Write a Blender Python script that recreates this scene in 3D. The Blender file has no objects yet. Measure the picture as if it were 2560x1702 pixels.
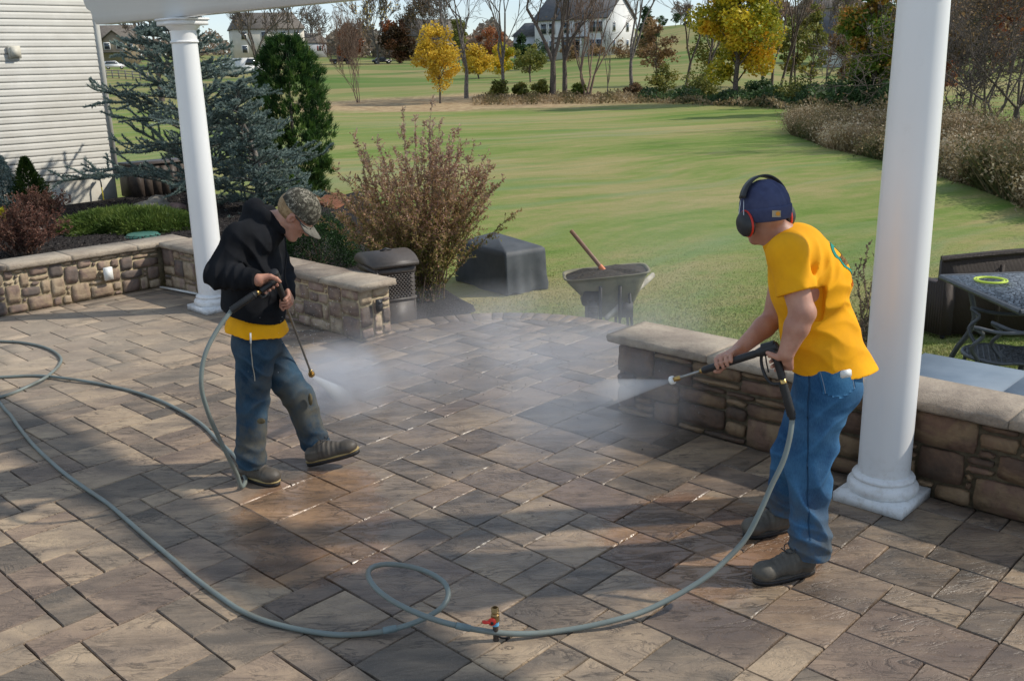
import bpy, bmesh, math, random
import numpy as np
from mathutils import Vector, Matrix
from mathutils.bvhtree import BVHTree

random.seed(7); RNG = np.random.default_rng(7)
S = bpy.context.scene
COL = S.collection
# ---------------------------------------------------------------- camera, sky, sun, exposure
CX, CY = 1280.0, 851.0
FP, PIT, ROL, H = 2449.654, 0.275747636, -0.0252838668, 2.0916
YA = -0.769969827
A0, B0, UN = -0.443845326 * H, 0.795542421 * H, 0.1524
_c, _s = math.cos(PIT), math.sin(PIT)
FW = np.array([0, _c, -_s]); _r0 = np.array([1.0, 0, 0]); _u0 = np.cross(_r0, FW)
CR = math.cos(ROL) * _r0 + math.sin(ROL) * _u0
CU = -math.sin(ROL) * _r0 + math.cos(ROL) * _u0
EYE = np.array([0, 0, H])
cd = bpy.data.cameras.new('camera'); cam = bpy.data.objects.new('camera', cd); COL.objects.link(cam)
cd.sensor_width = 36.0; cd.lens = FP / 2560 * 36; cd.clip_start = 0.1; cd.clip_end = 5000
cam.matrix_world = Matrix(((CR[0], CU[0], -FW[0], 0), (CR[1], CU[1], -FW[1], 0), (CR[2], CU[2], -FW[2], H), (0, 0, 0, 1)))
S.camera = cam
SUN_EL, SUN_DIR = math.radians(40), np.array([1.0, 0.09])
SUN_DIR = SUN_DIR / np.linalg.norm(SUN_DIR)
w = bpy.data.worlds.new('World'); S.world = w; w.use_nodes = True
nt = w.node_tree; nt.nodes.clear()
sky = nt.nodes.new('ShaderNodeTexSky'); sky.sky_type = 'NISHITA'; sky.sun_disc = False
sky.sun_elevation = SUN_EL; sky.sun_rotation = math.atan2(SUN_DIR[0], SUN_DIR[1])
sky.air_density = 0.85; sky.dust_density = 0.0; sky.ozone_density = 1.5
bg = nt.nodes.new('ShaderNodeBackground'); bg.inputs['Strength'].default_value = 0.05
wo = nt.nodes.new('ShaderNodeOutputWorld')
nt.links.new(sky.outputs[0], bg.inputs[0])
# a thin even veil of high cloud over the whole sky
vg = nt.nodes.new('ShaderNodeBackground'); vg.inputs['Color'].default_value = (.74, .86, 1.0, 1)
tcw = nt.nodes.new('ShaderNodeTexCoord'); mpw = nt.nodes.new('ShaderNodeMapping'); mpw.inputs['Scale'].default_value = (1, 1, 5)
nzw = nt.nodes.new('ShaderNodeTexNoise'); nzw.inputs['Scale'].default_value = 2.2; nzw.inputs['Detail'].default_value = 5
mrw = nt.nodes.new('ShaderNodeMapRange'); mrw.inputs[1].default_value = .3; mrw.inputs[2].default_value = .7; mrw.inputs[3].default_value = .25; mrw.inputs[4].default_value = .38
nt.links.new(tcw.outputs['Generated'], mpw.inputs['Vector']); nt.links.new(mpw.outputs[0], nzw.inputs['Vector']); nt.links.new(nzw.outputs[0], mrw.inputs[0]); nt.links.new(mrw.outputs[0], vg.inputs['Strength'])
adw = nt.nodes.new('ShaderNodeAddShader'); nt.links.new(bg.outputs[0], adw.inputs[0]); nt.links.new(vg.outputs[0], adw.inputs[1]); nt.links.new(adw.outputs[0], wo.inputs[0])
sd = bpy.data.lights.new('sun', 'SUN'); sd.energy = 2.6; sd.angle = math.radians(1.3); sd.color = (1.0, 0.93, 0.82)
so = bpy.data.objects.new('sun', sd); COL.objects.link(so)
_sv = Vector((SUN_DIR[0] * math.cos(SUN_EL), SUN_DIR[1] * math.cos(SUN_EL), math.sin(SUN_EL)))
so.rotation_euler = _sv.to_track_quat('Z', 'Y').to_euler(); so.location = (20, 2, 20)
S.view_settings.view_transform = 'Standard'; S.view_settings.look = 'None'
S.view_settings.exposure = 0.60; S.view_settings.gamma = 1.0; S.view_settings.use_curve_mapping = False
S.render.engine = 'CYCLES'
try:
    S.cycles.max_bounces = 6; S.cycles.diffuse_bounces = 3; S.cycles.glossy_bounces = 3
    S.cycles.transparent_max_bounces = 8; S.cycles.volume_bounces = 1; S.cycles.transmission_bounces = 3
    S.cycles.volume_step_rate = 1.0
except Exception: pass

# ---------------------------------------------------------------- place helpers
def ray(x, y): return FW + CR * (x - CX) / FP - CU * (y - CY) / FP
def gz(x, y, h=0.0):                       # pixel -> point at height h
    d = ray(x, y); return EYE + d * ((h - H) / d[2])
def gy(x, y, Y):                           # pixel -> point in the plane y = Y
    d = ray(x, y); return EYE + d * (Y / d[1])
def gd(x, r):                              # ground azimuth of pixel column x at distance r
    d = ray(x, 160); k = r / math.hypot(d[0], d[1]); return np.array([d[0] * k, d[1] * k])
def topz(x, y, p):                         # height of pixel above ground point p
    d = ray(x, y); return H + d[2] * math.hypot(p[0], p[1]) / math.hypot(d[0], d[1])
DA = np.array([math.cos(YA), math.sin(YA)]); DB = np.array([-math.sin(YA), math.cos(YA)])
def gij(i, j): return (A0 + UN * i) * DA + (B0 + UN * j) * DB
def v3(p, z=0.0): return np.array([p[0], p[1], z if len(p) < 3 else p[2]], float)
def nrm(v): v = np.asarray(v, float); return v / (np.linalg.norm(v) + 1e-12)

_TA = [-60, -35, -15, -8, 0, 6, 12, 18, 25, 40, 70]
_TR = [0, 60, 70, 100, 150, 200, 250, 350, 500, 1500]
_TZ = [[0, 0, .2, .5, 1.0, 1.8, 3.0, 5.2, 8.5, 12],
       [0, 0, .2, .5, 1.0, 1.8, 3.0, 5.2, 8.5, 12],
       [0, 0, .2, .5, 1.1, 2.0, 3.2, 6.4, 10, 15],
       [0, 0, .2, .6, 1.3, 2.3, 3.3, 5.8, 9, 14],
       [0, 0, .2, .6, 1.5, 2.5, 3.3, 5.3, 9, 14],
       [0, 0, .2, 1.0, 2.5, 4.8, 7.3, 12.3, 14, 14],
       [0, 0, .3, 1.2, 3.5, 7, 10, 14, 15, 15],
       [0, 0, .1, .4, 2.5, 6, 9.2, 13, 15, 15],
       [0, .2, .6, 1.8, 4.2, 6.5, 8, 10, 12, 12],
       [0, .4, .9, 2.2, 4.5, 7, 8, 10, 12, 12],
       [0, .4, .9, 2.2, 4.5, 7, 8, 10, 12, 12]]
_TZ = np.array(_TZ, float)
LAWN = -0.25
def terr(x, y):
    x = np.asarray(x, float); y = np.asarray(y, float)
    r = np.hypot(x, y); a = np.degrees(np.arctan2(x, np.maximum(y, 1e-6))); a = np.clip(a, -60, 70)
    ai = np.clip(np.searchsorted(_TA, a) - 1, 0, len(_TA) - 2); ri = np.clip(np.searchsorted(_TR, r) - 1, 0, len(_TR) - 2)
    TA = np.array(_TA, float); TR = np.array(_TR, float)
    fa = np.clip((a - TA[ai]) / (TA[ai + 1] - TA[ai]), 0, 1); fr = np.clip((r - TR[ri]) / (TR[ri + 1] - TR[ri]), 0, 1)
    fa = fa * fa * (3 - 2 * fa)
    zz = (_TZ[ai, ri] * (1 - fa) + _TZ[ai + 1, ri] * fa) * (1 - fr) + (_TZ[ai, ri + 1] * (1 - fa) + _TZ[ai + 1, ri + 1] * fa) * fr
    u = np.clip((r - 14) / 30, 0, 1)
    zz = zz + u * 0.16 * np.sin(x * .11 + 1.3) * np.sin(y * .085 + .6)
    return zz + LAWN
def tz(x, y): return float(terr(np.array([x]), np.array([y]))[0])

# ---------------------------------------------------------------- object helpers
WO = {}
def empty(name, loc, label=None, cat=None, group=None):
    o = bpy.data.objects.new(name, None); COL.objects.link(o)
    o.location = [float(v) for v in loc]; o.empty_display_size = 0.1; WO[o.name] = np.array(loc, float)
    tag(o, label, cat, group); return o
def tag(o, label=None, cat=None, group=None, kind=None):
    if label: o['label'] = label
    if cat: o['category'] = cat
    if group: o['group'] = group
    if kind: o['kind'] = kind
    return o
def npmesh(name, V, F, mat=None, parent=None, smooth=False, rnd=None, kind=None, mats=None, midx=None):
    V = np.asarray(V, np.float32)
    off = WO[parent.name] if parent is not None else np.zeros(3)
    me = bpy.data.meshes.new(name)
    if isinstance(F, np.ndarray):
        k = F.shape[1]; tot = np.full(len(F), k, np.int32); flat = F.astype(np.int32).ravel()
    else:
        tot = np.array([len(f) for f in F], np.int32); flat = np.array([i for f in F for i in f], np.int32)
    me.vertices.add(len(V)); me.vertices.foreach_set('co', (V - off.astype(np.float32)).ravel())
    me.loops.add(len(flat)); me.loops.foreach_set('vertex_index', flat)
    me.polygons.add(len(tot)); st = np.zeros(len(tot), np.int32); st[1:] = np.cumsum(tot)[:-1]
    me.polygons.foreach_set('loop_start', st); me.polygons.foreach_set('loop_total', tot)
    me.update(calc_edges=True)
    if smooth: me.polygons.foreach_set('use_smooth', np.ones(len(tot), bool))
    if rnd is not None:
        at = me.attributes.new('rnd', 'FLOAT', 'POINT'); at.data.foreach_set('value', np.asarray(rnd, np.float32))
    for m in (mats or ([mat] if mat else [])): me.materials.append(m)
    if midx is not None: me.polygons.foreach_set('material_index', np.asarray(midx, np.int32))
    o = bpy.data.objects.new(name, me); COL.objects.link(o)
    if parent is not None: o.parent = parent
    WO[o.name] = off.copy()
    if kind: o['kind'] = kind
    return o
class MB:
    def __init__(s): s.V = []; s.F = []; s.n = 0
    def add(s, V, F):
        V = np.asarray(V, float); s.V.append(V); s.F += [tuple(int(i) + s.n for i in f) for f in F]; s.n += len(V); return s
    def box(s, c, size, ax=None, taper=1.0):
        c = np.asarray(c, float); ax = np.eye(3) if ax is None else np.asarray(ax, float)
        P = [];
        for z in (-1, 1):
            k = 1 if z < 0 else taper
            for x, y in ((-1, -1), (1, -1), (1, 1), (-1, 1)):
                P.append(c + ax[0] * x * size[0] / 2 * k + ax[1] * y * size[1] / 2 * k + ax[2] * z * size[2] / 2)
        return s.add(P, [(3, 2, 1, 0), (4, 5, 6, 7), (0, 1, 5, 4), (1, 2, 6, 5), (2, 3, 7, 6), (3, 0, 4, 7)])
    def tube(s, pts, rad, n=8, cap=True, flat=None):
        pts = np.asarray(pts, float); m = len(pts); rad = np.broadcast_to(np.asarray(rad, float), (m,))
        T = np.gradient(pts, axis=0) if m > 2 else np.array([pts[1] - pts[0]] * 2)
        T = T / (np.linalg.norm(T, axis=1)[:, None] + 1e-12)
        ref = np.array([0, 0, 1.0]) if abs(T[0][2]) < .9 else np.array([1.0, 0, 0])
        u = nrm(np.cross(T[0], ref)); V = []
        for k in range(m):
            u = nrm(u - T[k] * (u @ T[k])); v = np.cross(T[k], u)
            for a in range(n):
                t = 2 * math.pi * a / n; V.append(pts[k] + (u * math.cos(t) + v * math.sin(t) * (flat or 1)) * rad[k])
        F = [(k * n + a, k * n + (a + 1) % n, (k + 1) * n + (a + 1) % n, (k + 1) * n + a) for k in range(m - 1) for a in range(n)]
        if cap: F += [tuple(range(n - 1, -1, -1)), tuple((m - 1) * n + a for a in range(n))]
        return s.add(V, F)
    def lathe(s, c, prof, n=32, ax=None):
        c = np.asarray(c, float); ax = np.eye(3) if ax is None else np.asarray(ax, float); V = []
        for r, z in prof:
            for a in range(n):
                t = 2 * math.pi * a / n; V.append(c + ax[0] * r * math.cos(t) + ax[1] * r * math.sin(t) + ax[2] * z)
        m = len(prof)
        F = [(k * n + a, k * n + (a + 1) % n, (k + 1) * n + (a + 1) % n, (k + 1) * n + a) for k in range(m - 1) for a in range(n)]
        F += [tuple(range(n - 1, -1, -1)), tuple((m - 1) * n + a for a in range(n))]
        return s.add(V, F)
    def ell(s, c, r, ax=None, n=12, m=8):
        ax = np.eye(3) if ax is None else np.asarray(ax, float)
        prof = [(math.sin(math.pi * k / m), -math.cos(math.pi * k / m)) for k in range(m + 1)]
        prof[0] = (1e-4, -1); prof[-1] = (1e-4, 1)
        return s.lathe(c, prof, n, np.array([ax[0] * r[0], ax[1] * r[1], ax[2] * r[2]]))
    def prism(s, poly, e0, e1, org, ext):   # polygon in the e0/e1 plane, extruded by vector ext
        org = np.asarray(org, float); e0 = np.asarray(e0, float); e1 = np.asarray(e1, float); ext = np.asarray(ext, float); n = len(poly)
        P = [org + e0 * a + e1 * b for a, b in poly]; Q = [p + ext for p in P]
        F = [tuple(range(n - 1, -1, -1)), tuple(range(n, 2 * n))] + [(k, (k + 1) % n, n + (k + 1) % n, n + k) for k in range(n)]
        return s.add(P + Q, F)
    def build(s, name, mat, parent=None, smooth=False, bevel=0, seg=2, angle=None, rnd=None):
        V = np.concatenate(s.V)
        o = npmesh(name, V, s.F, mat, parent, rnd=rnd)
        bm = bmesh.new(); bm.from_mesh(o.data)
        bmesh.ops.recalc_face_normals(bm, faces=bm.faces)
        if bevel:
            ed = [e for e in bm.edges if len(e.link_faces) == 2 and e.calc_face_angle(0) > .6]
            bmesh.ops.bevel(bm, geom=ed, offset=bevel, segments=seg, affect='EDGES', clamp_overlap=True)
        if smooth:
            for f in bm.faces: f.smooth = True
            lim = angle if angle else .7
            for e in bm.edges:
                if len(e.link_faces) == 2 and e.calc_face_angle(0) > lim: e.smooth = False
        bm.to_mesh(o.data); bm.free(); return o
def spline(P, n):
    P = np.asarray(P, float); m = len(P)
    d = np.r_[0, np.cumsum(np.linalg.norm(np.diff(P, axis=0), axis=1))]
    T = np.linspace(0, d[-1], n); out = []
    tan = np.gradient(P, d, axis=0)
    for t in T:
        k = min(max(np.searchsorted(d, t) - 1, 0), m - 2); h = d[k + 1] - d[k]; u = (t - d[k]) / h
        out.append((2*u**3-3*u**2+1)*P[k] + (u**3-2*u**2+u)*h*tan[k] + (-2*u**3+3*u**2)*P[k+1] + (u**3-u**2)*h*tan[k+1])
    return np.array(out)

# ---------------------------------------------------------------- material helpers
class M:
    def __init__(s, name):
        s.m = bpy.data.materials.new(name); s.m.use_nodes = True; s.t = s.m.node_tree; s.t.nodes.clear()
        s.out = s.t.nodes.new('ShaderNodeOutputMaterial'); s.b = s.t.nodes.new('ShaderNodeBsdfPrincipled')
        s.t.links.new(s.b.outputs[0], s.out.inputs[0])
    def n(s, typ, ins=None, **kw):
        q = s.t.nodes.new(typ)
        for k, v in kw.items(): setattr(q, k, v)
        for k, v in (ins or {}).items(): s.set(q.inputs[k], v)
        return q
    def set(s, inp, v):
        if isinstance(v, bpy.types.NodeSocket): s.t.links.new(v, inp)
        elif isinstance(v, (tuple, list)) and len(v) == 3 and inp.type == 'RGBA': inp.default_value = (*v, 1)
        else: inp.default_value = v
    def pos(s): return s.n('ShaderNodeNewGeometry').outputs['Position']
    def obj(s): return s.n('ShaderNodeTexCoord').outputs['Object']
    def map(s, v, sc=(1, 1, 1), rot=(0, 0, 0), loc=(0, 0, 0)):
        return s.n('ShaderNodeMapping', {'Vector': v, 'Scale': sc, 'Rotation': rot, 'Location': loc}).outputs[0]
    def noise(s, v, scale=5, det=4, rough=.55, dist=0.0, col=False):
        q = s.n('ShaderNodeTexNoise', {'Vector': v, 'Scale': scale, 'Detail': det, 'Roughness': rough, 'Distortion': dist})
        return q.outputs[1 if col else 0]
    def ramp(s, f, stops, interp='LINEAR'):
        q = s.n('ShaderNodeValToRGB', {'Fac': f}); q.color_ramp.interpolation = interp; e = q.color_ramp.elements
        while len(e) < len(stops): e.new(.5)
        for k, (p, c) in enumerate(stops):
            e[k].position = p; e[k].color = (c, c, c, 1) if isinstance(c, (int, float)) else (*c, 1)
        return q.outputs[0]
    def mix(s, f, a, b, mode='MIX'):
        q = s.n('ShaderNodeMix', data_type='RGBA', blend_type=mode)
        s.set(q.inputs[0], f); s.set(q.inputs[6], a); s.set(q.inputs[7], b); return q.outputs[2]
    def math(s, op, a, b=0.0, c=None, clamp=False):
        q = s.n('ShaderNodeMath', operation=op, use_clamp=clamp); s.set(q.inputs[0], a); s.set(q.inputs[1], b)
        if c is not None: s.set(q.inputs[2], c)
        return q.outputs[0]
    def rnd(s): return s.n('ShaderNodeAttribute', attribute_name='rnd').outputs['Fac']
    def orand(s): return s.n('ShaderNodeObjectInfo').outputs['Random']
    def bump(s, h, st=.3, d=.01, nrm=None):
        q = s.n('ShaderNodeBump', {'Height': h, 'Strength': st, 'Distance': d})
        if nrm is not None: s.set(q.inputs['Normal'], nrm)
        return q.outputs[0]
    def done(s, col=None, rough=None, normal=None, spec=None, metal=None, **kw):
        if col is not None: s.set(s.b.inputs['Base Color'], col)
        if rough is not None: s.set(s.b.inputs['Roughness'], rough)
        if normal is not None: s.set(s.b.inputs['Normal'], normal)
        if spec is not None: s.set(s.b.inputs['Specular IOR Level'], spec)
        if metal is not None: s.set(s.b.inputs['Metallic'], metal)
        for k, v in kw.items(): s.set(s.b.inputs[k.replace('_', ' ')], v)
        return s.m
def simple(name, col, rough=.6, var=.12, scale=20, bump=.15, bd=.003, metal=0.0, spec=.4, dirt=None, ds=3):
    m = M(name); p = m.obj(); f = m.noise(p, scale, 5)
    c2 = tuple(max(0, v * (1 - var * 2)) for v in col); c1 = tuple(min(1, v * (1 + var)) for v in col)
    c = m.ramp(f, [(.3, c2), (.7, c1)])
    if dirt:
        c = m.mix(m.ramp(m.noise(p, ds, 6, .65), [(.48, 0.0), (.68, .8)]), c, dirt)
    return m.done(c, rough, m.bump(m.noise(p, scale * 3, 3), bump, bd) if bump else None, spec, metal)
def leafmat(name, stops, rough=.55, trans=.0):
    m = M(name); r = m.rnd(); c = m.ramp(r, stops)
    c = m.mix(m.ramp(m.noise(m.pos(), .9, 2), [(.35, 0.0), (.65, .35)]), c, stops[0][1])
    m.done(c, rough, spec=.25)
    tr = m.n('ShaderNodeBsdfTranslucent', {'Color': c}); mx = m.n('ShaderNodeMixShader', {0: .32}); m.t.links.new(m.b.outputs[0], mx.inputs[1]); m.t.links.new(tr.outputs[0], mx.inputs[2]); m.t.links.new(mx.outputs[0], m.out.inputs[0])
    return m.m
# ================================================================ GROUND
def ground_sheet():
    az = np.radians(np.linspace(-62, 68, 261)); rr = np.r_[np.linspace(0.5, 14, 60), np.geomspace(14.3, 1800, 170)]
    A, R = np.meshgrid(az, rr); X = R * np.sin(A); Y = R * np.cos(A); Z = terr(X, Y)
    n, m = R.shape; V = np.stack([X, Y, Z], -1).reshape(-1, 3)
    i, j = np.meshgrid(np.arange(n - 1), np.arange(m - 1), indexing='ij'); k = (i * m + j).ravel()
    F = np.stack([k, k + 1, k + m + 1, k + m], 1)[:, ::-1]
    return V, F
def lawn_mat(blade=False):
    m = M('grass_blades' if blade else 'lawn'); p = m.pos()
    sx = m.n('ShaderNodeSeparateXYZ', {0: p}).outputs
    # mower swaths that curve round a point on the lawn
    dx = m.math('SUBTRACT', sx[0], 22.0); dy = m.math('SUBTRACT', sx[1], -6.0)
    rr = m.math('SQRT', m.math('ADD', m.math('MULTIPLY', dx, dx), m.math('MULTIPLY', m.math('MULTIPLY', dy, dy), 1.0)))
    an = m.math('ARCTAN2', dy, dx)
    wv = m.noise(m.map(p, (.07, .07, .07)), 1.0, 3, .5)
    sw = m.n('ShaderNodeCombineXYZ', {0: m.math('ADD', m.math('MULTIPLY', rr, .34), m.math('MULTIPLY', wv, 3.5)), 1: m.math('MULTIPLY', an, 1.6), 2: 0.0}).outputs[0]
    st = m.noise(sw, 1.5, 5, .62); st2 = m.noise(sw, 4.5, 3, .6)
    sw3 = m.n('ShaderNodeCombineXYZ', {0: m.math('ADD', m.math('MULTIPLY', rr, 2.4), m.math('MULTIPLY', wv, 14.0)), 1: m.math('MULTIPLY', an, 9.0), 2: 0.0}).outputs[0]
    st3 = m.noise(sw3, 1.0, 3, .6)
    big = m.noise(m.map(p, (.05, .08, .1)), 1.0, 4, .55); mid = m.noise(m.map(p, (.9, 2.2, .9), (0, 0, -.2)), 1.0, 8, .72); fine = m.noise(m.map(p, (1, 1.6, 1)), 7, 6, .75)
    f = m.math('ADD', m.math('MULTIPLY', st, .50), m.math('MULTIPLY', big, .44)); f = m.math('ADD', f, m.math('MULTIPLY', st2, .10)); f = m.math('ADD', f, m.math('MULTIPLY', m.math('SUBTRACT', st3, .5), .22)); f = m.math('ADD', f, .03); f = m.math('ADD', f, m.math('MULTIPLY', mid, .26)); f = m.math('ADD', f, m.math('MULTIPLY', fine, .16)); f = m.math('SUBTRACT', f, .10)
    c = m.ramp(f, [(.45, (.070, .138, .016)), (.55, (.125, .200, .036)), (.63, (.195, .238, .064)), (.71, (.29, .26, .105)), (.84, (.38, .31, .15))])
    pale = m.ramp(m.noise(sw, 2.3, 4, .6), [(.52, 0.0), (.66, .6)])
    c = m.mix(m.math('MULTIPLY', pale, .8), c, (.18, .25, .125))
    c = m.mix(m.ramp(m.noise(p, 35, 4, .7), [(.50, 0.0), (.75, .5)]), c, (.07, .12, .02))
    r = m.n('ShaderNodeVectorMath', {0: p}, operation='LENGTH').outputs['Value']
    rn = m.math('ADD', r, m.math('MULTIPLY', m.noise(m.map(p, (.12, .12, .1)), 1.0, 4), 16))
    az = m.math('DIVIDE', sx[0], sx[1])
    band = m.math('MULTIPLY', m.math('MULTIPLY', m.ramp(m.math('DIVIDE', rn, 100), [(.62, 0.0), (.66, 1.0)]), m.ramp(m.math('DIVIDE', rn, 100), [(.76, 1.0), (.82, 0.0)])), m.ramp(m.math('ADD', m.math('MULTIPLY', az, 1.0), .5), [(.22, 0.0), (.30, 1.0), (.55, 1.0), (.72, 0.35)]))
    c = m.mix(band, c, m.ramp(m.noise(p, 2.2, 5, .7), [(.35, (.26, .17, .09)), (.65, (.50, .38, .22))]))
    far = m.ramp(m.math('DIVIDE', r, 400), [(.17, 0.0), (.22, 1.0)])
    fc = m.ramp(m.noise(m.map(p, (.016, .026, .02)), 1.0, 6, .65, 1.2), [(.34, (.085, .165, .030)), (.46, (.15, .19, .055)), (.56, (.28, .235, .10)), (.72, (.13, .19, .05))])
    c = m.mix(far, c, fc)
    if blade:
        c = m.mix(.45, c, m.ramp(m.rnd(), [(.2, (.14, .24, .03)), (.6, (.30, .33, .09)), (.9, (.62, .52, .26))]))
        return m.done(c, .6, spec=.2, **{'Subsurface Weight': 0.0})
    return m.done(c, .9, m.bump(m.math('ADD', fine, m.math('MULTIPLY', mid, .5)), .5, .04), .1)
V, F = ground_sheet()
LAWNM = lawn_mat()
npmesh('lawn', V, F, LAWNM, smooth=True, kind='structure')

# ---- patio outline
C_A = np.array([-3.51, 9.747]); C_P = C_A + DA * 3.09          # wall corner, pillar end
RW0 = np.array([0.64, 5.74])
pts = np.array([(-1.082, 7.935), (-.803, 8.12), (-.193, 8.3), (.212, 8.273), (.579, 8.063), (.941, 7.788), (1.045, 7.652)])
AA = np.c_[2 * pts, np.ones(len(pts))]; sol = np.linalg.lstsq(AA, (pts ** 2).sum(1), rcond=None)[0]
ACC = sol[:2]; ACR = math.sqrt(sol[2] + ACC @ ACC)
MIST_C = None
def paver_mat(name, stuff):
    m = M(name); p = m.pos(); pr = m.rnd() if stuff else m.orand()
    off = m.n('ShaderNodeCombineXYZ', {0: m.math('MULTIPLY', pr, 37.0), 1: m.math('MULTIPLY', pr, 91.0), 2: 0.0}).outputs[0]
    q = m.n('ShaderNodeVectorMath', {0: p, 1: off}, operation='ADD').outputs[0]
    rot = m.map(q, (1.0, 2.4, 1), (0, 0, -.35))
    blot = m.noise(rot, 2.1, 4, .55, .5)
    f = m.math('ADD', m.math('MULTIPLY', m.math('SUBTRACT', pr, .5), .26), blot)
    c = m.ramp(f, [(.30, (.112, .092, .072)), (.44, (.182, .142, .104)), (.56, (.290, .218, .150)), (.70, (.40, .298, .195))])
    tint = m.n('ShaderNodeTexWhiteNoise', {'Vector': off}, noise_dimensions='3D').outputs['Value']
    c = m.mix(m.ramp(tint, [(.55, 0.0), (1.0, .4)]), c, (.22, .135, .10))
    c = m.mix(m.ramp(m.noise(p, 300, 2, .6), [(.56, 0.0), (.74, .38)]), c, (.42, .38, .33))
    c = m.mix(m.ramp(m.noise(p, 240, 2, .6), [(.58, 0.0), (.7, .45)]), c, (.045, .038, .034))
    c = m.mix(m.ramp(m.noise(p, 14, 6, .7), [(.52, 0.0), (.72, .35)]), c, (.075, .062, .055))
    # slate-like riven lines
    rv = m.noise(m.map(q, (3.2, 10.5, 3), (0, 0, -.28)), 1.0, 5, .6, 1.6)
    riv = m.math('ABSOLUTE', m.math('SUBTRACT', rv, .5))
    line = m.ramp(riv, [(.0, 1.0), (.030, 0.0)])
    brk = m.ramp(m.noise(q, 4.5, 2), [(.46, 0.0), (.60, 1.0)])
    line = m.math('MULTIPLY', line, brk)
    c = m.mix(m.math('MULTIPLY', line, .8), c, (.045, .036, .03))
    c = m.mix(m.ramp(m.noise(m.map(q, (6, 22, 6), (0, 0, -.3)), 1.0, 6, .7), [(.52, 0.0), (.70, .30)]), c, (.10, .080, .062))
    # wetness: the washed part of the patio, with puddles; drier to the left and in the foreground right
    sx = m.n('ShaderNodeSeparateXYZ', {0: p}).outputs
    def blob(cx_, cy_, rx, ry, hard=.3):
        a = m.math('DIVIDE', m.math('SUBTRACT', sx[0], cx_), rx); b = m.math('DIVIDE', m.math('SUBTRACT', sx[1], cy_), ry)
        d = m.math('SQRT', m.math('ADD', m.math('MULTIPLY', a, a), m.math('MULTIPLY', b, b)))
        d = m.math('ADD', d, m.math('MULTIPLY', m.math('SUBTRACT', m.noise(p, 2.2, 5, .6), .5), .9))
        return m.ramp(d, [(1 - hard, 1.0), (1.0, 0.0)])
    wet = m.math('MAXIMUM', blob(.1, 6.2, 2.1, 3.0, .35), blob(1.2, 3.9, 1.1, .9, .3))
    wet = m.math('MAXIMUM', wet, m.math('MULTIPLY', blob(-.2, 4.2, 1.6, 1.2, .4), .8))
    wet = m.math('MAXIMUM', wet, m.math('MULTIPLY', blob(1.9, 3.6, 1.2, .9, .4), .8))
    pud = m.math('MAXIMUM', blob(-1.0, 4.4, .42, .55, .15), m.math('MAXIMUM', blob(.85, 4.0, .5, .5, .15), blob(-.9, 3.95, .35, .3, .2)))
    c = m.mix(m.math('MULTIPLY', wet, .42), c, m.mix(1.0, c, (.60, .55, .52), 'MULTIPLY'))
    c = m.mix(m.math('MULTIPLY', pud, .5), c, m.mix(1.0, c, (1.0, .66, .40), 'MULTIPLY'))
    dry = blob(-4.2, 7.6, 2.6, 2.2, .8)
    c = m.mix(m.math('MULTIPLY', dry, .5), c, (.50, .41, .31))
    rn = m.noise(p, 24, 4, .65)
    rough = m.math('SUBTRACT', .78, m.math('MULTIPLY', wet, m.math('ADD', .30, m.math('MULTIPLY', rn, .30))))
    rough = m.math('MAXIMUM', m.math('SUBTRACT', rough, m.math('MULTIPLY', pud, .30)), .22)
    h = m.math('ADD', m.math('MULTIPLY', m.ramp(riv, [(0.0, 0.0), (.06, 1.0)]), .5), m.math('MULTIPLY', m.noise(p, 16, 6, .65), .9))
    nb = m.bump(h, .8, .0055); nb = m.bump(m.noise(p, 260, 2), .35, .0012, nb)
    return m.done(c, rough, nb, .45)
PAV = paver_mat('paver_concrete', False); PAVS = paver_mat('paver_concrete_far', True)
SAND = simple('joint_sand', (.045, .028, .018), .95, .25, 60, .4)

KNOWN = """-25 -2 1 2 -24 -2 2 2 -22 -1 2 1 -20 -2 1 2 -19 -2 2 2 -20 -3 2 1 -18 -4 1 2 -17 -4 2 1 -17 -3 3 2 -17 -1 2 1 -20 0 2 2 -18 0 1 2 -17 0 2 2 -23 0 3 2 -21 2 2 2 -19 2 3 2 -23 2 2 2 -15 -1 2 2 -19 4 2 2 -17 4 2 1 -17 5 2 2 -15 5 1 2 -17 7 1 1 -16 7 2 1 -14 6 1 2 -16 2 1 2 -15 3 3 2 -14 5 2 1 -15 1 1 2 -14 1 2 2 -12 1 1 2 -13 0 2 1 -12 3 2 1 -9 3 1 2 -10 3 1 2 -10 5 2 2 -10 7 1 2 -9 7 2 2 -8 5 2 2 -7 7 3 2 -13 6 2 2 -11 6 1 2 -12 4 2 2 -14 8 2 1 -14 9 2 2 -12 8 2 2 -12 10 2 1 -10 9 2 2 -11 11 2 2 -9 11 2 1 -8 9 1 2 -11 13 1 2 -10 13 1 2 -13 14 2 2 -13 13 2 1 -13 16 2 3 -11 15 2 2 -14 11 3 2 -14 13 1 2 -16 13 2 2 -16 15 1 2 -15 15 2 2 -16 12 2 1 -18 14 2 2 -18 16 2 2 -18 12 2 2 -17 10 2 2 -15 10 1 2 -16 8 2 2 -21 4 2 3 -19 6 2 3 -21 7 2 2 -24 7 3 2 -20 9 2 1 -22 9 2 2 -20 10 3 2 -22 11 2 2 -25 10 3 2 -26 3 2 1 -24 3 1 2 -32 2 2 2 -30 2 2 2 -34 4 2 2 -32 4 1 2 -31 4 2 1 -31 5 2 2 -34 3 2 1 -5 13 1 2 -4 13 2 2 -5 11 2 2 -2 13 1 2 -3 12 2 1 -3 10 3 2 -5 9 2 2 -3 8 2 2 -5 15 2 1 -3 15 2 1 -3 16 2 2 -1 12 1 2 -1 14 1 1 -4 7 1 2"""
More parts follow.
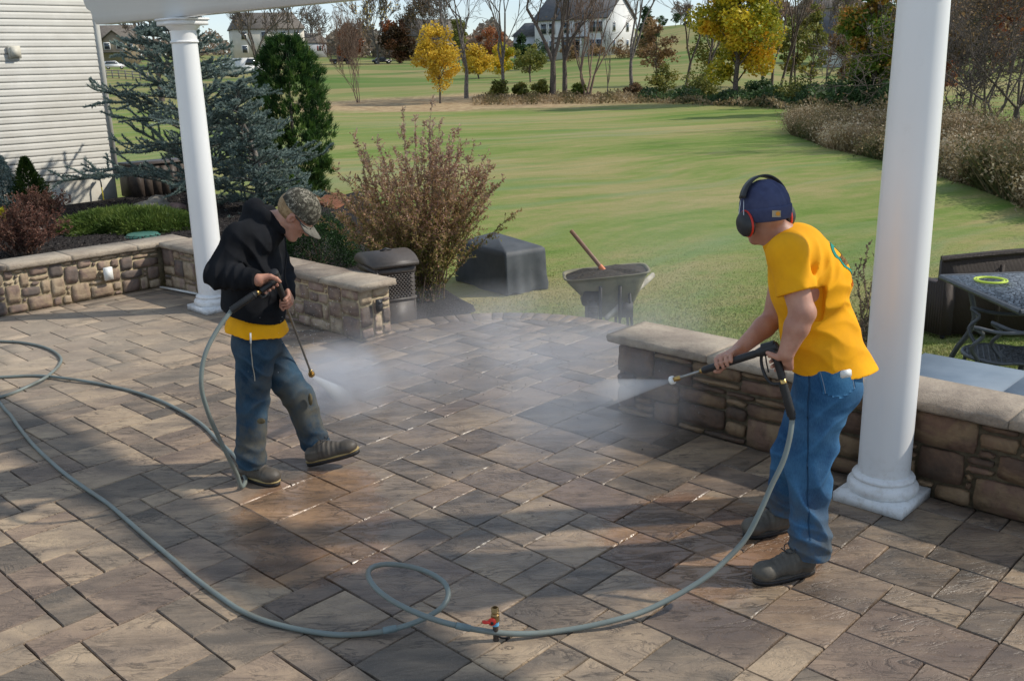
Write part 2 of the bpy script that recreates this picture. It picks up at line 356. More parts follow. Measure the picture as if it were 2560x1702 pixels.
kn = list(map(int, KNOWN.split())); PR = [tuple(kn[k:k + 4]) for k in range(0, len(kn), 4)]
occ = set((i + a, j + b) for i, j, w_, h_ in PR for a in range(w_) for b in range(h_))
rr_ = random.Random(11)
WLN = (C_A - DB * 0.0)
_ch = nrm(RW0 - C_P); _cn = np.array([-_ch[1], _ch[0]])
def beyond(p): return (np.asarray(p) - C_P) @ _cn
def inside(p):          # on the paved side of the walls, inside the round end
    q = np.asarray(p) - C_A
    a = q @ DA; b = q @ DB
    if b > -0.0 and a < 3.09: return False       # behind the back-left wall
    if a < -0.02 and True: return False          # behind the left wall
    r = np.asarray(p) - RW0
    if r @ DB > .0 and r @ DA > -.02: return False
    if beyond(p) > .02 and np.linalg.norm(np.asarray(p) - ACC) > ACR - .02: return False
    return p[1] > .2
ia = int((C_A @ DA - A0) / UN) - 1
for j in range(-34, 62):
    for i in range(-62, 30):
        if (i, j) in occ: continue
        c = gij(i + .5, j + .5)
        if not (inside(c) or inside(gij(i, j)) or inside(gij(i + 1, j + 1))): continue
        opts = [(2, 2), (3, 2), (2, 1), (1, 2), (2, 2), (2, 3), (2, 2)]; rr_.shuffle(opts)
        opts += [(2, 1), (1, 2), (1, 1)]
        for w_, h_ in opts:
            cells = [(i + a, j + b) for a in range(w_) for b in range(h_)]
            if all(q not in occ for q in cells): break
        occ.update(cells); PR.append((i, j, w_, h_))
def clip_poly(P, f):
    out = []
    for k in range(len(P)):
        a, b = P[k], P[(k + 1) % len(P)]; fa, fb = f(a), f(b)
        if fa <= 0: out.append(a)
        if (fa <= 0) != (fb <= 0): out.append(a + (b - a) * (fa / (fa - fb)))
    return out
ex = RW0 - DB * .0
def clipped(i, j, w_, h_, g=.0028):
    e = g / UN; P = [gij(i + e, j + e), gij(i + w_ - e, j + e), gij(i + w_ - e, j + h_ - e), gij(i + e, j + h_ - e)]
    P = clip_poly(P, lambda p: -((p - C_A) @ DA) - .0)
    if not P: return P
    c = sum(P) / len(P)
    if (c - C_A) @ DA < 3.05 and (c - C_A) @ DB > -1: P = clip_poly(P, lambda p: (p - C_A) @ DB)
    elif (c - RW0) @ DA > 0.0: P = clip_poly(P, lambda p: (p - RW0) @ DB)
    else:
        R = ACR - .235
        P2 = []
        if max(np.linalg.norm(p - ACC) for p in P) > R and beyond(c) > -.45:
            for t in np.linspace(-1.25, 1.25, 40):
                n = np.array([math.sin(t), math.cos(t)])
                if not P: break
                P = clip_poly(P, lambda p: (p - ACC) @ n - R)
    return P
patio = npmesh('patio', *(lambda P: (np.array([(x, y, z) for z in (-.34, -.012) for x, y in P]),
        [tuple(range(len(P), 2 * len(P)))] + [(k, (k + 1) % len(P), len(P) + (k + 1) % len(P), len(P) + k) for k in range(len(P))]))(
        [tuple(C_A - DB * 12), tuple(C_A - DB * 12 + DA * 11), tuple(RW0 + DA * 6.5), tuple(RW0)] +
        [tuple(ACC + (ACR - .01) * np.array([math.sin(t), math.cos(t)])) for t in np.linspace(1.35, -1.05, 40)] + [tuple(C_P), tuple(C_A)]), SAND, kind='structure')
def dist(pr): c = gij(pr[0] + pr[2] / 2, pr[1] + pr[3] / 2); return c
vis = []
for pr in PR:
    c = dist(pr); d = v3(c) - EYE; zc = d @ FW
    if zc < .8: vis.append((1e9, pr)); continue
    x = CX + FP * (d @ CR) / zc; y = CY - FP * (d @ CU) / zc
    inv = -120 < x < 2680 and y < 1800
    vis.append(((zc if inv else 1e5 + zc) / math.sqrt(pr[2] * pr[3] / 4), pr))
vis.sort(key=lambda t: t[0])
SHARED = {}
def paver_mesh(w_, h_, var):
    key = (w_, h_, var)
    if key in SHARED: return SHARED[key]
    e = .0028; b = .0035; W, Hh = w_ * UN - 2 * e, h_ * UN - 2 * e; r2 = random.Random(w_ * 100 + h_ * 10 + var)
    j = lambda s=.0022: r2.uniform(-s, s)
    def ring(ins, z, n=3):
        P = []
        cs = [(-W / 2 + ins, -Hh / 2 + ins), (W / 2 - ins, -Hh / 2 + ins), (W / 2 - ins, Hh / 2 - ins), (-W / 2 + ins, Hh / 2 - ins)]
        for k in range(4):
            a, c_ = cs[k], cs[(k + 1) % 4]
            for t in (0, .33, .67): P.append((a[0] + (c_[0] - a[0]) * t + j(), a[1] + (c_[1] - a[1]) * t + j(), z + (j(.0006) if z > -.01 else 0)))
        return P
    R0, R1, R2_ = ring(0, -.06), ring(0, -.006), ring(b, 0.0)
    R3 = [(x * .62, y * .62, 0.0 + j(.0005)) for x, y, z in R2_]
    V = R0 + R1 + R2_ + R3; F = []
    for L in range(3):
        for k in range(12): F.append((L * 12 + k, L * 12 + (k + 1) % 12, (L + 1) * 12 + (k + 1) % 12, (L + 1) * 12 + k))
    F.append(tuple(36 + k for k in range(12)))
    me = bpy.data.meshes.new('paver'); me.from_pydata(V, [], F); me.update()
    me.materials.append(PAV)
    SHARED[key] = me; return me
cnt = 0; rest = []
ang = YA
for sc_, pr in vis:
    i, j, w_, h_ = pr
    P = clipped(*pr)
    full = len(P) == 4 and abs(sum(P[k][0] * P[(k + 1) % 4][1] - P[k][1] * P[(k + 1) % 4][0] for k in range(4)) / 2) > .9 * w_ * h_ * UN ** 2
    if cnt < 300 and sc_ < 1e4 and full:
        o = bpy.data.objects.new('paver', paver_mesh(w_, h_, rr_.randrange(3))); COL.objects.link(o); o.parent = patio
        c = gij(i + w_ / 2, j + h_ / 2); o.location = (c[0], c[1], rr_.uniform(-.0012, .0012)); o.rotation_euler = (rr_.uniform(-.003, .003), rr_.uniform(-.003, .003), ang)
        WO[o.name] = np.zeros(3); cnt += 1
    elif len(P) >= 3 and sc_ < 9e8: rest.append(P)
V = []; F = []; RN = []
def slab(P, zt=0.0):
    n = len(P); b0 = len(V); c = sum(P) / n
    rv = random.random()
    for q, z in ((P, -.05), (P, zt - .006), ([p + nrm(c - p) * .008 for p in P], zt)):
        for p in q: V.append((p[0], p[1], z)); RN.append(rv)
    for L in range(2):
        for k in range(n): F.append((b0 + L * n + k, b0 + L * n + (k + 1) % n, b0 + (L + 1) * n + (k + 1) % n, b0 + (L + 1) * n + k))
    F.append(tuple(b0 + 2 * n + k for k in range(n)))
for P in rest: slab(P, random.uniform(-.0015, .0015))
o = npmesh('pavers', V, F, PAVS, patio, rnd=RN, kind='stuff')
# curved border course round the end of the patio
t = -1.02
while t < 1.28:
    dt = random.choice((.1, .14, .17)) / 1.0 * .75; V = []; F = []; RN = []
    e = .002
    P = [ACC + R * np.array([math.sin(a), math.cos(a)]) for R, a in ((ACR - .23, t + e), (ACR, t + e), (ACR + .004, t + dt / 2), (ACR, t + dt - e), (ACR - .23, t + dt - e), (ACR - .227, t + dt / 2))]
    c = ACC + (ACR - .1) * np.array([math.sin(t + dt / 2), math.cos(t + dt / 2)])
    if (c - C_P) @ DA > -.05 and not ((c - RW0) @ DA > .3 and (c - RW0) @ DB < .3):
        slab(P); o = npmesh('border_paver', V, F, PAVS, patio, rnd=RN)
    t += dt

# ================================================================ STONE WALLS
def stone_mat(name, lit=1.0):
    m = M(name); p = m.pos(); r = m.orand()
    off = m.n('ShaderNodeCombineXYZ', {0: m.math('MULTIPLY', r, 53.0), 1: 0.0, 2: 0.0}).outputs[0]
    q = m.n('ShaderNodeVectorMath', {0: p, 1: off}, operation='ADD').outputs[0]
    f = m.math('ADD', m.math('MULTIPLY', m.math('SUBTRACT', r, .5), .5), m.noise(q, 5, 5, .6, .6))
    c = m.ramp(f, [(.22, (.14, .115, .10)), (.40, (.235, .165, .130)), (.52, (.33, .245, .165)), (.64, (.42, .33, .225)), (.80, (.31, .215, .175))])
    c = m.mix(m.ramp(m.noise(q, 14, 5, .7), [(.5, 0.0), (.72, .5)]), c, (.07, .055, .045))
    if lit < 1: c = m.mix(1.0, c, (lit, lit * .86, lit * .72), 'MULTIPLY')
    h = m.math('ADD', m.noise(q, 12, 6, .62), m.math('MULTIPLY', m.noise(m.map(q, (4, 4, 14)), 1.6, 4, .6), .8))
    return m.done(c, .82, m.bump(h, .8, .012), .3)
STONE = stone_mat('wall_stone'); STONED = stone_mat('shaded_damp_stone', .52)  # second copy browner and darker: right wall's shade and damp put into the colour
MORT = simple('mortar', (.38, .31, .20), .95, .22, 30, .5, .004)
def cap_mat():
    m = M('cap_stone'); p = m.pos(); f = m.math('ADD', m.math('MULTIPLY', m.orand(), .25), m.noise(p, 3.2, 6, .6, .4))
    c = m.ramp(f, [(.38, (.17, .135, .108)), (.58, (.30, .245, .19)), (.8, (.43, .36, .275))])
    c = m.mix(m.ramp(m.noise(p, 60, 4, .7), [(.52, 0.0), (.7, .4)]), c, (.12, .095, .075))
    return m.done(c, .8, m.bump(m.math('ADD', m.noise(p, 20, 7, .7), m.math('MULTIPLY', m.noise(p, 120, 2), .3)), .9, .012), .3)
CAP = cap_mat()
def ashlar(L, Hh, seed, smin=.11, smax=.30, rows=(.055, .15)):
    """random squared rubble: shelf packing with some tall stones"""
    r = random.Random(seed); u = .045; nx = max(2, round(L / u)); nz = max(2, round(Hh / u)); g = [[0] * nx for _ in range(nz)]; out = []
    for z in range(nz):
        for x in range(nx):
            if g[z][x]: continue
            for _ in range(12):
                hh = r.choice((1, 2, 2, 3, 3, 4)); ww = max(2, int(r.uniform(smin, smax) / u)); ww = max(ww, hh - 1)
                hh = min(hh, nz - z); ww = min(ww, nx - x)
                if nz - z - hh == 0 or nz - z - hh >= 1:
                    pass
                if all(not g[z + b][x + a] for b in range(hh) for a in range(ww)) and ww >= 2: break
            else:
                ww = 1
                while x + ww < nx and not g[z][x + ww] and ww < 4: ww += 1
                hh = 1
            if nx - (x + ww) == 1 and not g[z][x + ww]: ww = min(ww + 1, nx - x)
            for b in range(hh):
                for a in range(ww):
                    if not g[z + b][x + a]: g[z + b][x + a] = 1
            out.append((x * L / nx, z * Hh / nz, ww * L / nx, hh * Hh / nz))
    return out
def stone_mesh(org, ex_, ez, en, w_, h_, seed, depth=.018, gap=.010):
    r = random.Random(seed); nx = 4; nz = 3; V = []; F = []
    ja = lambda s: r.uniform(-s, s)
    for k, (dp, ins) in enumerate(((-.02, 0), (.4, 0), (1, .014))):
        pass
    w2, h2 = w_ - 2 * gap, h_ - 2 * gap
    corner = [(ja(.01), ja(.008)) for _ in range(4)]
    grid = {}
    for a in range(nx + 1):
        for b in range(nz + 1):
            s_, t_ = a / nx, b / nz
            edge = a in (0, nx) or b in (0, nz); cn = a in (0, nx) and b in (0, nz)
            px_ = gap + w2 * s_ + (ja(.006) if not cn else 0); pz_ = gap + h2 * t_ + (ja(.005))
            if cn: px_ += (.004 if a == 0 else -.004); pz_ += (.003 if b == 0 else -.003)
            d = depth * ((.72 if edge else 1.0) + ja(.16)); d = d * (.9 if cn else 1)
            grid[a, b] = len(V); V.append(org + ex_ * px_ + ez * pz_ + en * d)
    for a in range(nx):
        for b in range(nz): F.append((grid[a, b], grid[a + 1, b], grid[a + 1, b + 1], grid[a, b + 1]))
    loop = [(a, 0) for a in range(nx)] + [(nx, b) for b in range(nz)] + [(a, nz) for a in range(nx, 0, -1)] + [(0, b) for b in range(nz, 0, -1)]
    base = len(V)
    for q in loop:
        v = V[grid[q]]; V.append(v - en * ((v - org) @ en) - en * .015)
    n = len(loop)
    for k in range(n): F.append((grid[loop[k]], base + k, base + (k + 1) % n, grid[loop[(k + 1) % n]]))
    return V, F
def face_stones(p0, ex2, L, Hh, n2, seed, parent, smin=.11, smax=.30, depth=.018, skip=None, mat=None):
    ex_ = v3(ex2); ez = np.array([0, 0, 1.0]); en = v3(n2); org = v3(p0)
    for k, (x, z, w_, h_) in enumerate(ashlar(L, Hh, seed, smin, smax)):
        V, F = stone_mesh(org + ex_ * x + ez * z, ex_, ez, en, w_, h_, seed * 999 + k, depth)
        if np.cross(ex_, ez) @ en < 0: F = [f[::-1] for f in F]
        npmesh('stone', V, F, mat or STONE, parent, smooth=False)
def cap_run(p0, d2, n2, L, width, zt, th, parent, seed, front_over=.045, lens=(.55, .95)):
    r = random.Random(seed); x = 0; d3, n3 = v3(d2), v3(n2)
    while x < L - .02:
        l = min(r.uniform(*lens), L - x)
        if L - x - l < .25: l = L - x
        m_ = max(6, int(l / .035)); V = []; F = []
        zt_ = zt + r.uniform(-.002, .002)
        prof_n = 7
        for a in range(m_ + 1):
            s_ = x + .002 + (l - .004) * a / m_; e1 = r.uniform(-.010, .006); e2 = r.uniform(-.012, .004); e3 = r.uniform(-.008, .004)
            ed = .006 if a in (0, m_) else 0
            pr = [(front_over - .010 + e3, zt_ - th), (front_over + e1, zt_ - th * .75), (front_over + .002 + e2, zt_ - th * .28), (front_over - .004 + e3 * .6, zt_ - ed * .3), (-width / 2 + front_over, zt_), (-width + front_over + .008, zt_), (-width + front_over, zt_ - th)]
            for q, z in pr: V.append(v3(p0) * [1, 1, 0] + d3 * s_ + n3 * q + np.array([0, 0, z]))
        for a in range(m_):
            for b in range(prof_n): F.append((a * prof_n + b, a * prof_n + (b + 1) % prof_n, (a + 1) * prof_n + (b + 1) % prof_n, (a + 1) * prof_n + b))
        F += [tuple(range(prof_n - 1, -1, -1)), tuple(m_ * prof_n + b for b in range(prof_n))]
        if np.cross(d3, n3)[2] > 0: F = [f[::-1] for f in F]
        npmesh('cap_stone', V, F, CAP, parent); x += l
WH = .405; TH = .05
# left wall with its return to the pillar
wl = empty('stone_wall', v3(C_A), 'L-shaped low stone seat wall beside the mulch bed, white outlet cover on its sunlit face', 'stone wall')
Lw = 5.2; pL = C_A - DB * Lw
mb = MB(); mb.box(v3(C_A - DB * (Lw / 2 - .15) - DA * .155, WH / 2 - .02), (Lw + .3, .30, WH + .03), [v3(DB), v3(-DA), [0, 0, 1]])
mb.box(v3(C_A + DA * 1.62 + DB * .155, WH / 2 - .02), (3.2, .30, WH + .03), [v3(DA), v3(DB), [0, 0, 1]])
mb.build('mortar_core', MORT, wl)
face_stones(C_A - DB * Lw, DB, Lw - .03, WH, DA, 21, wl, .10, .26, .010)
face_stones(C_A + DA * .03, DA, 3.19, WH, -DB, 22, wl, .12, .30, .010)
face_stones(C_A + DA * 3.22, DB, .31, WH, DA, 23, wl, .10, .16, .012)
face_stones(C_A + DA * .3 + DB * .31, DA, 2.9, WH, DB, 24, wl, .14, .34)
cap_run(C_A - DB * Lw, DB, DA, Lw + .31, .39, WH + TH, TH, wl, 5)
cap_run(C_A + DA * .058, DA, -DB, 3.23, .385, WH + TH + .001, TH, wl, 6)
WHITE = simple('white_plastic', (.78, .78, .74), .4, .03, 8, .05)
DARK = simple('dark_plastic', (.03, .03, .032), .45, .15, 20, .1)
pO = gz(267, 685, .25)   # outlet on the left wall face
tO = ((gy(267, 682, 1.0)[:2]))
d_ = ray(267, 683); q_ = C_A + DA * .02
tt = ((q_ - 0) @ DA) / (d_[:2] @ DA); pO = EYE + d_ * tt
mb = MB(); mb.box(pO + v3(DA) * .03, (.085, .125, .03), [v3(DB), [0, 0, 1], v3(DA)]); mb.box(pO + v3(DA) * .047, (.075, .11, .012), [v3(DB), [0, 0, 1], v3(DA)])
mb.build('outlet_cover', WHITE, wl, bevel=.004)
e_ = C_A + DA * 3.26 + DB * .17
mb = MB(); mb.box(v3(e_, .26), (.06, .1, .02), [v3(DB), [0, 0, 1], v3(DA)]); mb.box(v3(e_, .285) + v3(DA) * .012, (.045, .02, .012), [v3(DB), [0, 0, 1], v3(DA)])
mb.build('step_light', DARK, wl, bevel=.003)
# right wall
WR = .44
wr = empty('stone_wall', v3(RW0), 'long low stone seat wall behind the man in the yellow shirt and the right column', 'stone wall')
LR = 5.0
MB().box(v3(RW0 + DA * (LR / 2 + .03) + DB * .16, WR / 2 - .02), (LR - .06, .30, WR + .03), [v3(DA), v3(DB), [0, 0, 1]]).build('mortar_core', simple('dark_mortar', (.13, .10, .06), .95, .22, 30, .5, .004), wr)  # darker copy of the mortar for the right wall
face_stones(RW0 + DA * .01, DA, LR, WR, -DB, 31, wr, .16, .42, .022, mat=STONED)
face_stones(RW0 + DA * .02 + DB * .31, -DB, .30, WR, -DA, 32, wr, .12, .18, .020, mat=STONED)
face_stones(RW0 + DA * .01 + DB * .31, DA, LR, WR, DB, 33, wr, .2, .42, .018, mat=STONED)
cap_run(RW0 - DA * .05, DA, -DB, LR, .40, WR + TH, TH, wr, 8, lens=(.6, 1.1))

# ================================================================ COLUMNS AND BEAM
def vinyl():
    m = M('white_paint'); p = m.obj()
    c = m.ramp(m.noise(p, 1.5, 3), [(.3, (.74, .74, .73)), (.7, (.80, .80, .79))])
    c = m.mix(m.ramp(m.noise(p, 9, 6, .7), [(.60, 0.0), (.80, .25)]), c, (.55, .53, .48))
    zz_ = m.n('ShaderNodeSeparateXYZ', {0: m.pos()}).outputs[2]
    c = m.mix(m.math('MULTIPLY', m.ramp(zz_, [(.02, 1.0), (.30, 0.0)]), m.ramp(m.noise(m.pos(), 26, 6, .7), [(.48, 0.0), (.70, .6)])), c, (.42, .37, .30))
    return m.done(c, .34, m.bump(m.noise(p, 60, 2), .04, .001), .5)
VIN = vinyl()
HC = 2.53
def column(c, label):
    o = empty('column', v3(c), label, 'column', 'round white columns holding up the pergola beam')
    ax = [v3(DA), v3(DB), [0, 0, 1]]
    MB().box(v3(c, .026), (.34, .34, .052), ax).build('plinth', VIN, o, bevel=.003)
    MB().lathe(v3(c, .052), [(.152, 0), (.161, .010), (.166, .026), (.164, .042), (.153, .056), (.142, .064), (.140, .068), (.145, .072), (.146, .080), (.141, .088), (.132, .092), (.127, .098)], 48).build('base_ring', VIN, o, smooth=True, angle=.9)
    n = 14; prof = [(.120 - .014 * (max(0, k / n - .3) / .7) ** 1.5, .125 + (HC - .21 - .125) * k / n) for k in range(n + 1)]
    MB().lathe(v3(c, 0), prof, 48).build('shaft', VIN, o, smooth=True, angle=.9)
    MB().lathe(v3(c, HC - .21), [(.107, -.004), (.116, 0), (.120, .008), (.116, .016), (.107, .02), (.107, .10), (.114, .104), (.120, .112), (.130, .122), (.140, .134), (.140, .14)], 48).build('capital', VIN, o, smooth=True, angle=.9)
    MB().box(v3(c, HC - .05), (.31, .31, .04), ax).box(v3(c, HC - .0205), (.33, .33, .018), ax).build('abacus', VIN, o, bevel=.003)
    return o
PCL = np.array([-2.712, 8.70]); PCR = np.array([1.785, 4.385])
column(PCL, 'farther white column, standing in front of the blue cedar left of the man in the hoodie')
column(PCR, 'nearer and larger white column, beside the man in the yellow shirt')
bd_ = nrm(PCR - PCL); bn_ = np.array([-bd_[1], bd_[0]])
beam = empty('pergola_beam', v3(PCL, HC), 'long white pergola beam with a scrolled end, resting on top of the columns', 'beam')
e0 = 1.52
pf = [(-e0 - .0, .07), (-e0 - .02, .12), (-e0 - .10, .15), (-e0 - .14, .21), (-e0 - .15, .25), (-e0 - .22, .26), (-e0 - .22, .275), (8.5, .275), (8.5, 0), (-e0 + .06, 0)]
MB().prism(pf, v3(bd_), [0, 0, 1], v3(PCL - bn_ * .075, HC), v3(bn_) * .15).build('beam_board', VIN, beam, bevel=.002)
MB().box(v3(PCL + bd_ * 3.45, HC + .285), (9.9, .17, .015), [v3(bd_), v3(bn_), [0, 0, 1]]).build('top_board', VIN, beam)
st_ = gz(403, 719, .01); st2 = gz(498, 737, .01)
o = MB().box((st_ + st2) / 2 + [0, 0, .008], (np.linalg.norm(st2 - st_), .035, .014), [nrm(st2 - st_), np.cross([0, 0, 1], nrm(st2 - st_)), [0, 0, 1]]).build('trim_strip', WHITE)
tag(o, 'thin white plastic strip lying on the pavers at the foot of the wall behind the far column', 'trim strip')
# ================================================================ NEAR HOUSE WITH SIDING, MULCH BED
HCN = gz(300, 495, 0.0)[:2]                       # house corner on the ground
house = empty('siding_house', v3(HCN), 'tall house wall of cream horizontal siding above a pale foundation at the left edge', 'house')
SID = simple('cream_siding', (.60, .585, .54), .5, .04, 3, .12, .001, spec=.4, dirt=(.52, .50, .45), ds=1.2)
FND = simple('foundation_render', (.52, .50, .44), .9, .12, 6, .5, .004, dirt=(.33, .30, .25))
SL = 7.0; zb = topz(298, 437, HCN) ; hn = DA
MB().box(v3(HCN - DB * (SL / 2 + .02) - DA * 1.5, zb / 2 - .2), (SL - .04, 3.0, zb + .36), [v3(DB), v3(DA), [0, 0, 1]]).build('foundation', FND, house)
MB().box(v3(HCN - DB * (SL / 2 + .03) - DA * 1.53, zb + 2.6), (SL - .08, 2.98, 5.2), [v3(DB), v3(DA), [0, 0, 1]]).build('wall', SID, house)
k = 0; zz = zb; LAP = .106
while zz < 4.6:
    o_ = .014; pf = [(0, 0), (.020, .002), (.019, .03), (.0165, .05), (.018, .055), (.012, LAP - .002), (0, LAP - .002)]
    MB().prism([(a + o_ * .3, b) for a, b in pf], v3(DA), [0, 0, 1], v3(HCN - DB * SL, zz), v3(DB) * (SL - .05)).build('siding_board', SID, house); zz += LAP; k += 1
MB().box(v3(HCN - DB * .02 - DA * .04, zb + 2.6), (.10, .14, 5.2), [v3(DB), v3(DA), [0, 0, 1]]).build('corner_trim', SID, house, bevel=.005)
def onwall(x, y, off=.03):
    d_ = ray(x, y); q = HCN + DA * off; t_ = (q @ DA) / (d_[:2] @ DA); return EYE + d_ * t_
pv = onwall(36, 131, .05); axw = [v3(DB), [0, 0, 1], v3(DA)]
MB().box(pv, (.19, .19, .03), axw).box(pv + v3(DA) * .03, (.13, .15, .04), axw).build('vent_cover', simple('vent_plastic', (.60, .56, .46), .5, .04), house, bevel=.006)
sp = onwall(245, 450, .03)
BRASS = M('brass').done((.50, .33, .12), .32, metal=1.0)
MB().tube([sp, sp + v3(DA) * .08, sp + v3(DA) * .1 - [0, 0, .04], sp + v3(DA) * .1 - [0, 0, .12]], .012).tube([sp + v3(DA) * .05 + [0, 0, .05], sp + v3(DA) * .06 + [0, 0, .0]], .02).build('outdoor_tap', DARK, house)
yh = [sp + v3(DA) * .1 - [0, 0, .1], sp + v3(DA) * .11 - [0, 0, .3], sp + v3(DA) * .12 - [0, 0, .45], sp + v3(DA) * .2 + v3(DB) * .1 - [0, 0, .52]]
tag(MB().tube(spline(yh, 14), .011).build('garden_hose', simple('yellow_rubber', (.62, .50, .05), .5)), 'thin yellow garden hose hanging from the tap on the foundation of the siding house', 'hose')

# mulch bed between wall and house
def mulch_mat():
    m = M('dark_mulch'); p = m.pos(); n = m.noise(p, 55, 4, .7); v = m.n('ShaderNodeTexVoronoi', {'Vector': p, 'Scale': 60.0}).outputs['Distance']
    c = m.ramp(n, [(.38, (.012, .011, .011)), (.55, (.040, .034, .032)), (.70, (.16, .135, .12))])
    return m.done(c, .95, m.bump(m.math('ADD', v, n), .9, .03), .15)
MULCH = mulch_mat()
def sheet(name, poly, z, mat, n=46, bumpy=.02, **kw):
    poly = [np.asarray(p, float) for p in poly]; lo = np.min(poly, 0); hi = np.max(poly, 0)
    cx = sum(poly) / len(poly); V = []; F = []; R = 14; m_ = len(poly)
    P = []
    for k in range(m_):
        a, b = poly[k], poly[(k + 1) % m_]
        for t in range(8): P.append(a + (b - a) * t / 8)
    q = len(P)
    for r in range(R + 1):
        f = 1 - (r / (R + 1))
        for p in P:
            w_ = cx + (p - cx) * f; e = (0 if r else -.18)
            V.append((w_[0], w_[1], z + e + (math.sin(w_[0] * 5.1 + w_[1] * 3) * math.sin(w_[1] * 4.3) * bumpy if r else 0)))
    for r in range(R):
        for k in range(q): F.append((r * q + k, r * q + (k + 1) % q, (r + 1) * q + (k + 1) % q, (r + 1) * q + k))
    F.append(tuple(R * q + k for k in range(q)))
    return npmesh(name, V, F, mat, smooth=True, **kw)
CE = C_A + DB * .33
bed = sheet('mulch_bed', [C_A - DA * .30 - DB * 6, C_A - DA * .30 + DB * .33, C_A - DA * 1.1 + DB * 1.9, C_A - DA * 2.8 + DB * 3.5, C_A - DA * 5.2 + DB * 4.4, HCN + DB * 1.5 + DA * .2, HCN - DB * .1 - DA * .1, HCN - DB * 7.0 - DA * .1], .02, MULCH, kind='structure')
bed2 = sheet('mulch_bed', [gz(700, 640, -.2)[:2], gz(735, 505, -.2)[:2], gz(900, 470, -.2)[:2], gz(960, 545, -.2)[:2], gz(1010, 640, -.2)[:2], gz(1080, 700, -.2)[:2], gz(1210, 775, -.2)[:2], C_P + DB * .4, C_A + DA * 1.2 + DB * .35], -.205, MULCH, bumpy=.01, kind='structure')
reds = sheet('red_mulch', [gz(770, 500, -.17)[:2], gz(790, 480, -.17)[:2], gz(850, 478, -.17)[:2], gz(880, 500, -.17)[:2], gz(840, 520, -.17)[:2]], -.17, simple('red_wood_mulch', (.30, .12, .06), .95, .3, 40, .9, .03), kind='structure')

# wood chips scattered over the mulch: stuff
def chips(name, poly, z, n, mat, s=.03):
    poly = np.array([np.asarray(p)[:2] for p in poly]); lo, hi = poly.min(0), poly.max(0); out = []
    while len(out) < n:
        P = RNG.uniform(lo, hi, (n * 2, 2)); ins = np.zeros(len(P), bool)
        for k in range(len(poly)):
            a, b = poly[k - 1], poly[k]
            c_ = ((a[1] > P[:, 1]) != (b[1] > P[:, 1])) & (P[:, 0] < (b[0] - a[0]) * (P[:, 1] - a[1]) / (b[1] - a[1] + 1e-12) + a[0]); ins ^= c_
        out += list(P[ins])
    P = np.array(out[:n]); V, F, R = cards(np.c_[P, np.full(n, z) + RNG.uniform(0, .02, n)], None, s, s * .35, up=.5)
    return npmesh(name, V, F, mat, rnd=R, kind='stuff')
def cards(P, D, L, Wd, up=None, jit=.4, tri=False, rnd=None):
    """leaf-shaped cards at points P along directions D (random when None)"""
    P = np.asarray(P, float); n = len(P)
    if D is None:
        D = RNG.normal(size=(n, 3));
        if up is not None: D[:, 2] *= up
    D = D / (np.linalg.norm(D, axis=1)[:, None] + 1e-9)
    Q = RNG.normal(size=(n, 3)); Sx = np.cross(D, Q); Sx /= (np.linalg.norm(Sx, axis=1)[:, None] + 1e-9)
    L = np.asarray(L) * RNG.uniform(1 - jit, 1 + jit, n); W_ = np.asarray(Wd) * RNG.uniform(1 - jit, 1 + jit, n)
    a = P; b = P + D * (L * .5)[:, None] + Sx * (W_ * .5)[:, None]; c = P + D * L[:, None]; d = P + D * (L * .5)[:, None] - Sx * (W_ * .5)[:, None]
    R = RNG.uniform(0, 1, n) if rnd is None else rnd
    if tri:
        V = np.stack([P - Sx * (W_ * .5)[:, None], P + Sx * (W_ * .5)[:, None], c], 1).reshape(-1, 3); F = np.arange(n * 3).reshape(n, 3)
        return V, F, np.repeat(R, 3)
    V = np.stack([a, b, c, d], 1).reshape(-1, 3); F = np.arange(n * 4).reshape(n, 4)
    return V, F, np.repeat(R, 4)
chips('wood_chips', [C_A - DA * .33 - DB * 5, C_A - DA * .33 + DB * .3, C_A - DA * 2.7 + DB * 3.2, HCN + DB * 1.0 + DA * .6, HCN - DB * 6 + DA * .3], .03, 14000, leafmat('wood_chip', [(0, (.015, .013, .013)), (.6, (.05, .042, .04)), (1, (.17, .15, .135))], .9), .045)

# boulders, lids
ROCK = simple('grey_boulder', (.30, .27, .23), .9, .3, 6, .8, .02)
ROCKR = simple('pink_boulder', (.34, .22, .19), .9, .3, 6, .8, .02)
def rock(p, r, mat, label, seed):
    bm = bmesh.new(); bmesh.ops.create_icosphere(bm, subdivisions=3, radius=1.0); rs = np.random.default_rng(seed); pl = rs.normal(size=(7, 3)); pl /= np.linalg.norm(pl, axis=1)[:, None]
    for v in bm.verts:
        q = np.array(v.co); s_ = min(1.0, min(.78 / max(q @ n_, .05) if q @ n_ > .6 else 1 for n_ in pl)); v.co = Vector(q * s_ * np.array(r) * (1 + .05 * math.sin(q[0] * 9) * math.sin(q[1] * 8)))
    me = bpy.data.meshes.new('boulder'); bm.to_mesh(me); bm.free(); me.materials.append(mat)
    o = bpy.data.objects.new('boulder', me); COL.objects.link(o); o.location = (p[0], p[1], p[2]); o.rotation_euler = (0, 0, seed); tag(o, label, 'rock'); return o
rock(gz(382, 521, .05), (.34, .22, .13), ROCK, 'larger flat grey boulder in the mulch at the foot of the blue cedar', 3)
rock(gz(440, 520, .05), (.15, .13, .1), ROCKR, 'small pinkish boulder in the mulch right of the flat grey boulder', 4)
rock(gz(395, 507, .12), (.24, .18, .12), ROCK, 'grey boulder lying just behind the larger flat boulder', 5)
rock(gz(75, 573, .05), (.22, .1, .07), simple('white_rock', (.62, .60, .55), .9), 'small white rock among the red barberry leaves at the left', 6)
GRN = simple('green_plastic', (.055, .155, .120), .5, .1, 6, .1)
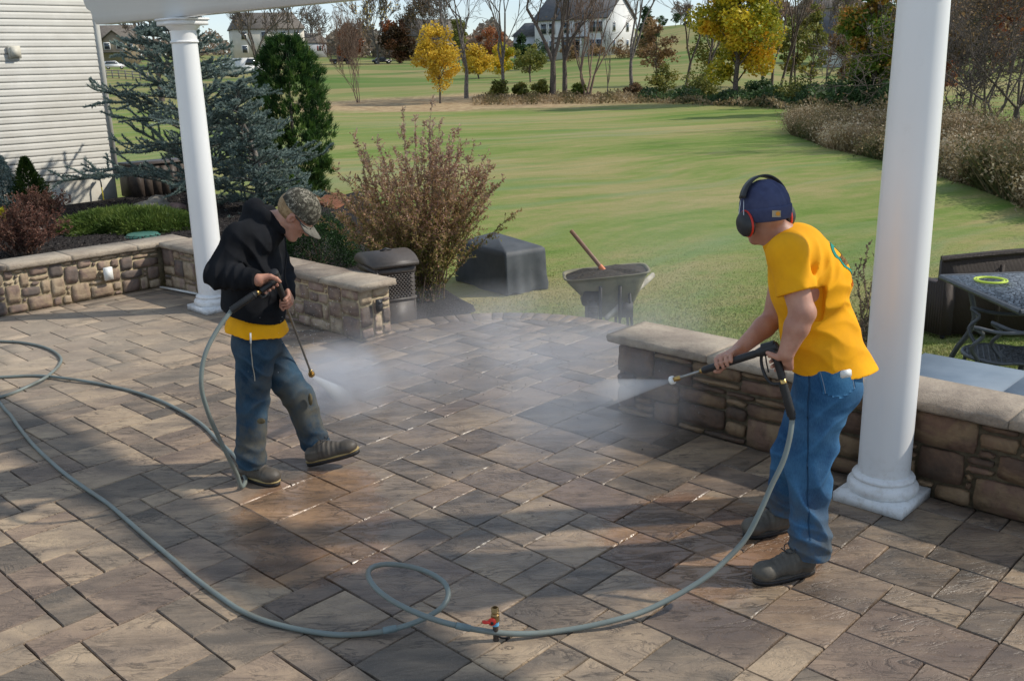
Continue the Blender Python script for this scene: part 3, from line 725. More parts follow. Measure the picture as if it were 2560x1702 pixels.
for p, r_, lb in ((gz(356, 583, .06), .205, 'whole round green plastic lid set in the mulch, the farther one'), (gz(296, 612, .06), .205, 'round green plastic lid half hidden behind the wall cap, the nearer one')):
    o = empty('ground_lid', (p[0], p[1], .02), lb, 'lid', 'green lids set in the mulch bed')
    MB().lathe(p - [0, 0, .05], [(r_, 0), (r_, .035), (r_ - .01, .045), (r_ * .8, .05), (.02, .052)], 40).build('cover', GRN, o, smooth=True)
    MB().lathe(p - [0, 0, .05], [(r_ + .02, 0), (r_ + .02, .02), (r_ + .004, .025)], 40).build('rim', GRN, o, smooth=True)
# brown plastic panel box by the house corner
pb = gz(330, 497, .0); BRN = simple('brown_plastic', (.075, .058, .048), .5, .12, 20, .2)
o = empty('storage_box', v3(pb[:2]), 'low dark brown plastic storage box by the corner of the siding house', 'storage box')
cB = HCN + DB * .75 + DA * .1
MB().box(v3(cB, .27), (1.25, .6, .54), [v3(DB), v3(DA), [0, 0, 1]]).build('box_body', BRN, o, bevel=.01)
for q in range(8): MB().box(v3(cB + DB * (-.55 + q * .157) + DA * .305, .27), (.14, .016, .5), [v3(DB), v3(DA), [0, 0, 1]]).build('panel', BRN, o, bevel=.004)
MB().box(v3(cB, .565), (1.3, .66, .04), [v3(DB), v3(DA), [0, 0, 1]]).build('lid', BRN, o, bevel=.01)

# ================================================================ PLANTS
BARK = simple('bark', (.15, .12, .10), .95, .3, 14, .9, .02)
BARKG = simple('grey_bark', (.20, .175, .155), .95, .3, 8, .9, .02)
TWIG = simple('twig', (.22, .15, .11), .9, .2, 20, .2)
def segs(S_, mat, name, parent, n=4):
    """many tapered segments (p0, p1, r0, r1) as one mesh"""
    A = np.array([s[0] for s in S_]); B = np.array([s[1] for s in S_]); ra = np.array([s[2] for s in S_]); rb = np.array([s[3] for s in S_])
    T = B - A; T /= (np.linalg.norm(T, axis=1)[:, None] + 1e-9); ref = np.where(np.abs(T[:, 2:3]) < .9, [[0, 0, 1.0]], [[1.0, 0, 0]])
    U = np.cross(T, ref); U /= np.linalg.norm(U, axis=1)[:, None]; W_ = np.cross(T, U); m_ = len(A); V = np.zeros((m_, 2 * n, 3))
    for k in range(n):
        t = 2 * math.pi * k / n; o = U * math.cos(t) + W_ * math.sin(t)
        V[:, k] = A + o * ra[:, None]; V[:, n + k] = B + o * rb[:, None]
    b = (np.arange(m_) * 2 * n)[:, None]; F = np.concatenate([np.concatenate([b + k, b + (k + 1) % n, b + n + (k + 1) % n, b + n + k], 1) for k in range(n)])
    return npmesh(name, V.reshape(-1, 3), F, mat, parent)
def branch(p, d, L, r, depth, rs, out, tips, spread=.6, up=.15, kids=(2, 3), shrink=.72, nseg=3, twig=.004):
    q = np.array(p, float); d = nrm(d)
    for k in range(nseg):
        d = nrm(d + rs.normal(size=3) * .13 + [0, 0, up * .3]); e = q + d * L / nseg
        r1 = max(twig, r * (1 - .32 * (k + 1) / nseg)); out.append((q, e, max(twig, r * (1 - .32 * k / nseg)), r1)); q = e
        if depth > 0 and k < nseg - 1 and rs.random() < .5:
            s_ = nrm(np.cross(d, rs.normal(size=3))); branch(q, nrm(d * math.cos(spread * 1.2) + s_ * math.sin(spread * 1.2)), L * shrink * rs.uniform(.6, .95), r1 * .55, depth - 1, rs, out, tips, spread, up, kids, shrink, nseg, twig)
    if depth == 0: tips.append((q, d)); return
    for k in range(rs.integers(kids[0], kids[1] + 1)):
        s_ = nrm(np.cross(d, rs.normal(size=3))); a = spread * rs.uniform(.5, 1.2)
        branch(q, nrm(d * math.cos(a) + s_ * math.sin(a) + [0, 0, up]), L * shrink * rs.uniform(.8, 1.1), r1 * .72, depth - 1, rs, out, tips, spread, up, kids, shrink, nseg, twig)
def tree(px_, r, hgt, label, seed, leaf=None, nleaf=0, lsize=.14, spread=.5, up=.15, trunk=.16, depth=4, lean=(0, 0), name='bare_tree', bark=None, stems=1, group='bare trees along the far hedgerow', first=.2, twig=.009, lo=0.0, shrink=.72, clump=.35):
    g = gd(px_, r); z0 = tz(*g) - .05; rs = np.random.default_rng(seed); o = empty(name, (g[0], g[1], z0), label, 'tree', group)
    S_ = []; tips = []
    for s_ in range(stems):
        dr = np.array([lean[0], lean[1], 1.0]) + (rs.normal(size=3) * [.22, .22, 0] if stems > 1 else rs.normal(size=3) * .03)
        q = np.array([g[0], g[1], z0]) + rs.normal(size=3) * [.12, .12, 0] * (stems > 1); L = hgt * first
        tr = .82 * trunk / math.sqrt(stems)
        for k in range(3):
            dr = nrm(dr + rs.normal(size=3) * .05); e = q + dr * L / 3; S_.append((q, e, tr * (1.15 - .12 * k), tr * (1.03 - .12 * k))); q = e
        Lb = hgt * (1 - first) * (1 - shrink) / (1 - shrink ** (depth + 1)) * 1.25
        for k in range(3 if stems == 1 else 2):
            a = spread * rs.uniform(.3, 1.1); s2 = nrm(np.cross(dr, rs.normal(size=3)))
            branch(q, nrm(dr * math.cos(a) + s2 * math.sin(a) + [0, 0, up]), Lb, tr * .62, depth, rs, S_, tips, spread, up, (2, 3), shrink, 3, twig)
    segs(S_, bark or BARK, 'trunk', o)
    if leaf and nleaf:
        T = np.array([t[0] for t in tips]); D = np.array([t[1] for t in tips])
        if lo: T = np.concatenate([T, np.array([s[1] for s in S_ if s[1][2] > z0 + hgt * lo])])
        k = rs.integers(0, len(T), nleaf); P = T[k] + rs.normal(size=(nleaf, 3)) * clump
        kk = rs.normal(size=(len(T),)) * .22 + .5
        V, F, R = cards(P, None, lsize, lsize * .7, up=.7, rnd=np.clip(kk[k] + rs.normal(size=nleaf) * .16, 0, 1)); npmesh('crown', V, F, leaf, o, rnd=R)
    return o
def crown_tree(px_, r, hgt, wid, label, seed, leaf, nleaf=9000, lsize=.2, name='maple_tree', group=None, base=.12, trunk=.14, shape=1.0, y_low=None, lumps=26, sub=.30, cat='tree'):
    """leafy tree: clumps of leaves in an uneven crown, on a trunk with limbs that reach the clumps"""
    g = gd(px_, r); z0 = tz(*g) - .05; rs = np.random.default_rng(seed); o = empty(name, (g[0], g[1], z0), label, cat, group)
    ctr = []; zc = hgt * (base + (1 - base) * .5); hz = hgt * (1 - base) * .5
    while len(ctr) < lumps:
        q = rs.uniform(-1, 1, 3); rr = math.hypot(q[0], q[1]); lim = math.sqrt(max(0, 1 - abs(q[2]) ** 2)) * (1 - .35 * shape * max(0, q[2])) 
        if rr < lim * .85: ctr.append([q[0] * wid / 2 * .86, q[1] * wid / 2 * .86, zc + q[2] * hz * .9])
    ctr = np.array(ctr); rad = rs.uniform(.6, 1.25, lumps) * wid * sub * .55; tone = rs.uniform(.15, .85, lumps)
    k = rs.integers(0, lumps, nleaf); dirs = rs.normal(size=(nleaf, 3)); dirs /= np.linalg.norm(dirs, axis=1)[:, None]
    P = ctr[k] + dirs * (rad[k] * rs.uniform(.35, 1.05, nleaf) ** .6)[:, None] * [1, 1, .8] + [g[0], g[1], z0]
    V, F, R = cards(P, None, lsize, lsize * .75, up=.6, rnd=np.clip(tone[k] + rs.normal(size=nleaf) * .15, 0, 1))
    npmesh('crown', V, F, leaf, o, rnd=R)
    b = np.array([g[0], g[1], z0]); S_ = []; top = b + [0, 0, hgt * .75]; q = b.copy()
    for t in range(6):
        e = b + (top - b) * (t + 1) / 6 + rs.normal(size=3) * [.06, .06, 0]; S_.append((q, e, trunk * (1 - t * .13), trunk * (.87 - t * .13))); q = e
    for c in ctr[::2]:
        s_ = b + (top - b) * min(.95, max(.12, (c[2] / hgt) * .7)); e = b + c; m_ = (s_ + e) / 2 + rs.normal(size=3) * .1
        S_ += [(s_, m_, trunk * .3, trunk * .2), (m_, e, trunk * .2, trunk * .06)]
    segs(S_, BARK, 'trunk', o, 5); return o
YEL = leafmat('yellow_leaf', [(0, (.40, .27, .03)), (.5, (.72, .50, .05)), (1, (.85, .58, .07))])
YGR = leafmat('yellow_green_leaf', [(0, (.22, .26, .03)), (.3, (.46, .43, .04)), (.65, (.86, .62, .04)), (1, (.95, .52, .05))])
ORG = leafmat('orange_green_leaf', [(0, (.08, .14, .02)), (.45, (.20, .28, .035)), (.75, (.46, .28, .05)), (1, (.56, .22, .05))])
HAZY = leafmat('distant_leaf', [(0, (.16, .15, .12)), (.5, (.30, .22, .16)), (1, (.40, .26, .17))])
OLV = leafmat('olive_leaf', [(0, (.10, .12, .025)), (.6, (.22, .23, .05)), (1, (.42, .34, .08))])
RED = leafmat('red_leaf', [(0, (.15, .055, .03)), (.5, (.38, .13, .05)), (1, (.52, .22, .07))])
BRL = leafmat('brown_leaf', [(0, (.13, .085, .05)), (.5, (.30, .19, .09)), (1, (.46, .30, .14))])
DGN = leafmat('dark_green_leaf', [(0, (.025, .05, .02)), (.6, (.06, .11, .035)), (1, (.12, .18, .06))])
FAR = 'trees behind the far lawn'
# hedgerow trees, left to right
tree(886, 66, 4.7, 'small bare twiggy tree standing alone at the left end of the tan grass', 41, None, 0, .1, .36, .35, .07, 4, stems=5, first=.12, twig=.008, bark=TWIG)
crown_tree(1096, 63, 5.0, 3.9, 'small golden yellow tree at the front of the tan grass band', 42, YEL, 5200, .16, 'yellow_tree', base=.18, trunk=.07, shape=.6, lumps=40, sub=.22)
tree(1163, 67, 9.5, 'bare grey tree just right of the small golden tree', 43, None, 0, spread=.62, trunk=.17, bark=BARKG, depth=4)
tree(1256, 67, 10, 'bare tree with a straight trunk in front of the yellow trees', 44, None, 0, spread=.55, trunk=.15, depth=4, bark=BARKG)
tree(1381, 66, 11, 'widest bare tree of the hedgerow with thick trunk and a few brown leaves', 45, BRL, 500, .13, .68, .1, .25, 4, bark=BARK)
tree(1412, 67, 11, 'bare tree close beside the widest one, in front of the white house', 46, BRL, 500, .13, .5, .15, .2, 4, bark=BARK)
tree(1471, 66, 9, 'vase-shaped bare tree with several stems in front of the white gable', 47, None, 0, spread=.4, up=.3, trunk=.2, depth=4, stems=4, first=.16, bark=TWIG)
tree(1518, 65, 3.8, 'slim dead stem between the bare trees near the white gable', 48, None, 0, spread=.3, trunk=.05, depth=2)
tree(1580, 66, 11, 'bare tree standing right of the white house', 49, None, 0, spread=.45, trunk=.15, depth=4, bark=BARKG)
tree(1722, 66, 10, 'dark bare tree with two stems left of the yellow maple', 50, None, 0, spread=.42, trunk=.18, depth=4, stems=2, bark=BARK)
crown_tree(1843, 56, 9.6, 5.7, 'big yellow and green maple in full autumn colour in the middle of the hedgerow', 51, YGR, 20000, .19, base=.07, trunk=.17, shape=.5, lumps=55, sub=.24)
for q, (xx, hh, lb) in enumerate(((1934, 10, 'first slim bare tree right of the yellow maple'), (1952, 9.5, 'second slim bare tree right of the yellow maple, leaning slightly'), (1976, 10.5, 'third slim bare tree right of the yellow maple'))):
    tree(xx, 57 + q, hh, lb, 60 + q, OLV, 260, .13, .33, .25, .10, 4, lean=(.05 * (q - 1), 0), bark=BARK)
crown_tree(2030, 60, 5.4, 2.7, 'thin olive and yellow tree beside the grey barn roof', 64, OLV, 2600, .15, 'olive_tree', base=.18, trunk=.06, lumps=30, sub=.2)
tree(2070, 56, 5.5, 'slim half bare stem in front of the grey barn', 65, OLV, 200, .12, .3, .2, .06, 4)
crown_tree(2190, 46, 7.8, 3.7, 'dark green maple with an orange top, just left of the nearer column', 66, ORG, 12000, .17, base=.06, trunk=.13, shape=.5, lumps=50, sub=.25)
# behind the hedgerow
crown_tree(873, 236, 8.8, 7.6, 'rust-orange round tree behind the parked black car', 70, RED, 4200, .5, 'autumn_tree', group=FAR, base=.1, trunk=.3, lumps=24)
tree(946, 232, 15, 'tall pale bare tree behind the far field', 71, YEL, 500, .4, .45, .2, .35, 5, group=FAR, twig=.04, bark=BARKG)
crown_tree(1000, 228, 10.0, 9.0, 'dark mass of a red and green tree at the end of the far field', 72, leafmat('dark_red_leaf', [(0, (.035, .03, .014)), (.5, (.11, .055, .025)), (1, (.24, .09, .04))]), 6000, .5, 'autumn_tree', group=FAR, base=.02, trunk=.3)
tree(1062, 235, 14, 'sparse brown-leaved tall tree left of the olive round one', 73, BRL, 1400, .42, .5, .2, .3, 5, group=FAR, twig=.04)
crown_tree(975, 238, 12.5, 5.0, 'narrow tree with red top between the pale bare tree and the dark mass', 74, RED, 2200, .45, 'autumn_tree', group=FAR, base=.2, trunk=.2)
crown_tree(1150, 150, 7.4, 3.4, 'small round olive-green tree top behind the bare grey tree', 75, OLV, 2600, .3, 'olive_tree', group=FAR, base=.45, trunk=.15)
crown_tree(1196, 112, 4.0, 4.4, 'wide yellow tree between two bare trunks, the left of two', 76, YEL, 3600, .24, 'yellow_tree', group=FAR, base=.06, trunk=.1)
crown_tree(1256, 116, 4.4, 3.9, 'orange-yellow tree behind the straight bare trunk, the right of two', 77, YGR, 3300, .24, 'yellow_tree', group=FAR, base=.06, trunk=.1)
tree(1120, 230, 16, 'tall bare tree far behind the small golden tree', 78, None, 0, spread=.5, trunk=.3, depth=5, group=FAR, twig=.04, bark=BARKG)
tree(790, 330, 13.5, 'round bare tree on the far rise left of the rust-orange tree', 79, None, 0, spread=.6, trunk=.35, depth=5, group=FAR, twig=.05, bark=BARKG, first=.2)
tree(728, 150, 14, 'bare dark tree in front of the pale two-storey house on the left', 80, None, 0, spread=.55, trunk=.3, depth=5, group=FAR, twig=.03)
tree(634, 120, 11, 'bare dark tree left of the pine, behind the cedar', 81, BRL, 400, .2, .45, .2, .25, 5, group=FAR, twig=.025)
tree(394, 80, 9.0, 'big dark bare tree seen through the blue cedar', 82, BRL, 500, .16, .62, .1, .26, 5, group=FAR, twig=.02)
crown_tree(1618, 150, 7.6, 3.5, 'dark evergreen tree right of the white gable', 83, DGN, 5200, .3, 'evergreen_tree', group=FAR, base=.05, trunk=.15, shape=1.4)
for q, (xx, rr2, hh, ww, lb) in enumerate(((1201, 150, .95, .9, 'tiny round evergreen out on the far field'), (1655, 300, 4.4, 3.4, 'dark evergreen on the hill, left of three'), (1688, 300, 4.2, 3.6, 'dark evergreen on the hill, middle of three'), (1712, 290, 4.6, 3.6, 'dark evergreen on the hill, right of three'), (1648, 420, 6, 5, 'small tree on the skyline of the hill'))):
    crown_tree(xx, rr2, hh, ww, lb, 90 + q, DGN, 900, .3 if q else .1, 'evergreen_tree', group='small evergreens on the far grass', base=.0, trunk=.08, shape=1.3, lumps=12)
for q, (xx, rr2, hh, ww, mt, lb) in enumerate(((1420, 150, 3.0, 3.2, BRL, 'brown shrub left of the white house porch'), (1345, 158, 3.6, 5, DGN, 'dark green shrub at the left end of the white house'), (1560, 152, 2.6, 4.5, BRL, 'reddish shrub at the corner of the white gable'), (1602, 150, 3.4, 4.2, OLV, 'olive shrub under the dark evergreen'), (1490, 158, 2.2, 4, BRL, 'low brown shrub under the front windows of the white house'), (780, 330, 4, 5, leafmat('purple_leaf', [(0, (.05, .02, .025)), (1, (.13, .045, .05))]), 'purple-red bush beside the small grey house'))):
    crown_tree(xx, rr2, hh, ww, lb, 100 + q, mt, 1300, .22, 'garden_shrub', base=.0, trunk=.05, lumps=14, cat='shrub')
for q, (xx, rr2, hh, ww, mt, lb) in enumerate(((1245, 67, 1.2, 1.6, OLV, 'olive bush at the foot of the straight bare trunk'), (1298, 67, 1.15, 1.2, OLV, 'rounded olive bush between two bare trees'), (1350, 66, 1.3, 1.5, OLV, 'olive bush left of the widest bare tree'), (1445, 66, 1.2, 1.3, leafmat('bright_green_leaf', [(0, (.06, .09, .015)), (1, (.20, .24, .04))]), 'brighter green bush between the bare trunks'), (1668, 64, 2.2, 2.5, OLV, 'big olive bush left of the dark two-stemmed tree'), (1755, 60, 1.8, 3.0, OLV, 'wide olive bush under the dark two-stemmed tree'), (1910, 54, 1.4, 2.6, DGN, 'dark bush right of the yellow maple trunk'), (1990, 52, 1.5, 3.2, OLV, 'low olive bush in front of the slim bare trees'), (2075, 50, 1.5, 3.2, DGN, 'dark green bush below the grey barn'), (2150, 46, 1.5, 3.0, DGN, 'dark bush left of the orange-topped maple trunk'), (1585, 66, .9, 1.5, BRL, 'small brown bush at the foot of the bare tree right of the white house'))):
    crown_tree(xx, rr2, hh, ww, lb, 110 + q, mt, 2000, .13, 'hedgerow_bush', group='bushes along the far hedgerow', base=.0, trunk=.03, lumps=16, cat='bush')
for q, (xx, rr2, hh, ww, mt, lb) in enumerate(((1700, 330, 9, 8, HAZY, 'hazy brown tree on the skyline left of the yellow maple'), (2105, 260, 9, 9, HAZY, 'hazy brown round tree on the skyline above the grey barn'), (2020, 280, 8, 8, HAZY, 'hazy rust tree on the skyline behind the slim bare trees'), (1310, 140, 5.0, 3.6, DGN, 'dark green tree at the left corner of the white house'), (1230, 240, 9, 8, RED, 'faint red tree behind the wide yellow tree'), (1085, 210, 9, 6, BRL, 'brown tree behind the small golden tree'))):
    crown_tree(xx, rr2, hh, ww, lb, 150 + q * 7, mt, 2200, .4, 'distant_tree', group=FAR, base=.05, trunk=.2, lumps=20)
for q, (xx, rr2, hh, ww, mt, lb) in enumerate(((1640, 76, 5.2, 4.0, BRL, 'thin brown tree behind the big olive bush'), (1780, 74, 6.4, 4.4, OLV, 'olive tree peeping out left of the yellow maple'), (1905, 72, 6.6, 4.2, YGR, 'smaller yellow-green tree just behind the right side of the yellow maple'), (1990, 70, 5.6, 3.8, OLV, 'olive tree behind the slim bare stems'), (2110, 66, 5.6, 3.6, BRL, 'rusty brown tree right of the grey barn'), (1325, 90, 3.6, 4.0, OLV, 'low olive tree left of the widest bare tree'), (2150, 52, 6.0, 3.4, OLV, 'olive tree touching the left side of the orange-topped maple'))):
    crown_tree(xx, rr2, hh, ww, lb, 250 + q * 3, mt, 2600, .19, 'hedgerow_tree', group='leafy trees of the far hedgerow', base=.12, trunk=.08, lumps=34, sub=.2)
o = crown_tree(2371, 60, 1.9, 1.35, 'red-topped round bush on the slope right of the nearer column', 130, RED, 3000, .1, 'red_bush', base=0, trunk=.04, lumps=16, cat='bush')
# the wooded slope at the right, each crown its own tree
rsw = np.random.default_rng(5)
for q in range(17):
    xx = 2335 + (q % 7) * 38 + rsw.uniform(-12, 12); rr2 = 78 + (q // 7) * 16 + rsw.uniform(-4, 4); mt = (RED, BRL, OLV, DGN, BRL)[q % 5]; kd = ('rust-red', 'brown', 'olive', 'dark green', 'brown')[q % 5]
    crown_tree(xx, rr2, rsw.uniform(5.5, 8.5), rsw.uniform(4, 6), kd + ' tree of the wooded right slope, %s of its %s row' % ('first second third fourth fifth sixth seventh'.split()[q % 7], 'front' if q < 7 else 'middle' if q < 14 else 'back'), 140 + q, mt, 2100, .28, 'woodland_tree', group='trees of the wood on the right slope', base=.05, trunk=.16, lumps=22)
for q, (xx, rr2, hh, lb) in enumerate(((2480, 34, 6.5, 'tangled brown half bare tree right of the nearer column'), (2550, 30, 6.2, 'brown half bare tree at the right edge of the picture'), (2410, 30, 2.6, 'spindly bare sapling in front of the wooded slope'), (2440, 44, 6.0, 'bare branching tree behind the spindly sapling'))):
    tree(xx, rr2, hh, lb, 170 + q, BRL, 1500 if q != 2 else 60, .10, .75, .05, .12 if q != 2 else .03, 5, group=None, twig=.008, stems=3 if q != 2 else 1, first=.12, bark=BARK)
# far treeline: stuff
def strip_leaves(name, mat, pxs, rs_, hts, n, ls, seed, kind='stuff', up=.6):
    rs = np.random.default_rng(seed); t = rs.uniform(0, 1, n); X = np.interp(t, np.linspace(0, 1, len(pxs)), pxs); R = np.interp(t, np.linspace(0, 1, len(pxs)), rs_); Hh = np.interp(t, np.linspace(0, 1, len(pxs)), hts)
    R = R * (1 + rs.uniform(-.06, .06, n)); P = np.array([[*gd(a, b), 0] for a, b in zip(X, R)]); tone = .5 + .3 * np.sin(X * .021 * 3.1) + rs.normal(size=n) * .14
    hh = Hh * (.65 + .35 * np.sin(X * .05) * np.sin(X * .013 + 1)); P[:, 2] = terr(P[:, 0], P[:, 1]) + hh * rs.uniform(0, 1, n) ** .8
    V, F, Rn = cards(P, None, ls, ls * .7, up=up, rnd=np.clip(tone, 0, 1)); return npmesh(name, V, F, mat, rnd=Rn, kind=kind)
HAZY = leafmat('distant_leaf', [(0, (.16, .15, .12)), (.5, (.30, .22, .16)), (1, (.40, .26, .17))])
strip_leaves('distant_wood', HAZY, [-200, 300, 620, 800, 900, 1100, 1300], [420, 420, 430, 440, 330, 300, 300], [9, 10, 9, 8, 12, 12, 9], 16000, 1.5, 1)
strip_leaves('distant_wood', HAZY, [1900, 2000, 2100, 2200], [340, 330, 330, 330], [9, 13, 10, 9], 4000, 1.2, 2)
TANG = leafmat('dry_grass', [(0, (.12, .11, .045)), (.4, (.26, .19, .10)), (.75, (.42, .30, .17)), (1, (.55, .44, .28))])
strip_leaves('hedgerow_brush', TANG, [1180, 1330, 1480, 1620, 1800, 1950, 2100, 2280], [64, 64, 63, 62, 57, 52, 48, 43], [.3, .4, .45, .4, .5, .6, .7, .8], 13000, .15, 3, up=1.6)
strip_leaves('hedgerow_brush', DGN, [1600, 1800, 1950, 2100, 2280], [64, 58, 53, 49, 44], [.6, .9, 1.1, 1.2, 1.3], 9000, .2, 4)
# ---------------------------------------------------------------- near plants
BLUE = leafmat('blue_needles', [(0, (.10, .145, .13)), (.5, (.24, .31, .275)), (.85, (.40, .46, .41)), (1, (.48, .49, .36))])
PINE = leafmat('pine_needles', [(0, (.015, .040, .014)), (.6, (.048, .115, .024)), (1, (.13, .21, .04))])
def cedar(p, hgt, rad, label, seed, nb=64, top_open=.18):
    rs = np.random.default_rng(seed); o = empty('blue_cedar', p, label, 'conifer', 'blue cedars behind the stone wall'); b = np.array(p, float); S_ = []; TP = []; TD = []; TN = []
    q = b.copy()
    for t in range(12):
        e = b + [.12 * math.sin(t * .5), .05 * t / 12, hgt * (t + 1) / 12] + rs.normal(size=3) * [.02, .02, 0]; rr = .055 * (1 - t / 12) + .01; S_.append((q, e, rr + .004, rr)); q = e
    for k in range(nb):
        z = hgt * (.05 + .93 * (k / nb) ** .95); a = k * 2.4 + rs.normal() * .3; L = rad * (1 - (z / hgt) ** 1.25) * rs.uniform(.62, 1.08) + .16
        d = np.array([math.cos(a), math.sin(a), rs.uniform(.15, .85)]); q = b + [.12 * math.sin(z / hgt * 6), 0, z]; n = 7
        tone = rs.uniform(-.12, .12)
        for t in range(n):
            d = nrm(d + [0, 0, -.07 + .05 * t / n] + rs.normal(size=3) * .07); e = q + d * L / n; S_.append((q, e, .014 * (1 - t / n) + .004, .014 * (1 - (t + 1) / n) + .004))
            for s_ in (-1, 1):
                if t == 0 and rs.random() < .7: continue
                sd_ = nrm(d * .75 + np.cross(d, [0, 0, 1]) * s_ * rs.uniform(.3, 1) + [0, 0, rs.uniform(-.25, .95)]); sl = L * .34 * (1 - t / n * .55) * rs.uniform(.5, 1.1); qq = e
                for u in range(4):
                    sd_ = nrm(sd_ + rs.normal(size=3) * .12); ee = qq + sd_ * sl / 4; S_.append((qq, ee, .005, .004)); m_ = max(2, int(sl / 4 / .014))
                    for w_ in range(m_): TP.append(qq + (ee - qq) * w_ / m_); TD.append(sd_); TN.append(tone)
                    qq = ee
            m_ = max(2, int(L / n / .016))
            for w_ in range(m_): TP.append(q + (e - q) * w_ / m_); TD.append(d); TN.append(tone)
            q = e
    segs(S_, BARKG, 'trunk', o, 4)
    TP = np.repeat(np.array(TP), 7, 0); n = len(TP); D = np.repeat(np.array(TD), 7, 0) * .75 + RNG.normal(size=(n, 3)) * .6 + [0, 0, .45]
    tn = np.repeat(np.array(TN), 7)
    V, F, R = cards(TP, D, .040, .020, tri=True, rnd=np.clip(.45 + tn + RNG.normal(size=n) * .17, 0, 1)); npmesh('crown', V, F, BLUE, o, rnd=R); return o
g = gz(500, 524, -.05)[:2]; cedar(v3(g, -.08), 3.35, 1.95, 'large open blue cedar behind the far column, reaching past the corner of the siding house', 1, 110)
g = gz(640, 545, -.1)[:2]; cedar(v3(g, -.2), 2.15, .85, 'smaller blue cedar in front of the pine, right of the far column', 2, 80)
def pine(p, hgt, rad, label):
    rs = np.random.default_rng(3); o = empty('pine_tree', p, label, 'conifer'); b = np.array(p, float); P = []; D = []; T = []
    segs([(b, b + [0, 0, hgt * .9], .05, .01)], BARK, 'trunk', o, 6)
    for k in range(1500):
        z = rs.uniform(.02, 1); pr = rad * math.sqrt(max(.02, 1 - (abs(z - .42) / .60) ** 2.6)); pr = max(pr, .04); a = rs.uniform(0, 6.28); rr = pr * rs.uniform(.62, 1.06)
        lump = 1 + .1 * math.sin(a * 5 + z * 17) + .06 * math.sin(a * 9 - z * 31)
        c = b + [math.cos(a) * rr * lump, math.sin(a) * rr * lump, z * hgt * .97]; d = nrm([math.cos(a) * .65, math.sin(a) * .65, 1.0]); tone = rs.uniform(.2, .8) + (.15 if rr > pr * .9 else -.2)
        for q in range(26): P.append(c + rs.normal(size=3) * .022); D.append(nrm(d + rs.normal(size=3) * .38)); T.append(tone + rs.normal() * .1)
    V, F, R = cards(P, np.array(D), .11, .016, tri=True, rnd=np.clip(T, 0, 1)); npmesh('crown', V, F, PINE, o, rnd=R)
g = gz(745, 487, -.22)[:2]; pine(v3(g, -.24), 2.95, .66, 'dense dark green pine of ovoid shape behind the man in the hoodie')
def shrub(p, hgt, rad, label, seed, mat, nstem=60, nleaf=45000, ls=.026, lw=.012, name='shrub', cat='shrub', arch=.25, stemmat=None, upward=.8, twigs=7, group=None, low=.12, tone_by_h=True):
    rs = np.random.default_rng(seed); o = empty(name, p, label, cat, group); b = np.array(p, float); S_ = []; L_ = []
    for k in range(nstem):
        a = rs.uniform(0, 6.28); lean = rs.uniform(0, 1) ** .7; tip = hgt * (1 - .45 * lean ** 2) * rs.uniform(.72, 1.06); R = rad * lean; q = b + rs.normal(size=3) * [.06, .06, 0] * rad * 1.5
        n = 9; prev = q; c0 = q.copy()
        for t in range(1, n + 1):
            u = t / n; e = np.array([c0[0] + math.cos(a) * R * u ** (1.1), c0[1] + math.sin(a) * R * u ** 1.1, b[2] + tip * (u - arch * lean * u * u * .6) / (1 - arch * lean * .6)]) + rs.normal(size=3) * .012
            r1 = .007 * (1 - u) + .0016; S_.append((prev, e, r1 + .001, r1)); d = nrm(e - prev)
            if u > low: L_.append((prev, e))
            if t > 2:
                for _ in range(twigs // 3 + (rs.random() < (twigs % 3) / 3)):
                    td = nrm(d * upward + rs.normal(size=3) * .55 + [0, 0, .2]); tl = hgt * .16 * (1.15 - u) * rs.uniform(.5, 1.2) + .04; te = e + td * tl; tm = e + td * tl * .5 + rs.normal(size=3) * .01
                    S_ += [(e, tm, .0022, .0016), (tm, te, .0016, .001)]; L_ += [(e, tm), (tm, te)]
            prev = e
    segs(S_, stemmat or TWIG, 'stems', o, 3)
    A = np.array([l[0] for l in L_]); B = np.array([l[1] for l in L_]); ln = np.linalg.norm(B - A, axis=1); k = rs.choice(len(A), nleaf, p=ln / ln.sum()); u = rs.uniform(0, 1, (nleaf, 1)); P = A[k] + (B[k] - A[k]) * u
    D = (B[k] - A[k]); D /= np.linalg.norm(D, axis=1)[:, None]; D = D * .5 + rs.normal(size=(nleaf, 3)) * .6 + [0, 0, .15]
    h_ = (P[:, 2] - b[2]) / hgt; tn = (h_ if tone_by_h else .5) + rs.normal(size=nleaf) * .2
    V, F, R = cards(P, D, ls, lw, rnd=np.clip(tn, 0, 1)); npmesh('foliage', V, F, mat, o, rnd=R); return o
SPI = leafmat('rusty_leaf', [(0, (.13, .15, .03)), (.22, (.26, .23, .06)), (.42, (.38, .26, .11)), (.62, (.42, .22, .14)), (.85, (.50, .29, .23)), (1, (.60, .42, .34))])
g = gz(1050, 768, -.2)[:2] + [0, .35]
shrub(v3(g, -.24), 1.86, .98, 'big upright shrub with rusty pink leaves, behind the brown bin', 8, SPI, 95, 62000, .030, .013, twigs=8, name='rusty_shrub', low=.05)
BOX = leafmat('boxwood_leaf', [(0, (.008, .020, .008)), (.6, (.022, .055, .015)), (1, (.06, .12, .03))])
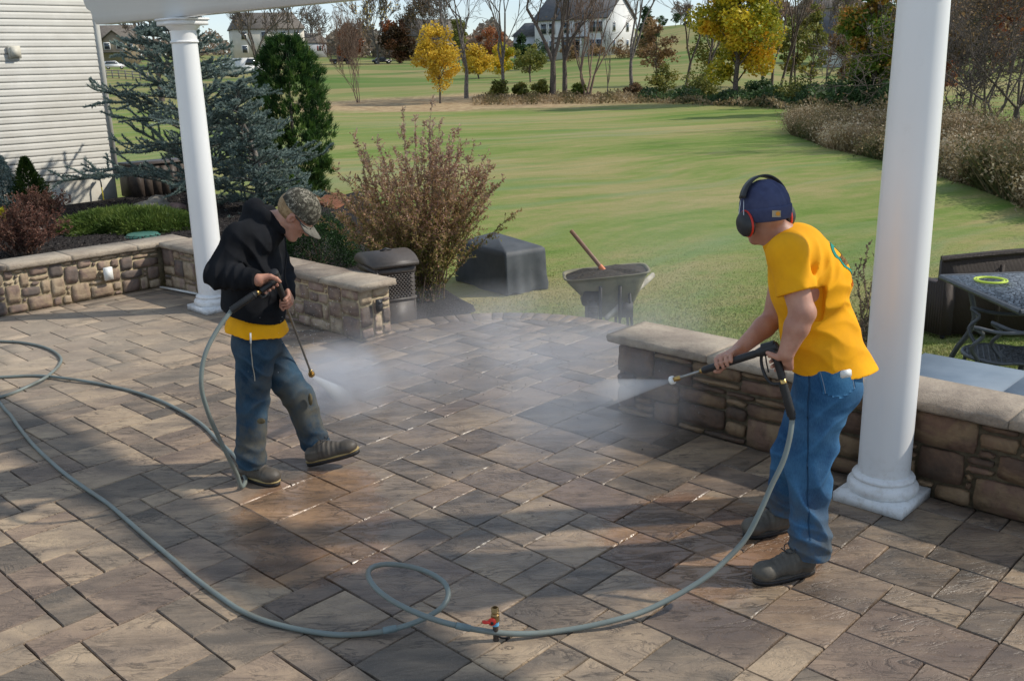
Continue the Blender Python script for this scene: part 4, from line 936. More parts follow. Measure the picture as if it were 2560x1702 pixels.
def mound(p, rx, ry, rz, mat, label, n, ls, lw, name, cat, seed, rough=.14, nrm_out=.6, lift=.0, group=None):
    rs = np.random.default_rng(seed); o = empty(name, p, label, cat, group); b = np.array(p, float); D = rs.normal(size=(n, 3)); D[:, 2] = np.abs(D[:, 2]) * 1.0 - lift; D /= np.linalg.norm(D, axis=1)[:, None]
    a = np.arctan2(D[:, 1], D[:, 0]); k = 1 + rough * np.sin(a * 5 + D[:, 2] * 4 + seed) * .6 + rough * np.sin(a * 11 - D[:, 2] * 9) * .5; P = b + D * np.array([rx, ry, rz]) * (k * rs.uniform(.55, 1.03, n) ** .5)[:, None]
    P[:, 2] = np.maximum(P[:, 2], b[2] + .005); tn = .5 + .25 * np.sin(P[:, 0] * 9) * np.sin(P[:, 1] * 8 + 2) + rs.normal(size=n) * .18 + D[:, 2] * .1
    V, F, R = cards(P, D * nrm_out + rs.normal(size=(n, 3)) * .55 + [0, 0, .15], ls, lw, rnd=np.clip(tn, 0, 1)); npmesh('foliage', V, F, mat, o, rnd=R)
    St = [(b + [0, 0, .0], b + D[q] * np.array([rx, ry, rz]) * .7, .006, .003) for q in range(26)]; segs(St, TWIG, 'stems', o, 3); return o
g = gz(800, 640, -.1)[:2]; mound(v3(g, -.22), .50, .42, .62, BOX, 'rounded dark green boxwood behind the wall, left of the rusty shrub', 15000, .022, .014, 'boxwood', 'shrub', 5)
JUN = leafmat('juniper_leaf', [(0, (.03, .06, .012)), (.5, (.10, .16, .03)), (1, (.22, .28, .06))])
g = (gz(165, 568, .08)[:2] + gz(462, 560, .08)[:2]) / 2 + [0, .15]; mound(v3(g, .0), 1.0, .60, .27, JUN, 'low spreading bright green juniper in the mulch bed', 30000, .075, .012, 'juniper', 'shrub', 6, .1, .8)
BAR = leafmat('barberry_leaf', [(0, (.055, .03, .02)), (.4, (.15, .07, .05)), (.75, (.27, .11, .075)), (1, (.36, .20, .12))])
g = gz(60, 640, .0)[:2]; shrub(v3(g, .0), .62, .62, 'wide red barberry bush behind the wall at the left edge', 9, BAR, 70, 20000, .022, .014, name='barberry', arch=.3, twigs=7, tone_by_h=False, group='red barberry bushes in the mulch bed')
g = gz(105, 560, .0)[:2]; shrub(v3(g, .0), .52, .50, 'smaller red barberry farther back, beside the little green conifer', 10, BAR, 45, 9000, .024, .014, name='barberry', arch=.3, tone_by_h=False, group='red barberry bushes in the mulch bed')
CON = leafmat('conifer_leaf', [(0, (.02, .045, .012)), (.6, (.07, .12, .02)), (1, (.17, .22, .04))])
g = gz(82, 532, .0)[:2]; rs = np.random.default_rng(12)
def smallcone(p, h_, r_, mat, label, n, name, cat, ls=.06, seed=1, droop=.6):
    rs = np.random.default_rng(seed); o = empty(name, p, label, cat); b = np.array(p, float); z = rs.uniform(0, 1, n) ** 1.2; a = rs.uniform(0, 6.28, n); lob = 1 + .22 * np.sin(a * 4 + z * 9 + seed); rr = r_ * (1 - z) ** .8 * lob * rs.uniform(.5, 1, n)
    P = b + np.c_[np.cos(a) * rr, np.sin(a) * rr, z * h_]; V, F, R = cards(P, np.c_[np.cos(a), np.sin(a), np.full(n, droop)] + rs.normal(size=(n, 3)) * .4, ls, ls * .3, rnd=np.clip(.5 + .2 * np.sin(a * 3 + z * 14) + rs.normal(size=n) * .18, 0, 1)); npmesh('foliage', V, F, mat, o, rnd=R)
    segs([(b, b + [0, 0, h_ * .9], .02, .006)], BARK, 'trunk', o, 5)
smallcone(v3(g, .0), .85, .38, CON, 'small yellow-green conifer against the foundation of the siding house', 9000, 'dwarf_conifer', 'conifer', .05, 2, 1.0)
g = gz(15, 535, .0)[:2]; smallcone(v3(g, .0), .95, .42, BLUE, 'weeping blue spruce cut by the left edge of the picture', 9000, 'weeping_spruce', 'conifer', .05, 3, -.6)
g = gz(6, 560, .0)[:2]; mound(v3(g, .0), .10, .10, .22, leafmat('yellow_petal', [(0, (.30, .28, .02)), (1, (.75, .62, .05))]), 'tiny yellow-leaved plant at the very left edge', 260, .06, .03, 'yellow_plant', 'plant', 4)
WEED = leafmat('weed_leaf', [(0, (.06, .065, .03)), (.5, (.17, .13, .08)), (1, (.33, .25, .16))])
g = gz(2150, 985, -.25)[:2]; wp = gy(2150, 940, 6.1); shrub(v3(wp[:2], LAWN), 1.20, .26, 'tall dry weed with brown seed heads between the man in yellow and the nearer column', 14, WEED, 22, 9500, .016, .011, name='dry_weed', cat='weed', arch=.1, twigs=6, upward=.9, tone_by_h=False)
# autumn meadow strip at the right: dense stalks nobody could count
MEAD = leafmat('dry_stalk', [(0, (.09, .10, .035)), (.3, (.20, .145, .075)), (.55, (.33, .23, .125)), (.8, (.50, .38, .24)), (1, (.68, .58, .42))])
def meadow(name, pxs, rs0, depth, hts, n, seed):
    rs = np.random.default_rng(seed); t = rs.uniform(0, 1, n); k = np.linspace(0, 1, len(pxs)); X = np.interp(t, k, pxs); R = np.interp(t, k, rs0) + rs.uniform(0, 1, n) ** 1.2 * depth; Hh = np.interp(t, k, hts)
    P = np.array([[*gd(a, b), 0] for a, b in zip(X, R)]); lump = .58 + .34 * np.sin(P[:, 0] * 1.7 + 1 + np.sin(P[:, 1])) * np.sin(P[:, 1] * 1.3) + .26 * np.sin(P[:, 0] * 3.7 + 2) * np.sin(P[:, 1] * 3.1)
    base = terr(P[:, 0], P[:, 1]); h_ = Hh * lump * rs.uniform(.55, 1.15, n); tone = .40 + .36 * np.sin(P[:, 0] * 1.1 + 2) * np.sin(P[:, 1] * .9 + np.sin(P[:, 0] * 2.3)) + rs.normal(size=n) * .16
    VV = []; RR_ = []
    P0 = P.copy(); P0[:, 2] = base; D = rs.normal(size=(n, 3)) * [.42, .42, 0] + [0, 0, 1]
    V, F, Rn = cards(P0, D, h_, .030, tri=True, jit=.1, rnd=np.clip(tone - .08, 0, 1)); VV.append(V); RR_.append(Rn)
    m_ = 4; Pt = np.repeat(P0 + D * (h_ * .8)[:, None], m_, 0) + rs.normal(size=(n * m_, 3)) * [.06, .06, .10]
    V, F, Rn = cards(Pt, None, .06, .035, tri=True, rnd=np.clip(np.repeat(tone, m_) + .12 + rs.normal(size=n * m_) * .12, 0, 1)); VV.append(V); RR_.append(Rn)
    V = np.concatenate(VV); return npmesh(name, V, np.arange(len(V)).reshape(-1, 3), MEAD, rnd=np.concatenate(RR_), kind='stuff')
meadow('dry_meadow', [1985, 2080, 2200, 2330], [32, 27, 24, 21.0], 10, [.75, .85, .9, .9], 15000, 1)
meadow('dry_meadow', [2310, 2420, 2520, 2750], [21.5, 19.5, 17.8, 14], 9, [.9, .95, 1.0, 1.0], 22000, 2)

# mown grass blades over the near lawn: stuff
def blades(name, n, r0, r1, a0, a1, seed, h_=.026, wd=.006):
    rs = np.random.default_rng(seed); a = np.radians(rs.uniform(a0, a1, n)); r = np.exp(rs.uniform(math.log(r0), math.log(r1), n)); X, Y = r * np.sin(a), r * np.cos(a)
    ok = np.hypot(X - ACC[0], Y - ACC[1]) > ACR + .01
    qa = (X - C_A[0]) * DA[0] + (Y - C_A[1]) * DA[1]; qb = (X - C_A[0]) * DB[0] + (Y - C_A[1]) * DB[1]
    ra = (X - RW0[0]) * DA[0] + (Y - RW0[1]) * DA[1]; rb = (X - RW0[0]) * DB[0] + (Y - RW0[1]) * DB[1]
    ok &= (qb > .34) | (qa > 3.5); ok &= (rb > .33) | ((ra < 0) & (rb > -.4)); ok &= ~((qa < 0) & (qb < np.minimum(4.6, .4 + 1.25 * -qa)))
    ok &= rs.uniform(0, 1, len(r)) < 1.15 - (r - r0) / (r1 - r0); ok &= (X - gb[0]) ** 2 / 1.1 ** 2 + (Y - gb[1]) ** 2 / .75 ** 2 > 1; fade = np.clip((r1 - r) / (r1 * .45), 0, 1)
    X, Y, r, fade = X[ok], Y[ok], r[ok], fade[ok]; n = len(X); P = np.c_[X, Y, terr(X, Y) - .004]; sc_ = np.clip(r / 10, 1, 3.2)
    D = rs.normal(size=(n, 3)) * [.9, .9, 0] + [0, 0, 1]; V, F, R = cards(P, D, h_ * (.15 + .85 * fade), wd * sc_, tri=True, jit=.35, rnd=rs.uniform(0, 1, n)); return npmesh(name, V, F, lawn_blade, rnd=R, kind='stuff')
lawn_blade = lawn_mat(True); gb = gz(1040, 720, LAWN)[:2]
blades('grass', 420000, 7.6, 15, -24, 31, 3)
blades('grass', 70000, 6.2, 11, 14, 36, 4)

# ================================================================ FAR HOUSES, BARN, FENCE, CARS
def sidm(name, col): return simple(name, col, .7, .06, .8, 0)
W1 = sidm('white_siding', (.66, .66, .64)); W2 = sidm('grey_siding', (.42, .44, .47)); TAN = sidm('tan_stone', (.30, .24, .16)); CRM = sidm('cream_siding_far', (.58, .54, .46))
ROOF = simple('grey_shingle', (.10, .10, .105), .9, .15, 2, 0); ROOFB = simple('brown_shingle', (.15, .13, .11), .9, .15, 2, 0)
m = M('window_glass'); GLS = m.done((.03, .04, .05), .08, spec=.8)
def bhouse(name, px_, r, yaw, Wd, Dp, eave, ridge, wall, roof, label, front=(), side=(), extra=None, zoff=0.0, hip=0.0, cat='house', shut=None, gable_side=1):
    """gabled house: ridge along its local x axis; front faces the camera side (local -y)"""
    g = gd(px_, r); z0 = tz(*g) + zoff; o = empty(name, (g[0], g[1], z0), label, cat); az_ = math.atan2(g[0], g[1]); ya_ = -az_ + yaw
    ex_ = np.array([math.cos(ya_), math.sin(ya_), 0]); ey = np.array([-math.sin(ya_), math.cos(ya_), 0]); ez = np.array([0, 0, 1.0]); b = np.array([g[0], g[1], z0])
    pf = [(-Dp / 2, -1), (Dp / 2, -1), (Dp / 2, eave), (0, ridge - .05), (-Dp / 2, eave)]
    if hip: MB().box(b + ez * (eave - 1) / 2, (Wd, Dp, eave + 1), [ex_, ey, ez]).build('wall', wall, o)
    else: MB().prism(pf, ey, ez, b - ex_ * Wd / 2, ex_ * Wd).build('wall', wall, o)
    ov = .35; mb = MB(); hx = Wd / 2 + ov; hy = Dp / 2 + ov; zl = eave - .1; t = .18; hh = hip
    V = [b + ex_ * x + ey * y + ez * z for x, y, z in ((-hx, -hy, zl), (hx, -hy, zl), (hx, hy, zl), (-hx, hy, zl), (-hx + hh, 0, ridge), (hx - hh, 0, ridge))]; Vt = [v + ez * t for v in V]
    F = [(0, 1, 5, 4), (2, 3, 4, 5), (1, 2, 5), (3, 0, 4)]
    if hip: mb.add(V + Vt, [tuple(i + 6 for i in f) for f in F] + [f[::-1] for f in F] + [(0, 1, 7, 6), (1, 2, 8, 7), (2, 3, 9, 8), (3, 0, 6, 9)])
    else: mb.add(V + Vt, [(0, 1, 5, 4)[::-1], (2, 3, 4, 5)[::-1], (6, 7, 11, 10), (8, 9, 10, 11), (0, 1, 7, 6), (2, 3, 9, 8), (1, 5, 11, 7), (5, 2, 8, 11), (3, 4, 10, 9), (4, 0, 6, 10)])
    mb.build('roof', roof, o)
    def win(x, z, w_, h_, on_side=False):
        c = b + (ex_ * (Wd / 2 + .02) * gable_side + ey * x if on_side else -ey * (Dp / 2 + .02) + ex_ * x) + ez * z; e1, e2 = (ey, ex_ * gable_side) if on_side else (ex_, -ey)
        f_ = MB().box(c, (w_ + .3, .08, h_ + .3), [e1, e2, ez]).build('window', W1, o); MB().box(c + e2 * .05, (w_, .04, h_), [e1, e2, ez]).build('pane', GLS, f_)
        if shut:
            for s_ in (-1, 1): MB().box(c + e1 * s_ * (w_ / 2 + .38), (.4, .1, h_ + .2), [e1, e2, ez]).build('shutter', shut, o)
    for q in front: win(*q)
    for q in side: win(*q, True)
    if extra: extra(b, ex_, ey, ez, o)
    return o
def porch(b, ex_, ey, ez, o):
    MB().box(b - ey * 6.2 + ex_ * 1.0 + ez * 2.75, (5.5, 2.4, .22), [ex_, ey, ez]).build('porch_roof', ROOF, o)
    for x in (-1.4, 3.4): MB().box(b - ey * 7.2 + ex_ * x + ez * 1.3, (.22, .22, 2.7), [ex_, ey, ez]).build('porch_post', W1, o)
    MB().box(b - ey * 5.05 + ex_ * 1.2 + ez * 1.0, (1.1, .1, 2.1), [ex_, ey, ez]).build('door', DARK, o)
    MB().box(b + ex_ * (-9.0) + ez * 1.6, (5.0, 8, 3.6), [ex_, ey, ez]).build('side_wing', W2, o)
    MB().prism([(-4.3, 3.3), (4.3, 3.3), (0, 5.6)], ey, ez, b - ex_ * 11.8, ex_ * 5.3).build('wing_roof', ROOF, o)
    MB().box(b + ex_ * 6.2 + ey * .5 + ez * 9.3, (.3, .3, .8), [ex_, ey, ez]).build('chimney', ROOF, o)
bhouse('two_storey_house', 1462, 170, -.52, 13.5, 9.5, 5.6, 9.2, W1, ROOF, 'white two-storey house with grey roof standing behind the bare trees', [(x, z, 1.0, 1.5) for z in (1.6, 4.3) for x in (-5, -3.4, -.6, 1.4, 4.2, 5.4)], [(x, z, .7, 1.2) for z in (1.6, 4.3) for x in (-2.4, 2.2)], porch)
bhouse('two_storey_house', 672, 262, .12, 17, 11, 6.6, 10.4, CRM, ROOFB, 'cream two-storey house with brown-grey roof, seen above the pine', [(x, z, 1.2, 1.6) for z in (1.9, 5.0) for x in (-6, -1.2, 3.4, 6.8)], [], None, zoff=1.6, hip=2.0)
bhouse('grey_cottage', 772, 330, .5, 9, 8, 3.4, 6.2, W2, ROOFB, 'small grey house with white trim right of the cream house', [(x, 1.7, .9, 1.3) for x in (-2.4, 2.2)], [], None, zoff=1.0, shut=simple('red_shutter', (.2, .04, .03), .6))
def gab(b, ex_, ey, ez, o):
    c = b - ey * 4.9 + ex_ * 2.0
    MB().prism([(-3.2, -.5), (3.2, -.5), (3.2, 5.4), (0, 8.0), (-3.2, 5.4)], ex_, ez, c, -ey * 1.6).build('front_gable', TAN, o)
    MB().prism([(-3.6, 5.15), (0, 8.05), (3.6, 5.15), (3.6, 5.45), (0, 8.4), (-3.6, 5.45)], ex_, ez, c + ey * .2, -ey * 2.2).build('gable_roof', ROOFB, o)
    for x in (-1.6, 1.5):
        f_ = MB().box(c - ey * 1.65 + ex_ * x + ez * 4.2, (1.7, .1, 1.9), [ex_, ey, ez]).build('window', W1, o); MB().box(c - ey * 1.72 + ex_ * x + ez * 4.2, (1.3, .08, 1.5), [ex_, ey, ez]).build('pane', GLS, f_)
    MB().box(c - ey * 2.6 + ez * 2.6, (8.5, 2.0, .25), [ex_, ey, ez]).build('porch_roof', ROOFB, o)
bhouse('tan_house', 276, 300, -.1, 15, 9, 5.4, 9.6, TAN, ROOFB, 'tan stone house with twin gables far away at the left, right of the siding wall', [(-5, 3.8, 1.2, 1.5), (6, 3.8, 1.2, 1.5)], [], gab, zoff=.5)
bhouse('barn', 2128, 118, .1, 6.4, 8, 2.3, 5.4, W1, ROOF, 'white barn with a large grey roof behind the slim bare trees', [(1.0, 1.2, .9, .9), (-1.2, 1.2, .6, .8)], [], None, cat='barn')
bhouse('hilltop_house', 2068, 300, .3, 12, 9, 3.4, 6.2, TAN, ROOFB, 'pale low house on the hilltop above the grey barn', [(-3, 1.6, 1.2, 1.2), (2, 1.6, 1.2, 1.2)], [], None)
bhouse('hidden_house', 1078, 260, .2, 14, 9, 5.6, 9.6, TAN, ROOFB, 'brown house roof showing between the autumn trees left of the olive tree', [(-3, 3.8, 1.0, 1.4), (3, 3.8, 1.0, 1.4)], [], None)
TYRE = simple('tyre_rubber', (.02, .02, .02), .8, .1, 10, 0); HUB = M('wheel_metal').done((.45, .45, .47), .35, metal=.8)
def car(px_, r, yaw, col, label, kind='sedan', zoff=0.0, name='parked_car', cat='car'):
    g = gd(px_, r); z0 = tz(*g) + zoff; o = empty(name, (g[0], g[1], z0), label, cat, None); az_ = math.atan2(g[0], g[1]); a = -az_ + yaw
    ex_ = np.array([math.cos(a), math.sin(a), 0]); ey = np.array([-math.sin(a), math.cos(a), 0]); ez = np.array([0, 0, 1.0]); b = np.array([g[0], g[1], z0])
    P = {'sedan': [(-2.2, .35), (-2.25, .75), (-2.1, .95), (-1.5, 1.0), (-.95, 1.42), (.35, 1.45), (1.05, 1.02), (2.0, .86), (2.25, .65), (2.2, .32)],
         'suv': [(-2.25, .4), (-2.3, .95), (-2.2, 1.15), (-2.05, 1.75), (.35, 1.82), (1.0, 1.22), (2.15, 1.05), (2.3, .8), (2.25, .38)],
         'pickup': [(-2.6, .5), (-2.65, 1.15), (-.75, 1.18), (-.65, 1.8), (.7, 1.85), (1.25, 1.25), (2.5, 1.12), (2.65, .85), (2.6, .45)],
         'van': [(-2.4, .4), (-2.45, 1.2), (-2.35, 2.1), (1.2, 2.15), (1.95, 1.3), (2.4, 1.1), (2.45, .4)]}[kind]
    PM = simple('car_paint_' + kind + str(px_), col, .25, .02, 3, 0, spec=.6)
    MB().prism(P, ex_, ez, b - ey * .88, ey * 1.76).build('body', PM, o, bevel=.09, seg=2)
    top = max(z for x, z in P); xs = {'sedan': (-1.25, .75, 1.02), 'suv': (-1.95, .75, 1.2), 'pickup': (-.55, 1.0, 1.24), 'van': (-.3, 1.5, 1.35)}[kind]
    MB().prism([(xs[0], xs[2]), (xs[0] + .35, top - .12), (xs[1] - .45, top - .12), (xs[1], xs[2])], ex_, ez, b - ey * .90, ey * 1.80).build('windows', GLS, o)
    for x in (-1.4, 1.42):
        for s_ in (-1, 1):
            w_ = MB().lathe(b + ex_ * x + ey * s_ * .78 + ez * .34, [(.34, -.1), (.35, 0), (.34, .1)], 16, [ex_, ez, ey * s_]).build('wheel', TYRE, o, smooth=True); MB().lathe(b + ex_ * x + ey * s_ * .88 + ez * .34, [(.2, -.02), (.2, .02)], 12, [ex_, ez, ey * s_]).build('hub', HUB, w_)
    return o
car(853, 240, .1, (.015, .015, .018), 'black pickup truck parked at the end of the far field', 'pickup')
car(955, 236, .15, (.05, .05, .055), 'dark grey car parked in front of the dark autumn trees', 'sedan')
car(799, 330, .2, (.42, .50, .58), 'silver-blue sedan parked near the small grey cottage', 'sedan', .3)
car(286, 245, -.05, (.72, .72, .72), 'white four-by-four parked in front of the tan stone house', 'suv', .2)
car(612, 122, .3, (.70, .70, .68), 'white van partly hidden behind the blue cedar', 'van', .6, name='parked_van', cat='van')
# split rail fence
fo = None; FN = simple('grey_rail_wood', (.26, .24, .21), .9, .15, 3, .1); a_, b_ = gd(262, 175), gd(366, 150)
fo = empty('rail_fence', (a_[0], a_[1], tz(*a_)), 'grey wooden split rail fence crossing the far grass at the left', 'fence'); n = 6
for q in range(n + 1):
    p = a_ + (b_ - a_) * q / n; MB().box(v3(p, tz(*p) + .6), (.16, .16, 1.3)).build('post', FN, fo)
    if q < n:
        p2 = a_ + (b_ - a_) * (q + 1) / n
        for z in (.35, .75, 1.12): MB().tube([v3(p, tz(*p) + z), v3(p2, tz(*p2) + z)], .06, 5).build('rail', FN, fo)
# ================================================================ THINGS ON THE LAWN
RES = simple('brown_resin', (.075, .063, .055), .5, .1, 30, .15)
def frame2(d): d = nrm([d[0], d[1], 0]); return d, np.array([-d[1], d[0], 0.0]), np.array([0, 0, 1.0])
# wicker waste bin beside the pillar
cb = gz(956, 812, 0)[:2]; fr = nrm(gz(1042, 799, 0)[:2] - cb); bk = np.array([-fr[1], fr[0]])
W_, D_, HB = .37, .44, topz(948, 684, cb + fr * .0) - LAWN
c0 = cb + fr * (W_ / 2 - .035) + bk * D_ / 2; HB += .05; ax = [v3(fr), v3(bk), [0, 0, 1.0]]; ax = [np.array(a) for a in ax]
bn = empty('waste_bin', v3(c0, LAWN), 'tall dark brown wicker-look waste bin with a domed lid beside the wall pillar', 'bin')
MB().box(v3(c0, LAWN + HB / 2 - .01), (W_ - .04, D_ - .04, HB - .02), ax, 1.02).build('bin_body', RES, bn)
for s_, (e1, e2, wd, dp) in enumerate(((ax[0], -ax[1], W_, D_), (-ax[1], ax[0], D_, W_), (ax[1], -ax[0], D_, W_), (-ax[0], ax[1], W_, D_))):
    cc = v3(c0) + e2 * (dp / 2 - .012)
    MB().box(cc - e1 * (wd / 2 - .015) + [0, 0, LAWN + HB / 2], (.03, .03, HB - .02), [e1, e2, ax[2]]).build('corner_post', RES, bn, bevel=.004)
    for z, h_ in ((.02, .05), (HB * .60, .028), (HB - .05, .05)): MB().box(cc + [0, 0, LAWN + z], (wd - .03, .022, h_), [e1, e2, ax[2]]).build('rail', RES, bn, bevel=.003)
    if s_ in (0, 1):
        mb = MB(); n_ = 10; m_ = 13
        for q in range(m_):
            z = LAWN + HB * .62 + (HB * .30) * (q + .5) / m_
            for w2 in range(n_):
                x = -wd / 2 + .04 + (wd - .08) * (w2 + .5 + (.25 if q % 2 else -.25)) / n_; mb.box(cc + e1 * x + e2 * (.001 + .004) + [0, 0, z], ((wd - .08) / n_ * .8, .010, HB * .30 / m_ * .8), [e1, e2, ax[2]])
        o = mb.build('woven_panel', RES, bn); o['kind'] = 'stuff'
        MB().box(cc + e2 * .001 + [0, 0, LAWN + HB * .31], (wd - .07, .012, HB * .53), [e1, e2, ax[2]]).build('lower_panel', RES, bn, bevel=.003)
pf = [(-D_ / 2 - .02, 0), (-D_ / 2 - .02, .03)] + [(-(D_ / 2 + .0) * math.cos(t), .03 + .075 * math.sin(t)) for t in np.linspace(.25, math.pi - .25, 9)] + [(D_ / 2 + .02, .03), (D_ / 2 + .02, 0)]
lid = MB().prism(pf, -ax[1], ax[2], v3(c0 - fr * (W_ / 2 + .02), LAWN + HB - .012), ax[0] * (W_ + .04)).build('lid', RES, bn, bevel=.004)
MB().tube([v3(c0, LAWN + HB + .095) + ax[0] * -.05, v3(c0, LAWN + HB + .11), v3(c0, LAWN + HB + .095) + ax[0] * .05], .009).build('handle', DARK, lid)

# covered grill / table under a grey cover: a draped box mesh with folds
COV = simple('grey_cover', (.068, .075, .082), .62, .12, 6, .2, .004, dirt=(.11, .115, .12), ds=2)
pa, pb_, pc = gz(1178, 738, LAWN), gz(1262, 741, LAWN), gz(1338, 727, LAWN)
e1 = nrm((pc - pb_)[:2]); e2 = np.array([-e1[1], e1[0]]); Lc, Dc = .52, .95; hc = topz(1285, 636, pb_[:2]) - LAWN
org = pb_[:2] + [0.02, .02]; NN = 26
def cover_pt(u, v, z):   # u,v in 0..1
    return org + e1 * (u * Lc) + e2 * (v * Dc), z
V = []; F = []; RN = []
def rr_loop(z, grow, fold, sh=0):
    P = []
    for s_, (a, b) in enumerate((((0, 0), (1, 0)), ((1, 0), (1, 1)), ((1, 1), (0, 1)), ((0, 1), (0, 0)))):
        for t in range(NN):
            u = a[0] + (b[0] - a[0]) * t / NN; v = a[1] + (b[1] - a[1]) * t / NN; p = org + e1 * (u * Lc) + e2 * (v * Dc); c = org + e1 * Lc / 2 + e2 * Dc / 2; d = nrm(p - c)
            k = s_ * NN + t; f = fold * (math.sin(k * .31 + s_) * .7 + math.sin(k * .83 + 2) * .3); p = p + d * (grow + f)
            P.append((p[0], p[1], LAWN + z + .012 * math.sin(k * .4) * (1 if z < .05 else 0)))
    return P
loops = [rr_loop(.005, .02, .028), rr_loop(.07, .03, .026), rr_loop(hc * .35, .008, .016), rr_loop(hc * .65, 0, .010), rr_loop(hc * .9, -.005, .004), rr_loop(hc, -.012, .002), rr_loop(hc + .02, -.05, 0)]
for L_ in loops: V += L_
q = 4 * NN
for l_ in range(len(loops) - 1):
    for k in range(q): F.append((l_ * q + k, l_ * q + (k + 1) % q, (l_ + 1) * q + (k + 1) % q, (l_ + 1) * q + k))
cc = org + e1 * Lc / 2 + e2 * Dc * .62; V.append((cc[0], cc[1], LAWN + hc + .13)); b_ = (len(loops) - 1) * q
for k in range(q): F.append((b_ + k, b_ + (k + 1) % q, len(V) - 1))
o = npmesh('covered_table', V, F, COV, smooth=True); tag(o, 'outdoor table hidden under a draped dark grey cover on the lawn behind the rusty shrub', 'covered table')

# wheelbarrow
wbp = gz(1490, 800, LAWN); wbp = np.array([.66, 8.55]); TRAY = simple('dirty_tray', (.22, .20, .13), .75, .2, 10, .3, .004, dirt=(.16, .13, .09), ds=5)
WOODG = simple('weathered_wood', (.40, .37, .30), .85, .2, 14, .3); BLK = simple('black_steel', (.022, .02, .02), .6, .2, 20, .2)
rimz = topz(1440, 682, wbp) ; RT = rimz
wb = empty('wheelbarrow', v3(wbp, LAWN), 'muddy olive-grey wheelbarrow standing on the lawn behind the round end of the patio', 'wheelbarrow')
pl_, pr_ = gy(1407, 674, wbp[1]), gy(1622, 690, wbp[1]); wl_ = nrm(v3(pr_[:2] - pl_[:2])); wf = np.array([-wl_[1], wl_[0], 0]); cx_ = (pl_ + pr_) / 2; Lw_ = np.linalg.norm((pr_ - pl_)[:2]); zr = (pl_[2] + pr_[2]) / 2
def tl(lw, ld, z, sx=0.0, rnd_=.35, n=36):
    P = []
    for k in range(n):
        t = 2 * math.pi * k / n; c_, s_ = math.cos(t), math.sin(t); e = 5; x = abs(c_) ** (2 / e) * math.copysign(1, c_); y = abs(s_) ** (2 / e) * math.copysign(1, s_)
        P.append(cx_ * [1, 1, 0] + wl_ * (x * lw / 2 + sx) + wf * (y * ld / 2) + np.array([0, 0, z + .03 * x * (z > zr - .05)]))
    return P
sec = [(Lw_ * .38, .22, zr - .38, .04), (Lw_ * .60, .34, zr - .22, .03), (Lw_ * .91, .47, zr - .03, 0), (Lw_ * .95, .45, zr, 0), (Lw_, .48, zr + .002, 0), (Lw_, .48, zr + .014, 0), (Lw_ * .95, .44, zr + .010, 0), (Lw_ * .93, .43, zr - .005, 0), (Lw_ * .90, .42, zr - .02, .01)]
V = []; F = []
for s_ in sec: V += tl(s_[0], s_[1], s_[2], s_[3])
for l_ in range(len(sec) - 1):
    for k in range(36): F.append((l_ * 36 + k, l_ * 36 + (k + 1) % 36, (l_ + 1) * 36 + (k + 1) % 36, (l_ + 1) * 36 + k))
F.append(tuple(range(35, -1, -1)))
npmesh('tray', V, F, TRAY, wb, smooth=True)
V = tl(Lw_ * .93, .43, zr - .008, .0); c_ = sum(V) / 36; V2 = [c_ + (v - c_) * .6 + np.array([0, 0, .03 + .02 * math.sin(k)]) for k, v in enumerate(V)]; V2b = c_ + np.array([0, 0, .045])
npmesh('mud', V + V2 + [V2b], [(k, (k + 1) % 36, 36 + (k + 1) % 36, 36 + k) for k in range(36)] + [(36 + k, 36 + (k + 1) % 36, 72) for k in range(36)], simple('wet_mud', (.06, .048, .036), .9, .3, 30, .8, .02), wb)
wc = gy(1478, 775, wbp[1] - .1); wc[2] = LAWN + .19
wh = MB().lathe(wc, [(.13, -.045), (.175, -.042), (.19, -.02), (.19, .02), (.175, .042), (.13, .045)], 28, [wf, [0, 0, 1], wl_]).build('wheel', TYRE, wb, smooth=True)
MB().lathe(wc, [(.13, -.03), (.13, .03)], 20, [wf, [0, 0, 1], wl_]).build('rim', BLK, wh)
for k in range(26):
    t = 2 * math.pi * k / 26; MB().box(wc + (wf * math.cos(t) + np.array([0, 0, 1]) * math.sin(t)) * .19, (.085, .022, .012), [wl_, nrm(-wf * math.sin(t) + np.array([0, 0, 1]) * math.cos(t)), nrm(wf * math.cos(t) + np.array([0, 0, 1]) * math.sin(t))]).build('tread_lug', TYRE, wh)
ha, hb_ = gy(1515, 797, wbp[1] - .30), gy(1634, 686, wbp[1] + .25); 
MB().box((ha + hb_) / 2, (np.linalg.norm(hb_ - ha), .035, .045), [nrm(hb_ - ha), nrm(np.cross([0, 0, 1], hb_ - ha)), nrm(np.cross(hb_ - ha, np.cross([0, 0, 1], hb_ - ha)))]).build('handle', WOODG, wb, bevel=.006)
dd = wl_ * -.0 + wf * .40; h2a, h2b = ha + dd * .9 - wl_ * .05, hb_ + dd * .7 - wl_ * .25
MB().box((h2a + h2b) / 2, (np.linalg.norm(h2b - h2a), .035, .045), [nrm(h2b - h2a), nrm(np.cross([0, 0, 1], h2b - h2a)), nrm(np.cross(h2b - h2a, np.cross([0, 0, 1], h2b - h2a)))]).build('handle', WOODG, wb, bevel=.006)
lg = gy(1576, 805, wbp[1] - .2)
for q in (0, 1):
    a = v3(lg[:2]) + wf * .34 * q; a[2] = LAWN; t_ = a + np.array([-.01, 0, .38]); MB().tube([a + [0.02, 0, 0], t_], .014, 6).build('leg', BLK, wb); MB().tube([a + wl_ * -.09 + [0, 0, .0], t_ - wl_ * .09], .014, 6).build('leg', BLK, wb)
MB().box(v3(lg[:2], LAWN + .23) + wf * .17 - wl_ * .04, (.12, .40, .12), [wl_, wf, [0, 0, 1]]).build('cross_brace', BLK, wb)
